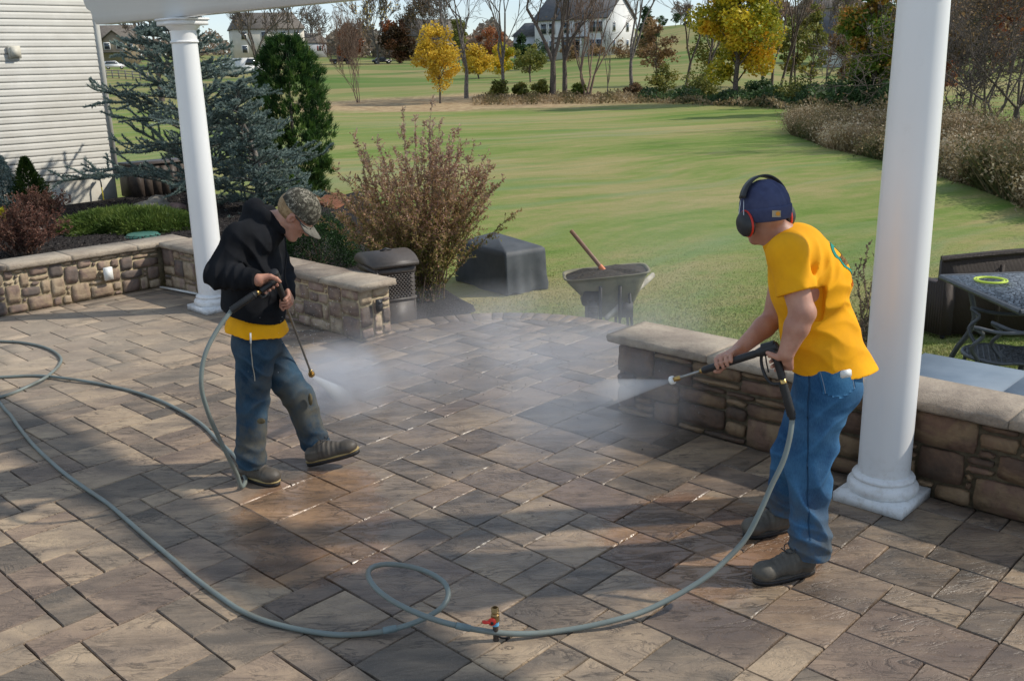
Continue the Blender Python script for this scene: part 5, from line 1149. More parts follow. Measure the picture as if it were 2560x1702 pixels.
for q in (-.07, .10): MB().box(cx_ * [1, 1, 0] + wl_ * q - wf * .235 + np.array([0, 0, zr - .22]), (.028, .02, .30), [wl_, wf, [0, 0, 1]]).build('tray_strap', BLK, wb)
MB().box(wc + wf * .0 + np.array([0, 0, .16]), (.18, .26, .14), [wl_, wf, [0, 0, 1]], .8).build('wheel_bracket', BLK, wb, bevel=.01)
sa, sb_ = gy(1427, 576, wbp[1] + .1), gy(1509, 676, wbp[1]); sh = empty('shovel', sa, 'wooden-handled shovel standing in the mud of the wheelbarrow', 'shovel')
sb2 = sb_ + (sb_ - sa) * .18
MB().tube([sa, sa + (sb_ - sa) * .02, sb_], [.016, .019, .019], 10).build('shaft', simple('brown_wood', (.20, .095, .045), .5, .2, 12, .1), sh, smooth=True)
MB().tube([sb_ - (sb_ - sa) * .12, sb_ + (sb2 - sb_) * .3], [.022, .026], 10).build('socket', simple('orange_paint', (.62, .16, .04), .5, .2, 20, .1), sh, smooth=True)
MB().box(sb2 + [0.02, 0, -.03], (.2, .012, .16), [wl_, wf, [0, 0, 1]]).build('blade', BLK, sh, bevel=.004)

# patio furniture at the right edge
WIC = M('dark_wicker'); p = WIC.obj(); wv = WIC.n('ShaderNodeTexWave', {'Vector': p, 'Scale': 34.0, 'Distortion': .6}, wave_type='BANDS', bands_direction='Z').outputs[1]; wv2 = WIC.n('ShaderNodeTexWave', {'Vector': p, 'Scale': 30.0, 'Distortion': .4}, wave_type='BANDS', bands_direction='X').outputs[1]
WICM = WIC.done(WIC.ramp(WIC.math('MULTIPLY', wv, wv2), [(0, (.030, .019, .014)), (1, (.085, .058, .045))]), .55, WIC.bump(WIC.math('MULTIPLY', wv, wv2), .8, .006), .4)
YS = 7.9
def sofa_pt(x, y): return gy(x, y, YS)
so_ = empty('wicker_sofa', v3(sofa_pt(2400, 780)[:2], LAWN), 'dark brown wicker sofa seen from behind on the lawn at the right edge', 'sofa')
bl = sofa_pt(2356, 652); X0 = bl[0]; zt = bl[2]; n = 14; V = []; F = []
for k in range(n + 1):
    u = k / n; x = X0 + 2.0 * u; yb = YS + .55 * (u - .5) ** 2 * 4 * .12; ztop = zt + .07 * math.sin(math.pi * u)
    for z, dy in ((LAWN + .07, .0), (ztop, -.02), (ztop, -.09 + .02), (LAWN + .07, -.06)): V.append((x, yb + dy, z))
for k in range(n):
    for q in range(4): F.append((k * 4 + q, k * 4 + (q + 1) % 4, (k + 1) * 4 + (q + 1) % 4, (k + 1) * 4 + q))
F += [(3, 2, 1, 0), tuple(n * 4 + q for q in range(4))]
npmesh('back_panel', V, F, WICM, so_)
MB().tube([(X0 + 2.0 * k / n, YS + .55 * (k / n - .5) ** 2 * .48 - .05, zt + .07 * math.sin(math.pi * k / n) + .01) for k in range(n + 1)], .035, 8, flat=.8).build('top_rail', WICM, so_, smooth=True)
for q in range(1, 5): x = X0 + .45 * q; MB().box((x, YS - .10, (zt + LAWN) / 2 + .05), (.03, .02, zt - LAWN - .15)).build('back_post', WICM, so_)
ab_ = sofa_pt(2309, 688); V = []; F = []
for k in range(9):
    u = k / 8; x = X0 + .02 - .26 * math.sin(u * 1.3); y = YS - .05 + .75 * u; z1 = zt - .20 + .05 * u + (.10 if k == 0 else 0)
    for z, dx in ((LAWN + .07, 0), (z1, 0), (z1, .09), (LAWN + .07, .09)): V.append((x + dx, y, z))
for k in range(8):
    for q in range(4): F.append((k * 4 + q, k * 4 + (q + 1) % 4, (k + 1) * 4 + (q + 1) % 4, (k + 1) * 4 + q))
F += [(3, 2, 1, 0), tuple(32 + q for q in range(4))]
npmesh('armrest', V, F, WICM, so_)
o = MB().box((X0 + 1.0, YS + .38, LAWN + .24), (1.9, .7, .3)).build('seat', WICM, so_, bevel=.02)
for x in (X0 + .06, X0 + 1.9):
    for y in (YS, YS + .7): MB().tube([(x, y, LAWN), (x, y, LAWN + .09)], .02, 8).build('leg', BLK, so_)
# table
TM = M('mosaic_top'); p = TM.obj(); vo = TM.n('ShaderNodeTexVoronoi', {'Vector': TM.map(p, (1, 1, 1)), 'Scale': 38.0}, feature='DISTANCE_TO_EDGE').outputs['Distance']; cr = TM.n('ShaderNodeTexVoronoi', {'Vector': p, 'Scale': 38.0}).outputs['Color']
MOS = TM.done(TM.mix(TM.ramp(vo, [(.05, 1.0), (.12, 0.0)]), TM.ramp(cr, [(0.2, (.13, .15, .17)), (.8, (.34, .37, .40))]), (.02, .02, .022)), .4, TM.bump(TM.ramp(vo, [(.04, 0.0), (.14, 1.0)]), .6, .004), .5)
IRON = simple('dark_cast_metal', (.10, .105, .11), .42, .12, 30, .2, .002, metal=.3)
TH_ = .50; t0, t1 = gz(2354, 690, TH_)[:2], gz(2554, 778, TH_)[:2]; tx = nrm(t1 - t0); ty = np.array([-tx[1], tx[0]]); Lt = np.linalg.norm(t1 - t0); cT = t0 + tx * Lt / 2 + ty * .55
tb = empty('dining_table', v3(cT, LAWN), 'dark metal garden table with a mosaic top at the right edge', 'table'); axT = [v3(tx), v3(ty), np.array([0, 0, 1.0])]
MB().box(v3(cT, TH_ - .004), (Lt - .03, 1.07, .02), axT).build('table_top', MOS, tb, bevel=.004)
for s_, (c_, d_, l_) in enumerate(((-axT[1] * .55, axT[0], Lt), (axT[1] * .55, axT[0], Lt), (-axT[0] * Lt / 2, axT[1], 1.12), (axT[0] * Lt / 2, axT[1], 1.12))):
    c = v3(cT, TH_ - .008) + c_; MB().tube([c - d_ * l_ / 2, c + d_ * l_ / 2], .021, 8).build('rim', IRON, tb, smooth=True)
for sx_ in (-1, 1):
    for sy_ in (-1, 1):
        b = v3(cT, TH_ - .03) + axT[0] * sx_ * (Lt / 2 - .12) + axT[1] * sy_ * .4; f_ = v3(cT, LAWN) + axT[0] * sx_ * (Lt / 2 - .05) + axT[1] * sy_ * .48
        MB().tube(spline([b, b * .6 + f_ * .4 - axT[0] * sx_ * .10 - axT[1] * sy_ * .06, b * .25 + f_ * .75 - axT[0] * sx_ * .04, f_], 10), .02, 8).build('leg', IRON, tb, smooth=True)
rg = gz(2477, 700, TH_ + .02); LIM = simple('lime_plastic', (.55, .68, .06), .4, .04, 5, 0)
mb = MB()
for R_ in (.088, .108):
    C_ = [rg + np.array([math.cos(t) * R_, math.sin(t) * R_, 0]) for t in np.linspace(0, 2 * math.pi, 41)]; mb.tube(C_, .0065, 6, cap=False)
tag(mb.build('toy_ring', LIM, smooth=True), 'lime-green double ring lying on the mosaic table', 'toy ring')
# cast metal chairs
def chair(p, f, label, seed=0):
    f = nrm(v3(f)); s_ = np.array([f[1], -f[0], 0.0]); up = np.array([0, 0, 1.0]); b = v3(p, LAWN); o = empty('garden_chair', b, label, 'chair', 'dark cast-metal garden chairs by the mosaic table'); SH = .40
    def P(a, c, h_): return b + s_ * a + f * c + up * h_
    # seat: frame ring and lattice
    ring = [P(math.cos(t) * .23 * (1 if math.sin(t) > 0 else .92), math.sin(t) * .23, SH) for t in np.linspace(0, 2 * math.pi, 33)]; MB().tube(ring, .013, 8, cap=False).build('seat_frame', IRON, o, smooth=True)
    mb = MB()
    for k in range(-6, 7):
        t = k * .033; w_ = math.sqrt(max(0, .225 ** 2 - t * t)); mb.box(P(t, 0, SH + .002), (.011, w_ * 2, .007), [s_, f, up]); mb.box(P(0, t, SH + .004), (w_ * 2, .010, .006), [s_, f, up])
    mb.build('seat_lattice', IRON, o)
    for a in (-1, 1):
        MB().tube(spline([P(a * .2, .14, SH), P(a * .23, .20, SH - .12), P(a * .215, .17, SH - .28), P(a * .24, .24, 0)], 12), .014, 8).build('leg', IRON, o, smooth=True)
        MB().tube(spline([P(a * .19, -.17, SH), P(a * .205, -.2, SH - .2), P(a * .21, -.28, 0)], 10), .014, 8).build('leg', IRON, o, smooth=True)
        MB().tube(spline([P(a * .21, .14, SH), P(a * .25, .19, SH + .10), P(a * .255, .13, SH + .19), P(a * .27, .19, SH + .235), P(a * .27, .05, SH + .215), P(a * .25, -.10, SH + .22), P(a * .21, -.23, SH + .25)], 26), .013, 8).build('armrest', IRON, o, smooth=True)
        MB().tube(spline([P(a * .19, -.19, SH), P(a * .20, -.25, SH + .2), P(a * .17, -.30, SH + .42), P(a * .06, -.32, SH + .50)], 16), .013, 8).build('back_post', IRON, o, smooth=True)
    MB().tube(spline([P(-.17, -.30, SH + .42), P(-.06, -.32, SH + .50), P(.06, -.32, SH + .50), P(.17, -.30, SH + .42)], 14), .014, 8).build('back_rail', IRON, o, smooth=True)
    for k in range(5):
        x = (k - 2) * .065; c = P(x, -.27, SH + .26); mb = MB(); R_ = .032
        for zc in (-.14, -.02, .10): mb.tube([c + up * zc + s_ * math.cos(t) * R_ * (1 - t * .05) + up * math.sin(t) * R_ * 1.4 for t in np.linspace(0, 6.6, 18)], .006, 5)
        mb.build('back_scroll', IRON, o)
    return o
cs = gz(2500, 885, LAWN + .40)[:2]
chair(cs, (-.85, .35), 'dark cast-metal chair with a lattice seat, nearest the grey panel')
cs2 = gz(2600, 905, LAWN + .40)[:2] + [.05, .1]
chair(cs2, (-.5, .8), 'second cast-metal chair, cut by the right edge of the picture')
# grey-blue panel lying behind the wall
SLB = M('blue_grey_panel'); p = SLB.obj(); SLBM = SLB.done(SLB.ramp(SLB.noise(p, 4, 5), [(.3, (.13, .17, .215)), (.7, (.19, .235, .285))]), .5, SLB.bump(SLB.noise(SLB.map(p, (8, .4, 1), (0, 0, .9)), 2, 3), .3, .01), .3)
s0, s1, s2, s3 = gz(2300, 892, .30), gz(2600, 962, .30), gz(2524, 994, .30), gz(2285, 965, .30)
sl_ = empty('cellar_hatch', v3(s0[:2], LAWN), 'smooth blue-grey metal hatch cover just behind the wall at the right', 'hatch'); hx = v3(DA); hy = v3(DB); cc = RW0 + DA * 3.0 + DB * .62
ca, cb2 = (s0[:2] - RW0) @ DA, (s0[:2] - RW0) @ DB; wid = cb2 - .36
cc = RW0 + DA * (ca + .62) + DB * (.37 + wid / 2)
MB().box(v3(cc, .02), (1.18, wid - .06, .56), [hx, hy, [0, 0, 1]]).build('hatch_frame', SLBM, sl_)
for q in (0, 1): MB().box(v3(cc + DA * (-.3 + .6 * q), .315), (.60, wid, .03), [hx, hy, [0, 0, 1]]).build('hatch_door', SLBM, sl_, bevel=.006)

# ---- water valve in the foreground
vp = gz(1240, 1600, 0); BR2 = simple('aged_brass', (.34, .22, .09), .4, .15, 40, .2, .001, metal=.7)
o = empty('water_valve', vp, 'brass water valve with a red handle rising between the pavers in the foreground', 'valve')
top = topz(1239, 1512, vp[:2])
MB().lathe(vp, [(.0105, 0), (.0105, top * .45), (.012, top * .46), (.012, top * .5)], 16).build('pipe', simple('dark_pipe', (.06, .045, .035), .5, .2, 40, .2), o, smooth=True)
MB().lathe(vp + [0, 0, top * .44], [(.0135, 0), (.0135, .014)], 16).build('tape_band', simple('blue_tape', (.18, .52, .80), .5), o, smooth=True)
MB().lathe(vp + [0, 0, top * .54], [(.012, 0), (.016, .004), (.016, .03), (.012, .034), (.012, .04), (.015, .041), (.015, .043), (.013, .045), (.015, .047), (.013, .05), (.015, .052), (.013, .055), (.015, .057), (.010, .06), (.009, .045)], 20).build('valve_body', BR2, o, smooth=True, angle=.5)
hb2 = vp + [-.012, -.016, top * .60]; RD = simple('red_enamel', (.60, .03, .015), .35, .06, 10, 0)
h_ = MB().ell(hb2, (.016, .010, .016), n=16).tube(spline([hb2, hb2 + [-.02, -.006, .002], hb2 + [-.036, -.008, .006]], 6), [.010, .009, .009, .010, .011, .008], 10, flat=.6).build('lever', RD, o, smooth=True)
MB().lathe(hb2 + [0, -.008, 0], [(.006, 0), (.006, .004)], 8, [[1, 0, 0], [0, 0, 1], [0, -1, 0]]).build('lever_nut', BLK, h_)
hp = gz(1261, 1588, 0); o = empty('drain_hole', hp, 'small round black drain pipe end let into a paver beside the water valve', 'drain')
MB().lathe(hp - [0, 0, .02], [(.021, 0), (.023, 0), (.023, .026), (.019, .026), (.019, .006), (.001, .006)], 24).build('pipe_end', BLK, o, smooth=True)
# ================================================================ PEOPLE: smooth implicit bodies and clothes, meshed once
def smin(a, b, k):
    h = np.clip(.5 + .5 * (b - a) / k, 0, 1); return b * (1 - h) + a * h - k * h * (1 - h)
class SDF:
    def __init__(s, lo, hi, vx):
        s.lo = np.array(lo, float); s.vx = vx; s.n = np.ceil((np.array(hi) - s.lo) / vx).astype(int) + 1; s.f = np.full(s.n, .25, np.float32)
        s.ax = [s.lo[i] + vx * np.arange(s.n[i]) for i in range(3)]
    def blk(s, lo, hi):
        a = np.clip(np.floor((np.array(lo) - s.lo) / s.vx).astype(int), 0, s.n - 1); b = np.clip(np.ceil((np.array(hi) - s.lo) / s.vx).astype(int) + 1, 1, s.n)
        sl = tuple(slice(a[i], max(b[i], a[i] + 1)) for i in range(3)); X, Y, Z = np.meshgrid(*[s.ax[i][sl[i]] for i in range(3)], indexing='ij'); return sl, np.stack([X, Y, Z], -1)
    def cone(s, a, b, r0, r1, k=.02, u=None, w0=None, w1=None, sub=False):
        """tapered limb a->b; radius r along u (and its normal w when w0/w1 differ)"""
        a = np.asarray(a, float); b = np.asarray(b, float); R = max(r0, r1, w0 or 0, w1 or 0) + k + s.vx * 4
        sl, P = s.blk(np.minimum(a, b) - R, np.maximum(a, b) + R); d = b - a; L = np.linalg.norm(d) + 1e-9; d = d / L
        q = P - a; t = q @ d; tc = np.clip(t / L, 0, 1); over = t - tc * L
        if w0 is None:
            e = q - d * t[..., None]; rad = np.sqrt((e ** 2).sum(-1) + over ** 2); val = rad - (r0 + (r1 - r0) * tc)
        else:
            u = np.asarray(u, float); u = nrm(u - d * (u @ d)); w_ = np.cross(d, u); ru = r0 + (r1 - r0) * tc; rw = w0 + (w1 - w0) * tc; mn = np.minimum(ru, rw)
            val = (np.sqrt(((q @ u) / ru) ** 2 + ((q @ w_) / rw) ** 2 + (over / mn) ** 2) - 1) * mn
        s.f[sl] = np.maximum(s.f[sl], -val) if sub else smin(s.f[sl], val, k); return s
    def ell(s, c, r, ax=None, k=.015, sub=False):
        c = np.asarray(c, float); r = np.asarray(r, float); ax = np.eye(3) if ax is None else np.array(ax, float); R = r.max() + k + s.vx * 4
        sl, P = s.blk(c - R, c + R); q = (P - c) @ ax.T; k0 = np.sqrt(((q / r) ** 2).sum(-1)); k1 = np.sqrt(((q / (r * r)) ** 2).sum(-1)) + 1e-9; val = k0 * (k0 - 1) / k1
        s.f[sl] = np.maximum(s.f[sl], -val) if sub else smin(s.f[sl], val, k); return s
    def cut(s, p, n, lo=None, hi=None):            # remove the side the normal points to
        sl, P = s.blk(s.lo if lo is None else lo, s.ax_hi() if hi is None else hi); n = nrm(n); s.f[sl] = np.maximum(s.f[sl], ((P - np.asarray(p)) @ n)); return s
    def cutball(s, p, n, r):
        p = np.asarray(p, float); sl, P = s.blk(p - r, p + r); n = nrm(n); q = P - p; d_ = q @ n; ins = (q ** 2).sum(-1) < r * r; s.f[sl] = np.where(ins, np.maximum(s.f[sl], d_), s.f[sl]); return s
    def ax_hi(s): return s.lo + s.vx * s.n
    def warp(s, fn):                                # add surface relief fn(P)
        sl, P = s.blk(s.lo, s.ax_hi()); near = np.abs(s.f) < .06; s.f[near] += fn(P[near]).astype(np.float32); return s
    def mesh(s, name, mat, parent, it=2):
        f = s.f; n = np.array(f.shape); ins = f < 0
        c = ins[:-1, :-1, :-1].astype(np.int8)
        for dx in (0, 1):
            for dy in (0, 1):
                for dz in (0, 1):
                    if dx or dy or dz: c = c + ins[dx:n[0] - 1 + dx, dy:n[1] - 1 + dy, dz:n[2] - 1 + dz]
        act = (c > 0) & (c < 8); idx = np.full(act.shape, -1, np.int64); I = np.argwhere(act); idx[act] = np.arange(len(I)); acc = np.zeros((len(I), 3)); w_ = np.zeros(len(I))
        E = [((0, 0, 0), (1, 0, 0)), ((0, 1, 0), (1, 1, 0)), ((0, 0, 1), (1, 0, 1)), ((0, 1, 1), (1, 1, 1)), ((0, 0, 0), (0, 1, 0)), ((1, 0, 0), (1, 1, 0)), ((0, 0, 1), (0, 1, 1)), ((1, 0, 1), (1, 1, 1)), ((0, 0, 0), (0, 0, 1)), ((1, 0, 0), (1, 0, 1)), ((0, 1, 0), (0, 1, 1)), ((1, 1, 0), (1, 1, 1))]
        for a, b in E:
            fa = f[I[:, 0] + a[0], I[:, 1] + a[1], I[:, 2] + a[2]]; fb = f[I[:, 0] + b[0], I[:, 1] + b[1], I[:, 2] + b[2]]; m_ = (fa < 0) != (fb < 0); t = np.where(m_, fa / (fa - fb + 1e-12), 0)
            p = np.array(a) + (np.array(b) - np.array(a)) * t[:, None]; acc += np.where(m_[:, None], p, 0); w_ += m_
        V = s.lo + (I + acc / w_[:, None]) * s.vx; F = []
        for ax_ in range(3):
            sa = [slice(1, -1)] * 3; sa[ax_] = slice(0, -1); A = ins[tuple(sa)]; sb = list(sa); sb[ax_] = slice(1, None); B = ins[tuple(sb)]
            m_ = A != B; J = np.argwhere(m_); off = np.array([1, 1, 1]); off[ax_] = 0; J = J + off; o1, o2 = [k for k in range(3) if k != ax_]; e1 = np.zeros(3, int); e1[o1] = 1; e2 = np.zeros(3, int); e2[o2] = 1
            g_ = lambda Q: idx[Q[:, 0], Q[:, 1], Q[:, 2]]; ok = np.all(J < np.array(idx.shape), axis=1); J = J[ok]; fl = A[m_][ok]
            q = np.stack([g_(J - e1 - e2), g_(J - e2), g_(J), g_(J - e1)], 1); flip = fl if ax_ != 1 else ~fl; q[~flip] = q[~flip][:, ::-1]; F.append(q)
        F = np.concatenate(F); F = F[(F >= 0).all(1)]
        o = npmesh(name, V, F, mat, parent, smooth=True); return o, V, F
def folds(spec, amp0=.0018):
    """cloth folds: list of (centre, axis across the folds, wavelength, amplitude, reach)"""
    def fn(P):
        h = amp0 * (np.sin(P @ [31, 17, 23] + 2 * np.sin(P @ [9, 14, -11])) + np.sin(P @ [-19, 27, 13] + 2 * np.sin(P @ [12, -7, 10])))
        for c, ax_, wl, am, rc in spec:
            q = P - np.asarray(c); g_ = np.exp(-(q ** 2).sum(1) / (2 * rc * rc)); w_ = q @ nrm(ax_) / wl * 6.283 + 1.1 * np.sin(P @ [13, 21, 9]) + .8 * np.sin(P @ [-23, 8, 15] + 1); h = h + am * g_ * (np.abs(np.sin(w_ * .5)) - .5) * 1.6
        return h
    return fn
def skin_mat():
    m = M('skin'); p = m.obj(); c = m.ramp(m.noise(p, 9, 4), [(.35, (.38, .18, .12)), (.62, (.50, .27, .19))]); c = m.mix(m.ramp(m.noise(p, 70, 3), [(.5, 0.0), (.75, .25)]), c, (.36, .14, .10))
    return m.done(c, .5, m.bump(m.noise(p, 240, 3), .2, .001), .4, Subsurface_Weight=.08, Subsurface_Scale=.02)
SKIN = skin_mat()
def cloth(name, c0, c1, sc=6, weave=420, rough=.85, dirt=None, dz=None, spec=.15, fleck=None):
    m = M(name); p = m.pos(); c = m.ramp(m.noise(p, sc, 5, .6), [(.33, c0), (.66, c1)])
    if dirt:
        f = m.ramp(m.noise(p, 4.5, 6, .65), [(.42, 0.0), (.62, .85)])
        if dz: f = m.math('MULTIPLY', f, m.ramp(m.n('ShaderNodeSeparateXYZ', {0: p}).outputs[2], [(dz[0], 1.0), (dz[1], .12)]))
        c = m.mix(f, c, dirt)
    if fleck: c = m.mix(m.ramp(m.noise(p, 55, 3, .6), [(.66, 0.0), (.72, .8)]), c, fleck)
    h = m.math('ADD', m.noise(p, weave, 2), m.math('MULTIPLY', m.noise(p, 34, 5), .9)); return m.done(c, rough, m.bump(h, .35, .0022), spec)
def denim(name, base, fade, dirt, z0, z1):
    m = M(name); p = m.pos(); n1 = m.noise(p, 5, 4, .6); tw = m.noise(m.map(p, (300, 300, 60)), 1, 2)
    c = m.ramp(m.math('ADD', n1, m.math('MULTIPLY', m.math('SUBTRACT', tw, .5), .35)), [(.32, base), (.68, fade)])
    sp_ = m.n('ShaderNodeNewGeometry').outputs['Pointiness']; c = m.mix(m.ramp(sp_, [(.50, 0.0), (.56, .55)]), c, tuple(min(1, v * 1.9) for v in fade))
    f = m.math('MULTIPLY', m.ramp(m.noise(p, 4.2, 6, .65), [(.42, 0.0), (.60, .9)]), m.ramp(m.n('ShaderNodeSeparateXYZ', {0: p}).outputs[2], [(z0, 1.0), (z1, .1)])); c = m.mix(f, c, dirt)
    return m.done(c, .85, m.bump(m.math('ADD', tw, m.math('MULTIPLY', m.noise(p, 40, 4), .8)), .4, .002), .15)
def head(s, c, hf, hu, k=.012):
    hf = nrm(hf); hu = nrm(np.asarray(hu) - hf * (np.asarray(hu) @ hf)); hs = np.cross(hf, hu); A = np.array([hs, hf, hu]); c = np.asarray(c, float)
    L = lambda x, y, z: c + hs * x + hf * y + hu * z
    s.ell(L(0, -.012, .03), (.076, .096, .092), A, k); s.cone(L(0, .03, .0), L(0, .045, -.07), .066, .042, .02)
    for q in (-1, 1):
        s.cone(L(q * .045, .02, -.045), L(q * .015, .068, -.092), .022, .018, .02); s.ell(L(q * .036, .064, -.015), (.022, .018, .016), A, .015); s.ell(L(q * .078, -.006, -.01), (.010, .020, .031), A, .006); s.ell(L(q * .083, .002, -.008), (.006, .010, .017), A, .002, sub=True); s.cone(L(q * .078, -.018, .008), L(q * .080, -.018, -.012), .008, .006, .004)
    s.cone(L(-.03, .078, .028), L(.03, .078, .028), .014, .014, .012); s.cone(L(0, .085, .018), L(0, .108, -.020), .009, .0125, .008); s.ell(L(0, .100, -.024), (.018, .013, .010), A, .006)
    for q in (-1, 1): s.ell(L(q * .032, .086, .008), (.014, .010, .009), A, .004, sub=True)
    s.ell(L(0, .087, -.047), (.024, .010, .0065), A, .004); s.ell(L(0, .086, -.059), (.021, .011, .0075), A, .004); s.ell(L(0, .078, -.088), (.020, .018, .016), A, .012)
    return A, L
def hand(s, rc, ra, wr, rr, side=1, fwd=1, tight=1.0, sc=1.0, flip=1):
    """a fist of four separate bent fingers and a thumb closed round a rod (centre rc, axis ra, radius rr)"""
    ra = nrm(ra) * fwd; n = np.asarray(wr, float) - rc; n = nrm(n - ra * (n @ ra)); t = np.cross(ra, n) * side; R = rr + .0085 * sc; wr = np.asarray(wr, float)
    at_ = lambda s_, ang, r_: rc + ra * s_ + (n * math.cos(ang) + t * math.sin(ang)) * r_
    lens = (.92, 1.0, .95, .78)
    for q in range(4):
        s_ = (-.033 + .0215 * q) * sc * -1; kn_ = at_(s_, .62, R + .020 * sc); s.cone(wr + ra * s_ * .35, kn_, .015 * sc, .0118 * sc, .010)
        A_ = [.62, 1.55, 2.6, 3.7 * lens[q]]; Rr = [R + .020 * sc, R + .006, R + .001, R]; P = [at_(s_, a, r_) for a, r_ in zip(A_, Rr)]
        for u in range(3): s.cone(P[u], P[u + 1], (.0105, .0095, .0086)[u] * sc, (.0097, .0088, .0076)[u] * sc, .0035)
    s.cone(wr, at_(0, .35, R + .018), .022 * sc, .020 * sc, .012, u=ra, w0=.030 * sc, w1=.030 * sc) if False else s.cone(wr, at_(0.0, .3, R + .017), .024 * sc, .020 * sc, .014)
    P = [wr + ra * .008 - t * .010, at_(.030 * sc, -.55, R + .012), at_(.046 * sc, -1.35, R + .004), at_(.052 * sc, -2.2, R)]
    for u in range(3): s.cone(P[u], P[u + 1], (.016, .0125, .0105)[u] * sc, (.0125, .0105, .009)[u] * sc, .006)
def decal(target, org, e1, e2, n1, n2, dirv, name, mat, parent, off=.003, mask=None):
    """thin patch laid on the surface of target (V, F): a grid shot along dirv"""
    V, F = target; bv = BVHTree.FromPolygons([tuple(v) for v in V], [tuple(map(int, f)) for f in F]); G = {}; VV = []; FF = []; dirv = nrm(dirv)
    for i in range(n1 + 1):
        for j in range(n2 + 1):
            p = org + e1 * (i / n1) + e2 * (j / n2); h = bv.ray_cast(Vector(p - dirv * .2), Vector(dirv), .6)
            if h[0] is not None: q = np.array(h[0]) - dirv * off; G[i, j] = len(VV); VV.append(q)
    for i in range(n1):
        for j in range(n2):
            if mask and not mask((i + .5) / n1, (j + .5) / n2): continue
            k = [(i, j), (i + 1, j), (i + 1, j + 1), (i, j + 1)]
            if all(c in G for c in k): FF.append(tuple(G[c] for c in k))
    if not FF: return None
    n = len(VV); VV2 = VV + [v + dirv * (off + .004) for v in VV]; ed = {}
    for f in FF:
        for a, b in zip(f, f[1:] + f[:1]): ed[(a, b)] = ed.get((a, b), 0) + 1
    side = [(a, b, b + n, a + n) for (a, b) in ed if (b, a) not in ed]
    return npmesh(name, VV2, FF + side, mat, parent, smooth=True)
def boot(name, heel, toe, up, mat, solemat, parent, ank, lift=0, lace=None, sw=1.0):
    """lace-up work boot from heel to toe (points on the sole)"""
    heel = np.asarray(heel, float); toe = np.asarray(toe, float); d = nrm(toe - heel); up = nrm(np.asarray(up) - d * (np.asarray(up) @ d)); w_ = np.cross(d, up); L = np.linalg.norm(toe - heel); A = np.array([d, w_, up]); ank = np.asarray(ank, float)
    lo = np.minimum(np.minimum(heel, toe), ank) - .12; hi = np.maximum(np.maximum(heel, toe), ank) + .12; s = SDF(lo, hi, .0055); P = lambda x, y, z: heel + d * x * L + w_ * y + up * z
    s.cone(P(.14, 0, .052), P(.42, 0, .058), .040, .042, .02); s.cone(P(.42, 0, .050), P(.84, 0, .046), .044, .042, .025, u=w_, w0=.046, w1=.036); s.ell(P(.82, .0, .048), (.056, .050, .038), A, .02)
    s.cone(P(.20, 0, .06), ank, .043, .050, .025); s.cone(P(.36, 0, .09), P(.58, 0, .075), .034, .026, .03)
    s.cut(P(0, 0, .022), -up); s.warp(folds([(P(.50, 0, .09), d, .025, .004, .05), (P(.2, 0, .11), up, .03, .004, .05)], .0008)); o, V, F = s.mesh(name, mat, parent)
    out = []
    for k in range(26):
        t = 2 * math.pi * k / 26; x = .5 + .5 * math.cos(t) * 1.0; hw = (.047 if x > .55 else .039 if x < .3 else .039 + .008 * (x - .3) / .25) * min(1, math.sqrt(max(0, 1 - abs(2 * x - 1) ** 3.2)) + .05); out.append((x * 1.03 - .015, hw * math.copysign(1, math.sin(t)) if abs(math.sin(t)) > .01 else 0))
    mb = MB(); Vb = [P(x, y, z) for z in (.0, .024) for x, y in out]; n = 26; mb.add(Vb, [tuple(range(n - 1, -1, -1)), tuple(range(n, 2 * n))] + [(k, (k + 1) % n, n + (k + 1) % n, n + k) for k in range(n)])
    Vw = [P(x * 1.01, y * 1.06, z) for z in (.022, .030) for x, y in out]; b2 = MB().add(Vw, [tuple(range(n - 1, -1, -1)), tuple(range(n, 2 * n))] + [(k, (k + 1) % n, n + (k + 1) % n, n + k) for k in range(n)])
    mb.build('sole', BLK, o, bevel=.003); b2.build('welt', solemat, o, bevel=.001)
    mb = MB()
    for k in range(4):
        c = P(.40 + .055 * k, 0, .122 - .012 * k); mb.tube([c - w_ * .026 - up * .012, c + up * .004, c + w_ * .026 - up * .012], .0028, 5)
    c = P(.38, 0, .132)
    for q in (-1, 1): mb.tube([c + w_ * math.sin(t) * .022 * q + w_ * q * .012 + up * math.cos(t) * .010 + d * .01 * t for t in np.linspace(0, 5, 10)], .0025, 5)
    mb.build('laces', lace or DARK, o); return o
def eyes(L, parent):
    m = M('eye'); EY = m.done((.75, .72, .68), .2)
    for q in (-1, 1):
        e = MB().ell(L(q * .032, .080, .010), (.0115, .0115, .0115), n=10).build('eye', EY, parent, smooth=True); MB().ell(L(q * .032, .0905, .010), (.005, .003, .005), n=8).build('iris', DARK, e, smooth=True)
def unit(a, b): return nrm(np.asarray(b) - np.asarray(a))

# ---------------------------------------------------------------- man in the yellow shirt (seen from behind his left side)
f = nrm([-.95, .31, 0]); l = np.array([-f[1], f[0], 0.0]); l = np.cross([0, 0, 1.0], f)
sh = lambda x, y, Y: gy(x, y, Y)
pelv = sh(2068, 925, 3.86); waist = sh(2050, 840, 3.87); chest = sh(2016, 700, 3.87); upc = sh(1982, 628, 3.87); neckb = sh(1947, 588, 3.87); hc = sh(1910, 538, 3.86)
hipN, hipF = pelv + l * .085 - [0, 0, .03], pelv - l * .085 - [0, 0, .03]
kneN, kneF = sh(2022, 1165, 3.74), sh(1985, 1140, 3.96); ankN, ankF = sh(2022, 1372, 3.69), sh(1962, 1272, 4.08)
shN, shF = sh(1968, 632, 3.70), upc - l * .165 + f * .02; elN, wrN = sh(2006, 782, 3.62), sh(1966, 882, 3.62)
elF, wrF = sh(1935, 795, 4.0), sh(1848, 874, 3.90)
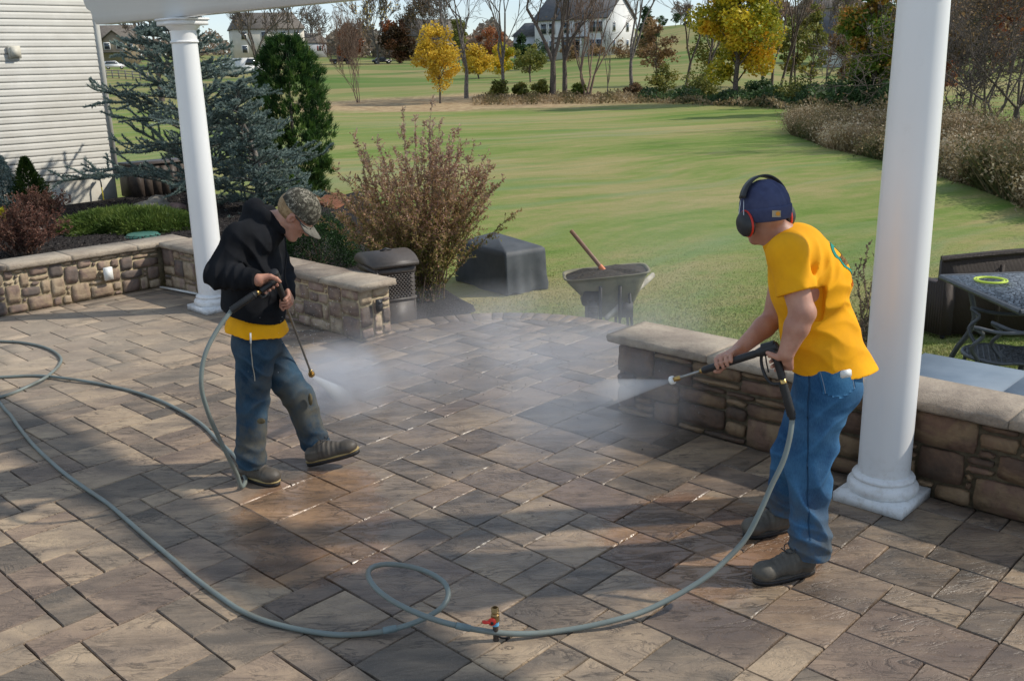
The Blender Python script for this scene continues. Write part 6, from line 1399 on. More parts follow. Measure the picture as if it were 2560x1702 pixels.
noz = sh(1675, 952, 3.90); gh = sh(1926, 872, 3.70); gax = unit(gh, noz)
footR = np.array([1.16, 3.88, 0.0])
manR = empty('person', footR, 'man in yellow T-shirt, blue jeans, navy beanie and ear muffs, spraying, back to the camera', 'person')
B = SDF([.70, 3.42, -.02], [1.58, 4.30, 1.72], .0058)
hfR = nrm([-.40, .89, -.22]); huR = nrm([-.16, .14, .97]); hs_, LR_ = head(B, hc, hfR, huR)
B.cone(hc + [.012, 0, -.05], neckb + [.02, 0, -.02], .056, .060, .02)
B.cone(pelv, waist, .105, .095, .04, u=f, w0=.145, w1=.135).cone(waist, chest, .095, .105, .05, u=f, w0=.135, w1=.155).cone(chest, upc, .105, .075, .05, u=f, w0=.155, w1=.14).cone(upc, neckb, .07, .055, .04)
for hp_, kn_, an_ in ((hipN, kneN, ankN), (hipF, kneF, ankF)): B.cone(hp_, kn_, .078, .052, .03).cone(kn_, an_, .052, .036, .02).cone(an_, [an_[0] - .12, an_[1], .04], .034, .026, .02)
B.cone(shN, elN, .056, .048, .03).cone(shF, elF, .056, .046, .03)
B.cone(elN, elN + (wrN - elN) * .35, .048, .048, .012).cone(elN + (wrN - elN) * .35, wrN, .048, .031, .012).cone(elF, elF + (wrF - elF) * .3, .046, .046, .012).cone(elF + (wrF - elF) * .3, wrF, .046, .029, .012)
B.ell(elN + [.022, .0, .0], (.024, .03, .03), None, .02)
gripA = sh(1938, 884, 3.665); gripB = sh(1956, 946, 3.655); gc_ = sh(1943, 908, 3.66); lc_ = gh + gax * np.linalg.norm(sh(1818, 903, 3.8) - gh)
hand(B, gc_, unit(gripB, gripA), wrN, .016, side=1); hand(B, lc_, gax, wrF, .012, side=-1)
B.mesh('body', SKIN, manR); eyes(LR_, manR)
# shirt
T = SDF([.78, 3.45, .68], [1.60, 4.22, 1.52], .0058)
hem0 = sh(2080, 938, 3.87); T.cone(hem0, waist, .165, .142, .05, u=f, w0=.195, w1=.185).cone(waist, chest, .142, .138, .06, u=f, w0=.180, w1=.190).cone(chest, upc, .138, .100, .06, u=f, w0=.190, w1=.168).cone(upc, neckb - [0, 0, .015], .098, .066, .04)
T.cone(hem0 + [.03, -.02, -.05], hem0, .172, .168, .03, u=f, w0=.20, w1=.195); T.cone(chest - f * .06, upc - f * .04, .11, .085, .05, u=f, w0=.16, w1=.13)
slN, slF = shN + (elN - shN) * .66, shF + (elF - shF) * .5
T.cone(upc + l * .10, shN + [0, 0, -.005], .088, .074, .04).cone(shN, slN + (slN - shN) * .2, .073, .080, .025).cone(upc - l * .08, shF - f * .03, .080, .064, .04).cone(shF - f * .03, slF - f * .02, .062, .062, .03)
T.warp(folds([(shN + [.10, .03, -.08], [1, 0, -.25], .07, .016, .06), (chest + [.05, -.17, .02], [1, 0, -.9], .07, .008, .08), (waist + [-.02, -.18, .06], [.6, 0, 1], .09, .008, .09), (chest + [.12, -.10, -.08], [.2, 0, 1], .08, .006, .08), (shN + [.02, -.06, -.10], [.9, 0, .5], .09, .004, .07), (waist + [.05, -.15, -.02], [.3, 0, 1], .12, .004, .12), (hem0 + [0, -.15, 0], [1, 0, .35], .15, .007, .12), (slN, [1, 0, 0], .07, .003, .05)], .0007))
e1c = sh(1970, 956, 3.68); e2c = sh(2181, 905, 3.9); nh = np.cross(unit(e1c, e2c), l); nh = nh if nh[2] < 0 else -nh
T.cut(e2c * .5 + e1c * .5, nrm(nh), None, None)
dn = unit(shN, elN); T.cut(slN, nrm(dn + [0.02, 0, 0.0]), slN - [.1, .11, .12], slN + [.11, .055, .12])
T.cone(neckb + [0, 0, .0], neckb + (hc - neckb) * .6, .058, .062, .01, sub=True)
YELM = cloth('yellow_cotton', (.84, .37, .006), (.90, .42, .010), 5, 500, .85, dirt=(.74, .33, .012))
oT, VT, FT = T.mesh('shirt', YELM, manR)
# marks printed on the back of the shirt: a green ring emblem with orange lettering below
bc = sh(2092, 640, 3.86); back = -f; e_1 = l * .14; e_2 = nrm(upc - waist) * .135; og = chest + back * .16 - e_1 * .62 + nrm(upc - waist) * .03
GRP = cloth('green_print', (.02, .20, .16), (.03, .26, .20), 9); ORP = cloth('orange_print', (.62, .16, .02), (.66, .2, .03), 9)
rg_ = lambda u, v: .74 < math.hypot((u - .5) * 2, (v - .5) * 2) < .98
decal((VT, FT), og, e_1, e_2, 34, 34, f, 'shirt_emblem', GRP, oT, .003, rg_)
decal((VT, FT), og, e_1, e_2, 34, 34, f, 'emblem_centre', cloth('brown_print', (.16, .09, .03), (.25, .14, .05), 40), oT, .003, lambda u, v: .18 < u < .82 and .34 < v < .62 and (math.sin(u * 40) * math.sin(v * 31) > -.5))
decal((VT, FT), og - e_2 * .32, e_1, e_2 * .14, 46, 7, f, 'shirt_lettering', ORP, oT, .003, lambda u, v: (int(u * 14) % 14) not in (4, 9) and (math.sin(u * 88) > -.35) and .1 < v < .9)
# jeans
J = SDF([.95, 3.50, .0], [1.56, 4.28, 1.02], .0058)
J.cone(pelv + [0, 0, .07], pelv + [0, 0, -.03], .122, .132, .04, u=f, w0=.158, w1=.17); J.ell(pelv - f * .045 + l * .075 - [0, 0, .055], (.095, .095, .10), None, .04).ell(pelv - f * .045 - l * .075 - [0, 0, .055], (.095, .095, .10), None, .04)
for hp_, kn_, an_ in ((hipN, kneN, ankN), (hipF, kneF, ankF)): J.cone(hp_, kn_, .116, .092, .045).cone(kn_, an_ + [0, 0, .03], .092, .082, .03).cone(an_ + [.005, 0, .05], an_ + [.012, 0, -.02], .086, .080, .02)
J.warp(folds([(kneN + [.05, -.05, .03], [-.8, 0, 1], .10, .018, .07), (kneN + [-.04, -.05, -.10], [.9, 0, .7], .11, .010, .09), (hipN + [.03, -.07, -.14], [-.9, 0, .9], .09, .010, .08), (kneF, [.5, 0, 1], .09, .010, .08), (ankN + [.0, 0, .05], [.35, 0, 1], .060, .018, .060), (ankN + [0, -.04, .17], [1, 0, .5], .10, .012, .09), (ankF + [0, 0, .06], [.3, 0, 1], .06, .016, .06), (pelv - f * .09 + l * .1 - [0, 0, .17], [-.6, 0, 1], .075, .010, .06), (hipN + f * .08 - [0, 0, .1], [.6, 0, 1], .09, .007, .08)], .0014))
J.cut(ankN + [0, 0, -.028], [0, 0, -1], ankN - [.15, .13, .15], ankN + [.15, .12, .1]); J.cut(ankF + [0, 0, -.01], [0, 0, -1], ankF - [.15, .11, .15], ankF + [.15, .15, .1])
DEN = denim('blue_denim', (.012, .050, .125), (.050, .145, .265), (.10, .095, .075), .08, .42)
oJ, VJ, FJ = J.mesh('jeans', DEN, manR)
bp = sh(2060, 950, 3.7); decal((VJ, FJ), sh(2062, 936, 3.6), sh(2150, 925, 3.6) - sh(2062, 936, 3.6), sh(2072, 1012, 3.6) - sh(2062, 936, 3.6), 16, 16, [0, 1, 0], 'back_pocket', denim('pocket_denim', (.02, .085, .18), (.06, .18, .32), (.09, .085, .07), .0, .01), oJ, .004, lambda u, v: v < .80 + .2 * (1 - abs(u - .5) * 2))
STI = simple('pale_thread', (.20, .25, .32), .8, .1, 10, 0)
for q in (.06, .94): decal((VJ, FJ), sh(2062, 936, 3.6) + (sh(2150, 925, 3.6) - sh(2062, 936, 3.6)) * q, (sh(2150, 925, 3.6) - sh(2062, 936, 3.6)) * .02, (sh(2072, 1012, 3.6) - sh(2062, 936, 3.6)) * .8, 1, 18, [0, 1, 0], 'stitching', STI, oJ, .0055)
sm_ = [sh(2045, 960, 3.6), sh(2035, 1060, 3.6), sh(2028, 1180, 3.6), sh(2026, 1300, 3.6), sh(2027, 1352, 3.6)]
for a, b in zip(sm_, sm_[1:]): decal((VJ, FJ), a, np.array([.004, 0, 0]), b - a, 1, 10, [0, 1, 0], 'side_seam', simple('seam_denim', (.012, .05, .11), .9, .1, 10, 0), oJ, .003)
MB().box(sh(2115, 934, 3.66), (.046, .010, .032), [nrm([1, .1, .12]), [0, 1, 0], nrm([-.12, 0, 1])]).build('white_tag', WHITE, manR, bevel=.004)
LEA = cloth('muddy_leather', (.035, .03, .024), (.075, .065, .052), 12, 200, .6, dirt=(.13, .115, .09), spec=.4)
boot('boot', [1.245, 3.70, 0], [.975, 3.615, 0], [0, 0, 1], LEA, simple('dark_welt', (.06, .05, .04), .7), manR, ankN + [.0, 0, .03])
boot('boot', [1.262, 4.10, 0], [1.03, 4.02, 0], [0, 0, 1], LEA, simple('dark_welt', (.06, .05, .04), .7), manR, ankF + [.0, 0, .03])
# beanie
Nv = cloth('navy_knit', (.040, .046, .095), (.068, .078, .145), 14, 700, .95)
K = SDF(hc - .2, hc + .2, .005); Ah = hs_; ofs = LR_(0, -.014, .036)
K.ell(ofs, (.090, .110, .104), Ah, .01); K.cut(LR_(0, -.02, -.012), -Ah[2] + Ah[1] * .10); rim_ = SDF
K.warp(folds([(LR_(0, -.08, .09), Ah[0], .03, .004, .05)], .0006)); oK, VK, FK = K.mesh('beanie', Nv, manR)
K2 = SDF(hc - .2, hc + .2, .005); K2.ell(LR_(0, -.014, .028), (.0945, .1145, .112), Ah, .01); K2.cut(LR_(0, -.02, -.020), -Ah[2] + Ah[1] * .10); K2.cut(LR_(0, -.02, .036), Ah[2] - Ah[1] * .10); oC, VC2, FC2 = K2.mesh('beanie_cuff', Nv, oK)
lp = sh(1945, 532, 3.70); cdir = unit(EYE, sh(1940, 534, 3.86)); TANL = simple('tan_leather', (.42, .35, .24), .6, .1, 20, .1); ORL = simple('orange_leather', (.70, .30, .03), .6, .1, 20, 0)
eu = CR * .034; ev = -CU * .026; o_l = sh(1930, 526, 3.66)
pat = decal((VC2, FC2), o_l, eu, ev, 8, 8, cdir, 'beanie_label', TANL, oK, .003)
if pat: decal((VC2, FC2), o_l + eu * .42 + ev * .18, eu * .5, ev * .62, 8, 8, cdir, 'label_mark', ORL, oK, .0045, lambda u, v: math.hypot(u - .5, v - .5) < .5)
# ear muffs: cups, red cushions, wires and padded band
em = None; band = []
for q, nm in ((-1, 'n'), (1, 'f')):
    c = LR_(q * .104, -.008, -.018); axm = [Ah[1], Ah[2], Ah[0] * q]
    cup = MB().lathe(c, [(.034, -.026), (.041, -.022), (.0425, -.004), (.040, .010), (.030, .022), (.012, .027)], 24, [Ah[1] * .9, Ah[2] * 1.2, Ah[0] * q]).build('ear_cup', DARK, manR, smooth=True)
    MB().lathe(c, [(.0435, -.013), (.0455, -.009), (.0435, -.003)], 24, [Ah[1] * .9, Ah[2] * 1.2, Ah[0] * q]).build('red_ring', simple('red_plastic', (.55, .03, .015), .4, .05, 8, 0), cup, smooth=True)
    for w_ in (-.018, .018): MB().tube(spline([c + Ah[0] * q * .018 + Ah[1] * w_ - Ah[2] * .005, LR_(q * .114, -.012 + w_ * .8, .03), LR_(q * .100, -.012 + w_ * .5, .075)], 8), .0018, 6).build('wire', HUB, cup)
pts_ = [LR_(math.sin(t) * .106, -.014, .032 + math.cos(t) * .118) for t in np.linspace(-1.15, 1.15, 21)]
mb = MB(); V = []; F = []
for k, p in enumerate(pts_):
    nn = nrm(p - LR_(0, -.014, .03))
    for a, b in ((-.019, 0), (.019, 0), (.019, .008), (-.019, .008)): V.append(p + Ah[1] * a + nn * b)
for k in range(20):
    for q in range(4): F.append((k * 4 + q, k * 4 + (q + 1) % 4, (k + 1) * 4 + (q + 1) % 4, (k + 1) * 4 + q))
F += [(3, 2, 1, 0), (80, 81, 82, 83)]; mb.add(V, F).build('headband', DARK, manR, bevel=.002)

# ---------------------------------------------------------------- spray guns
def gun(label, gh, noz, gA, gB, hose_in, lance0, nm_shroud, group='spray guns held by the two workers'):
    o = empty('spray_gun', gh, label, 'spray gun', group); ax_ = unit(gh, noz); GM = simple('black_rubber', (.020, .020, .021), .5, .1, 60, .25)
    L_ = np.linalg.norm(noz - gh); up_ = nrm(np.array([0, 0, 1.0]) - ax_ * ax_[2])
    MB().tube([gh - ax_ * .035 , gh - ax_ * .03, gh + ax_ * .03, gh + ax_ * .06], [.014, .022, .022, .015], 12).tube([gh - ax_ * .012, gh - ax_ * .02 + up_ * .012, gh + ax_ * .03 + up_ * .014], .017, 10).build('gun_head', GM, o, smooth=True)
    MB().tube([gh, gA, gA * .5 + gB * .5, gB], [.018, .016, .015, .016], 12).build('grip', GM, o, smooth=True)
    sidev = nrm(np.cross(unit(gA, gB), np.cross(ax_, unit(gA, gB)))) if False else ax_
    mid = (gA + gB) / 2
    MB().tube(spline([gh + ax_ * .035, gh + ax_ * .050 + (gB - gA) * .35, gB + ax_ * .040 + (gB - gA) * .10, gB + (gB - gA) * .12, gB], 16), .0065, 8).build('trigger_guard', GM, o, smooth=True)
    MB().tube(spline([gh + ax_ * .022, gh + ax_ * .030 + (gB - gA) * .4, gh + ax_ * .034 + (gB - gA) * .85], 8), .005, 8, flat=.6).build('trigger', GM, o, smooth=True)
    MB().tube([gh + ax_ * .05, gh + ax_ * .07, gh + ax_ * (lance0 - .01), gh + ax_ * lance0], [.012, .0155, .0155, .012], 14).build('lance_sleeve', GM, o, smooth=True)
    MB().tube([gh + ax_ * .05, noz - ax_ * .03], .0062, 10).build('lance', simple('steel_tube', (.30, .29, .27), .35, .1, 30, 0, metal=.8), o, smooth=True)
    nz_ = MB().tube([gh + ax_ * (lance0 + .0), gh + ax_ * (lance0 + .012)], .009, 8).build('brass_ferrule', BRASS, o)
    MB().tube([noz - ax_ * .05, noz - ax_ * .045, noz - ax_ * .02, noz - ax_ * .018], [.008, .011, .011, .008], 6).build('brass_coupler', BRASS, o)
    MB().tube([noz - ax_ * .02, noz - ax_ * .018, noz - ax_ * .004, noz], [.010, .018, .018, .014], 16).build('nozzle', nm_shroud, o, smooth=True)
    cd_ = unit(gB, hose_in); MB().tube([gB - cd_ * .005, gB + cd_ * .012, gB + cd_ * .014, gB + cd_ * .03, gB + cd_ * .032, gB + cd_ * .05], [.012, .012, .014, .014, .011, .011], 6).build('brass_swivel', BRASS, o)
    return o
gun('black spray gun with grey lance held by the man in yellow, nozzle shroud white', gh, noz, gripA, gripB, sh(1966, 985, 3.66), .30, WHITE)
def guard_sleeve(P, parent):
    P = spline(P, 26); r = np.array([.0165 + .0022 * (k % 2) for k in range(26)]); r[:3] = .014; MB().tube(P, r, 10).build('bend_guard', simple('black_guard', (.025, .025, .025), .6, .1, 50, .1), parent, smooth=True)
HOSEM = M('grey_hose'); p = HOSEM.pos(); HM = HOSEM.done(HOSEM.mix(HOSEM.ramp(HOSEM.noise(p, 5, 5, .65), [(.45, 0.0), (.7, .6)]), (.17, .20, .185), (.15, .135, .10)), .42, HOSEM.bump(HOSEM.noise(p, 200, 2), .2, .001), .45)
# right man's hose, off the frame at the left, across the patio, one raised loop, up to the gun
HR = .0108
g0 = [(0, 853), (42, 855), (84, 861), (118, 870.5), (143, 884.5), (153, 898.6), (146, 915), (123.5, 936), (104, 949), (70, 966), (0, 992.6)]
pl1 = [gz(x, y, HR + (.022 if 84 < x < 124 and y > 940 else 0)) for x, y in g0]
pre = [gz(0, 853, HR) + [-1.2, .35, 0], gz(0, 853, HR) + [-.5, .05, 0]]
mid_ = [gz(0, 992.6, HR) + [-.16, -.12, 0], gz(0, 997, HR) + [-.27, -.18, .0], gz(0, 1002, HR) + [-.13, .06, 0]]
g1 = [(17, 1027.7), (45, 1064), (81, 1109), (121, 1148), (168, 1188), (219, 1224), (272, 1260), (317, 1299), (375, 1349), (432, 1397), (490, 1446), (547.6, 1489), (605, 1526.7), (660, 1550), (718, 1566), (773, 1577), (859, 1586), (917, 1583)]
pl2 = [gz(x, y, HR) for x, y in g1]
lp_ = [(975, 1574, .02), (1032, 1557, .035), (1075, 1538, .05), (1107, 1515, .07), (1121, 1486, .09), (1115, 1462, .105), (1090, 1440, .115), (1047, 1421.5, .125), (1003, 1412, .14), (960, 1410, .155), (931, 1417, .165), (920, 1432, .17), (928, 1455, .165), (951, 1480, .155), (989, 1506, .14), (1032, 1527, .12), (1075, 1544, .10), (1133, 1561, .075), (1191, 1573, .05), (1260, 1582, .03), (1330, 1583, .018), (1402, 1576, HR), (1474, 1564, .02), (1546, 1547, .035)]
pl3 = [gz(*q) for q in lp_]
a = pl3[-1]; topH = sh(1981, 1046, 3.66)
up_px = [(1603.5, 1529.6), (1661, 1503.6), (1719, 1472), (1776, 1434), (1814, 1400), (1860, 1351), (1902, 1274), (1930, 1211), (1959, 1150), (1976, 1085)]
pl4 = [gy(x, y, a[1] + (topH[1] - a[1]) * ((k + 1) / 11.0) ** 1.0) for k, (x, y) in enumerate(up_px)]
path = np.array(pre + pl1 + mid_ + pl2 + pl3 + pl4 + [topH]); path[:, 2] = np.maximum(path[:, 2], HR)
ho = empty('pressure_hose', path[0], 'long grey hose with a raised loop, crossing the patio to the man in yellow', 'hose', None)
MB().tube(spline(path, 420), HR, 10).build('hose_line', HM, ho, smooth=True)
guard_sleeve([topH, sh(1974, 1020, 3.65), sh(1966, 990, 3.65), sh(1957, 958, 3.655)], ho)
tp = gz(974, 1573, .03); MB().tube([gz(958, 1576, .021), gz(992, 1569, .026)], .0138, 10).build('tape_wrap', simple('grey_tape', (.17, .22, .22), .5), ho, smooth=True)
MB().tube([gz(1140, 1562.5, .075), gz(1175, 1570, .06)], .0138, 10).build('tape_wrap', simple('grey_tape', (.17, .22, .22), .5), ho, smooth=True)
# ---------------------------------------------------------------- man in the black hoodie (seen from his right side)
f = nrm([.98, .12, 0]); l = np.cross([0, 0, 1.0], f)
pelv = sh(640, 838, 4.93); waist = sh(634, 770, 4.93); chest = sh(626, 668, 4.93); upc = sh(640, 592, 4.93); neckb = sh(672, 562, 4.92); hc = sh(739, 538, 4.90)
hipN, hipF = pelv - l * .085 - [0, 0, .03], pelv + l * .085 - [0, 0, .03]
kneN, ankN = sh(632, 1012, 4.84), sh(627, 1132, 4.80); kneF, ankF = sh(750, 1000, 5.03), sh(786, 1100, 5.03)
shN, elN, wrN = sh(600, 600, 4.77), sh(548, 688, 4.68), sh(646, 700, 4.60); shF, elF, wrF = sh(668, 606, 5.10), sh(702, 690, 5.04), sh(720, 750, 4.88)
noz = sh(780, 938, 5.15); gh = sh(688, 690, 4.66); gax = unit(gh, noz); gripA, gripB = sh(686, 704, 4.63), sh(652, 727, 4.60); gc_ = sh(672, 713, 4.61)
manL = empty('person', [-1.30, 4.86, 0], 'man in black hoodie, camouflage cap and muddy jeans, looking down at the pavers', 'person')
B = SDF([-1.72, 4.42, -.02], [-.72, 5.36, 1.66], .0058)
hfL = nrm([.62, .06, -.78]); huL = nrm([.77, .04, .63]); As_, LL_ = head(B, hc, hfL, huL)
B.cone(LL_(0, -.02, -.05), neckb, .055, .062, .02)
B.cone(pelv, waist, .10, .09, .04, u=f, w0=.135, w1=.125).cone(waist, chest, .09, .10, .05, u=f, w0=.125, w1=.15).cone(chest, upc, .10, .07, .05, u=f, w0=.15, w1=.13).cone(upc, neckb, .07, .055, .04)
for hp_, kn_, an_ in ((hipN, kneN, ankN), (hipF, kneF, ankF)): B.cone(hp_, kn_, .066, .048, .03).cone(kn_, an_, .048, .036, .02).cone(an_, an_ - [0, 0, .05], .030, .026, .02)
for a, b, c in ((shN, elN, wrN), (shF, elF, wrF)): B.cone(a, b, .048, .042, .03).cone(b, c, .042, .029, .015)
hand(B, gc_, unit(gripB, gripA), wrN, .016, side=-1, sc=.98); lc_ = gh + gax * .185; hand(B, lc_, gax, wrF, .014, side=1, sc=.98)
B.mesh('body', SKIN, manL); eyes(LL_, manL)
# hoodie
T = SDF([-1.74, 4.44, .62], [-.84, 5.34, 1.62], .0058)
T.cone(waist - [0, 0, .02], chest, .148, .150, .05, u=f, w0=.175, w1=.190).cone(chest, upc, .150, .105, .05, u=f, w0=.190, w1=.165).cone(pelv + [0, 0, .02], waist, .135, .150, .05, u=f, w0=.165, w1=.178)
T.cone(upc, neckb - [0, 0, .02], .10, .085, .04)
T.cone(upc - l * .10, shN, .10, .082, .04).cone(shN, elN, .080, .070, .03).cone(elN, elN + (wrN - elN) * .45, .070, .060, .02).cone(elN + (wrN - elN) * .45, wrN - unit(elN, wrN) * .01, .066, .047, .015)
T.cone(upc + l * .10, shF, .10, .085, .04).cone(shF, elF, .085, .072, .03).cone(elF, wrF - unit(elF, wrF) * .03, .072, .048, .02)
# the hood bunched round the neck
hb_ = neckb + [-.035, 0, .045]
for q in (-1, 1): T.cone(neckb + [-.075, 0, .085], neckb + l * q * .078 + [.0, 0, .05], .040, .034, .03).cone(neckb + l * q * .078 + [.0, 0, .05], neckb + l * q * .045 + [.075, 0, -.02], .034, .026, .02)
T.cone(neckb + [-.10, 0, .02], neckb + [-.05, 0, .105], .045, .030, .03)
T.cone(neckb + [.0, 0, .0], LL_(0, -.02, -.03), .050, .060, .008, sub=True)
T.warp(folds([(elN, [1, 0, -.3], .05, .014, .07), (elN + (wrN - elN) * .5, [1, 0, 0], .05, .009, .06), (shN + [.06, -.05, -.06], [1, 0, .6], .07, .008, .08), (waist, [.2, 0, 1], .12, .007, .11), (chest + [.05, -.12, -.05], [.7, 0, .7], .10, .007, .13), (elF, [0, 0, 1], .05, .010, .07), (neckb, [.5, 0, 1], .04, .003, .07)], .0014))
hm0, hm1 = sh(556, 764, 4.93), sh(716, 806, 4.93); nh = np.cross(unit(hm0, hm1), l); nh = nh if nh[2] < 0 else -nh; T.cut((hm0 + hm1) / 2, nh, [-1.74, 4.44, .62], [-.84, 5.34, .92])
T.cutball(wrN - unit(elN, wrN) * .004, unit(elN, wrN), .068); T.cutball(wrF - unit(elF, wrF) * .022, unit(elF, wrF), .060)
BLKC = cloth('black_fleece', (.0075, .008, .0095), (.016, .017, .020), 6, 380, .95, spec=.1)
oH, VH, FH = T.mesh('hoodie', BLKC, manL)
T = SDF([-1.74, 4.6, .60], [-.84, 5.25, .95], .0055); T.cone(pelv - [0, 0, .0], pelv + (waist - pelv) * .4, .165, .140, .03, u=f, w0=.200, w1=.165); T.cone(pelv - [0, 0, .06], pelv, .165, .165, .02, u=f, w0=.205, w1=.200)
h0, h1 = sh(553, 816, 4.93), sh(713, 832, 4.93); nh = np.cross(unit(h0, h1), l); nh = nh if nh[2] < 0 else -nh; T.cut((h0 + h1) / 2, nh); T.warp(folds([(pelv - l * .18 - [0, 0, .0], [1, 0, .1], .12, .006, .12)], .001)); T.mesh('undershirt', YELM, manL)
mb = MB(); d0 = sh(712, 590, 4.86)
mb.tube(spline([d0, sh(716, 640, 4.83), sh(712, 690, 4.82), sh(722, 735, 4.80), sh(721, 752, 4.80)], 14), .0035, 6); mb.build('drawstring', BLKC, oH)
# jeans
J = SDF([-1.68, 4.58, .0], [-.82, 5.34, .92], .0058)
J.cone(pelv + [0, 0, .07], pelv - [0, 0, .04], .115, .128, .04, u=f, w0=.155, w1=.165)
for hp_, kn_, an_ in ((hipN, kneN, ankN), (hipF, kneF, ankF)): J.cone(hp_ - [0, 0, .02], kn_, .104, .082, .03).cone(kn_, an_, .082, .076, .025)
J.cone(ankN, ankN - [.0, 0, .07], .078, .076, .02).cone(ankF, ankF + [.02, 0, -.05], .077, .075, .02)
J.warp(folds([(kneN + [.04, -.05, .02], [-.6, 0, 1], .11, .009, .07), (kneF + [0, -.05, .03], [-.8, 0, 1], .10, .011, .08), (ankN + [0, 0, -.0], [.4, 0, 1], .06, .015, .055), (ankF + [0, 0, -.0], [.5, 0, 1], .06, .014, .055), (hipN + [.04, -.08, -.10], [.7, 0, 1], .08, .006, .08), (hipF + [.06, -.1, -.1], [.7, 0, 1], .07, .006, .09), ((kneF + ankF) / 2, [.9, 0, .5], .12, .009, .08)], .0016))
J.cut(ankN - [0, 0, .07], [0, 0, -1], ankN - [.15, .14, .15], ankN + [.15, .12, .1]); J.cut(ankF + unit(kneF, ankF) * .045, unit(kneF, ankF), ankF - [.15, .12, .15], ankF + [.15, .15, .1])
DEN2 = denim('muddy_denim', (.010, .028, .052), (.038, .075, .112), (.100, .092, .070), .30, .85)
oJ2, VJ2, FJ2 = J.mesh('jeans', DEN2, manL)
sm_ = [sh(618, 850, 4.7), sh(622, 890, 4.7), sh(630, 960, 4.7)]
for a, b in zip(sm_, sm_[1:]): decal((VJ2, FJ2), a, np.array([.004, 0, 0]), b - a, 1, 10, [0, 1, 0], 'stitching', simple('light_thread', (.42, .38, .30), .8, .1, 10, 0), oJ2, .003)
KF = cloth('frayed_patch', (.07, .055, .03), (.16, .13, .075), 30, 300)
for c_, r_ in ((sh(653, 1052, 4.74), (.022, .010, .016)), (sh(776, 998, 4.96), (.012, .012, .035))): MB().ell(c_, r_, n=9, m=6).build('torn_knee', KF, oJ2)
MB().tube([sh(626, 832, 4.72), sh(627, 858, 4.72)], .0045, 6).build('key_clip', WHITE, manL)
LEA2 = cloth('dusty_leather', (.07, .058, .045), (.135, .115, .09), 10, 200, .55, dirt=(.06, .05, .04), spec=.4); WEL = simple('yellow_welt', (.34, .25, .10), .6, .1, 20, 0)
hN = gz(603, 1189); dN = nrm(gz(688, 1213) - hN); boot('boot', hN, hN + dN * .275, [0, 0, 1], LEA2, WEL, manL, ankN)
hF = np.array([*gz(776, 1166)[:2], 0.0]); dF = nrm([.94, -.02, .27]); boot('boot', hF + [-.012, 0, .004], hF + dF * .285, [-.27, 0, .96], LEA2, WEL, manL, ankF)
# hair, cap, glasses
HAIR = cloth('sandy_hair', (.20, .125, .06), (.38, .26, .14), 60, 700, .6)
K = SDF(hc - .2, hc + .2, .005); K.ell(LL_(0, -.018, .026), (.081, .098, .094), As_, .01); K.cut(LL_(0, .030, 0), As_[1]); K.cut(LL_(0, -.02, -.052), -As_[2] - As_[1] * .15); K.ell(LL_(.088, 0, -.012), (.025, .032, .036), As_, .002, sub=True); K.ell(LL_(-.088, 0, -.012), (.025, .032, .036), As_, .002, sub=True); K.warp(folds([], .0012)); K.mesh('hair', HAIR, manL)
m = M('camouflage'); p = m.obj(); a_ = m.ramp(m.noise(p, 28, 3, .5, 1.2), [(.42, (.075, .070, .052)), (.50, (.14, .13, .10)), (.60, (.21, .19, .15))], 'CONSTANT'); a_ = m.mix(m.ramp(m.noise(m.map(p, (1, 1, 1), (0, 0, 0), (3, 1, 2)), 40, 4, .6, 1.5), [(.52, 0.0), (.53, 1.0)]), a_, (.045, .04, .03)); a_ = m.mix(m.ramp(m.noise(m.map(p, (1, 1, 1), (0, 0, 0), (7, 5, 2)), 34, 4, .6, 2), [(.61, 0.0), (.62, 1.0)]), a_, (.30, .27, .21))
CAMO = m.done(a_, .9, m.bump(m.noise(p, 500, 2), .3, .001), .15)
K = SDF(hc - .22, hc + .22, .005); K.ell(LL_(0, -.010, .040), (.089, .108, .100), As_, .01); K.cut(LL_(0, 0, .018), -As_[2] + As_[1] * .06); K.ell(LL_(0, -.115, .030), (.030, .03, .026), As_, .004, sub=True); oC2, _, _ = K.mesh('cap', CAMO, manL)
V = []; F = []; nb = 14
for k in range(nb + 1):
    a = -1.15 + 2.3 * k / nb
    for r0, r1, dz in ((.086, .100, 0), (.103, .168, -.012), (.103, .168, -.018), (.086, .100, -.006)):
        ex_ = r0 if r0 < .1 else r0 * .9; V.append(LL_(math.sin(a) * ex_ * 1.0, math.cos(a) * r1 if r0 < .1 else .03 + math.cos(a) * (r1 - .03), .026 + dz - .020 * math.sin(a) ** 2))
for k in range(nb):
    for q in range(4): F.append((k * 4 + q, k * 4 + (q + 1) % 4, (k + 1) * 4 + (q + 1) % 4, (k + 1) * 4 + q))
F += [(3, 2, 1, 0), tuple(nb * 4 + q for q in range(4))]
npmesh('cap_brim', V, F, simple('grey_brim', (.15, .14, .115), .9, .2, 30, .3), oC2, smooth=True)
MB().lathe(LL_(0, -.010, .140), [(.008, 0), (.007, .004)], 10, As_).build('cap_button', CAMO, oC2)
MB().lathe(LL_(-.052, -.058, .105), [(.006, -.002), (.006, .003), (.003, .003)], 10, [As_[0], As_[2], -As_[1]]).build('eyelet', DARK, oC2)
m = M('dark_lens'); LENS = m.done((.01, .01, .012), .08, spec=.8); g_ = None
for q in (-1, 1):
    MB().ell(LL_(q * .034, .096, .004), (.027, .006, .019), As_, n=14).build('sunglass_lens', LENS, manL, smooth=True); MB().tube([LL_(q * .060, .090, .010), LL_(q * .076, .06, .010), LL_(q * .082, .0, .012)], .0032, 6).build('sunglass_arm', DARK, manL)
MB().tube([LL_(-.01, .104, .010), LL_(.01, .104, .010)], .003, 6).build('sunglass_bridge', DARK, manL)
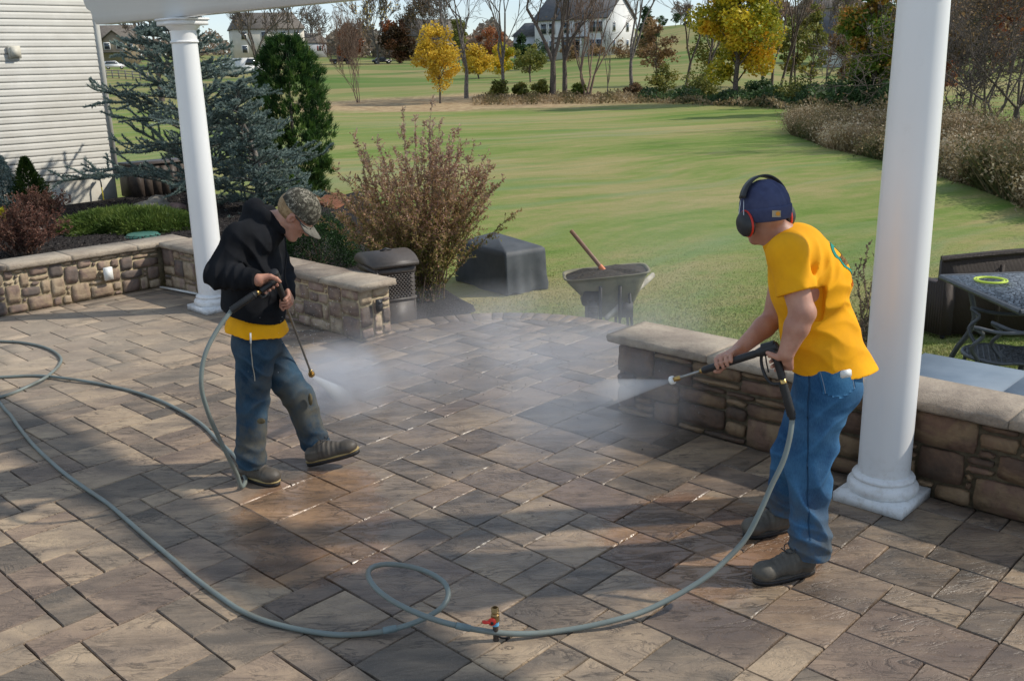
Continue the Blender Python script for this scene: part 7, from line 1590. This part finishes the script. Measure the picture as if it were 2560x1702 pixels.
gun('black spray gun pointing down at the pavers, held by the man in the hoodie', gh, noz, gripA, gripB, sh(630, 738, 4.58), .20, BRASS)
# his hose
t0_ = sh(579, 776, 4.56); tip = gz(607, 1216, HR + .004)
dp_ = [(540, 830, 4.5), (512, 888, 4.45), (503, 961, 4.42), (519, 1027, 4.45), (545, 1089, 4.52), (570, 1140, 4.58), (592, 1184, 4.64)]
P1 = [sh(643, 730, 4.59), sh(612, 752, 4.57), t0_]; P2 = [sh(*q) for q in dp_]
rt = [(612, 1208, .02), (604, 1175, .03), (589, 1143, HR), (547, 1103, HR), (505, 1061, HR), (449, 1025, HR), (365, 988, HR), (253, 960, HR), (168, 946, .02), (84, 939, HR), (0, 943, HR)]
P3 = [gz(*q) for q in rt]; P3.append(P3[-1] + [-.8, -.25, 0]); P3.append(P3[-1] + [-.7, .3, 0])
h2 = empty('pressure_hose', tip, 'grey pressure hose hanging in an arc from the gun of the man in the hoodie', 'hose')
pth = np.array([t0_] + P2 + [tip] + P3); pth[:, 2] = np.maximum(pth[:, 2], HR); MB().tube(spline(pth, 320), HR, 10).build('hose_line', HM, h2, smooth=True); guard_sleeve([P1[0], P1[1], t0_], h2)

# ================================================================ SPRAY AND MIST
def mist(name, c, r, dens, label, nscale=2.0, lo=.38, hi=.62, rot=None, ax=None, power=1.0, aniso=.35, kind='stuff', edge=None):
    m = bpy.data.materials.new(name + '_volume'); m.use_nodes = True; t = m.node_tree; t.nodes.clear(); out = t.nodes.new('ShaderNodeOutputMaterial'); v = t.nodes.new('ShaderNodeVolumePrincipled'); tc = t.nodes.new('ShaderNodeTexCoord')
    def mth(op, a, b, clamp=False):
        q = t.nodes.new('ShaderNodeMath'); q.operation = op; q.use_clamp = clamp
        for k, x in enumerate((a, b)):
            if isinstance(x, bpy.types.NodeSocket): t.links.new(x, q.inputs[k])
            else: q.inputs[k].default_value = x
        return q.outputs[0]
    ln = t.nodes.new('ShaderNodeVectorMath'); ln.operation = 'LENGTH'; t.links.new(tc.outputs['Object'], ln.inputs[0]); d = mth('SUBTRACT', 1.0, ln.outputs['Value'], True); d = mth('POWER', d, power)
    ge = t.nodes.new('ShaderNodeNewGeometry'); nz = t.nodes.new('ShaderNodeTexNoise'); nz.inputs['Scale'].default_value = nscale; nz.inputs['Detail'].default_value = 2; nz.inputs['Distortion'].default_value = .6; t.links.new(ge.outputs['Position'], nz.inputs['Vector'])
    mr = t.nodes.new('ShaderNodeMapRange'); mr.inputs[1].default_value = lo; mr.inputs[2].default_value = hi; t.links.new(nz.outputs[0], mr.inputs[0]); d = mth('MULTIPLY', mth('MULTIPLY', d, mr.outputs[0]), dens)
    t.links.new(d, v.inputs['Density']); v.inputs['Color'].default_value = (.93, .95, 1, 1); v.inputs['Anisotropy'].default_value = aniso; t.links.new(v.outputs[0], out.inputs['Volume'])
    bm = bmesh.new(); bmesh.ops.create_icosphere(bm, subdivisions=3, radius=1.0); me = bpy.data.meshes.new(name); bm.to_mesh(me); bm.free(); me.materials.append(m); o = bpy.data.objects.new(name, me); COL.objects.link(o)
    A = np.eye(3) if ax is None else np.array(ax); Mx = Matrix(((A[0][0] * r[0], A[1][0] * r[1], A[2][0] * r[2], c[0]), (A[0][1] * r[0], A[1][1] * r[1], A[2][1] * r[2], c[1]), (A[0][2] * r[0], A[1][2] * r[1], A[2][2] * r[2], c[2]), (0, 0, 0, 1))); o.matrix_world = Mx; o['kind'] = kind; return o
mist('drifting_mist', [.05, 6.5, .08], (1.85, 2.1, .45), 1.0, '', 1.6)
mist('drifting_mist', [.95, 5.9, .55], (1.3, 1.5, 1.0), .10, '', 1.3)
mist('spray_cloud', gz(862, 1000) + [-.02, -.15, .12], (.38, .42, .34), 8, '', 5, .3, .6)
mist('spray_cloud', gz(840, 985) + [.3, .2, .05], (.9, .8, .30), 1.0, '', 3)
mist('spray_cloud', [.30, 4.35, .62], (.62, .62, .34), 1.4, '', 3)
def jet(name, a, b, r0, r1, dens):
    a = np.asarray(a, float); b = np.asarray(b, float); d = unit(a, b); L = np.linalg.norm(b - a); bm = MB(); bm.tube([a + (b - a) * k / 6 for k in range(7)], [r0 + (r1 - r0) * k / 6 for k in range(7)], 16)
    m = bpy.data.materials.new(name); m.use_nodes = True; t = m.node_tree; t.nodes.clear(); out = t.nodes.new('ShaderNodeOutputMaterial'); v = t.nodes.new('ShaderNodeVolumePrincipled'); v.inputs['Color'].default_value = (.95, .97, 1, 1); v.inputs['Anisotropy'].default_value = .3
    ge = t.nodes.new('ShaderNodeNewGeometry'); sb = t.nodes.new('ShaderNodeVectorMath'); sb.operation = 'DISTANCE'; t.links.new(ge.outputs['Position'], sb.inputs[0]); sb.inputs[1].default_value = tuple(a)
    mr = t.nodes.new('ShaderNodeMapRange'); t.links.new(sb.outputs['Value'], mr.inputs[0]); mr.inputs[1].default_value = 0; mr.inputs[2].default_value = L; mr.inputs[3].default_value = dens; mr.inputs[4].default_value = 0.0; t.links.new(mr.outputs[0], v.inputs['Density']); t.links.new(v.outputs[0], out.inputs['Volume'])
    o = bm.build('water_jet', m); o['kind'] = 'stuff'; return o
nR = sh(1675, 952, 3.90); dR = unit(sh(1926, 872, 3.70), nR); jet('jet_right', nR, nR + nrm(dR + [0, .35, 0]) * .50, .007, .085, 16)
nL = sh(780, 938, 5.15); jet('jet_left', nL, gz(868, 1006) + [0, 0, .02], .006, .065, 45)
# fine drops hanging in the air
def drops(name, c, sp_, n, r, seed):
    rs = np.random.default_rng(seed); P = np.asarray(c) + rs.normal(size=(n, 3)) * sp_; P[:, 2] = np.maximum(P[:, 2], .01); R = r * rs.uniform(.4, 1.3, n); T4 = np.array([[1, 0, -.7], [-1, 0, -.7], [0, 1, .7], [0, -1, .7]]) * .8
    V = (P[:, None] + T4[None] * R[:, None, None]).reshape(-1, 3); b = (np.arange(n) * 4)[:, None]; F = np.concatenate([b + np.array([[0, 2, 1]]), b + [[0, 1, 3]], b + [[0, 3, 2]], b + [[1, 2, 3]]]); npmesh(name, V, F, DROP, kind='stuff')
m = M('water_drop'); DROP = m.done((.9, .92, .95), .15, spec=1.0)
drops('water_drops', sh(770, 800, 5.1), [.16, .2, .12], 260, .0022, 1); drops('water_drops', gz(880, 1000) + [0, 0, .08], [.22, .25, .07], 420, .0022, 2); drops('water_drops', [.25, 4.3, .65], [.25, .2, .10], 200, .002, 3)
drops('mud_specks', gz(1300, 880), [.5, .9, .002], 420, .006, 4)
for o in [q for q in bpy.data.objects if q.name.startswith('mud_specks')]: o.data.materials.clear(); o.data.materials.append(simple('mud_speck', (.05, .038, .028), .9))
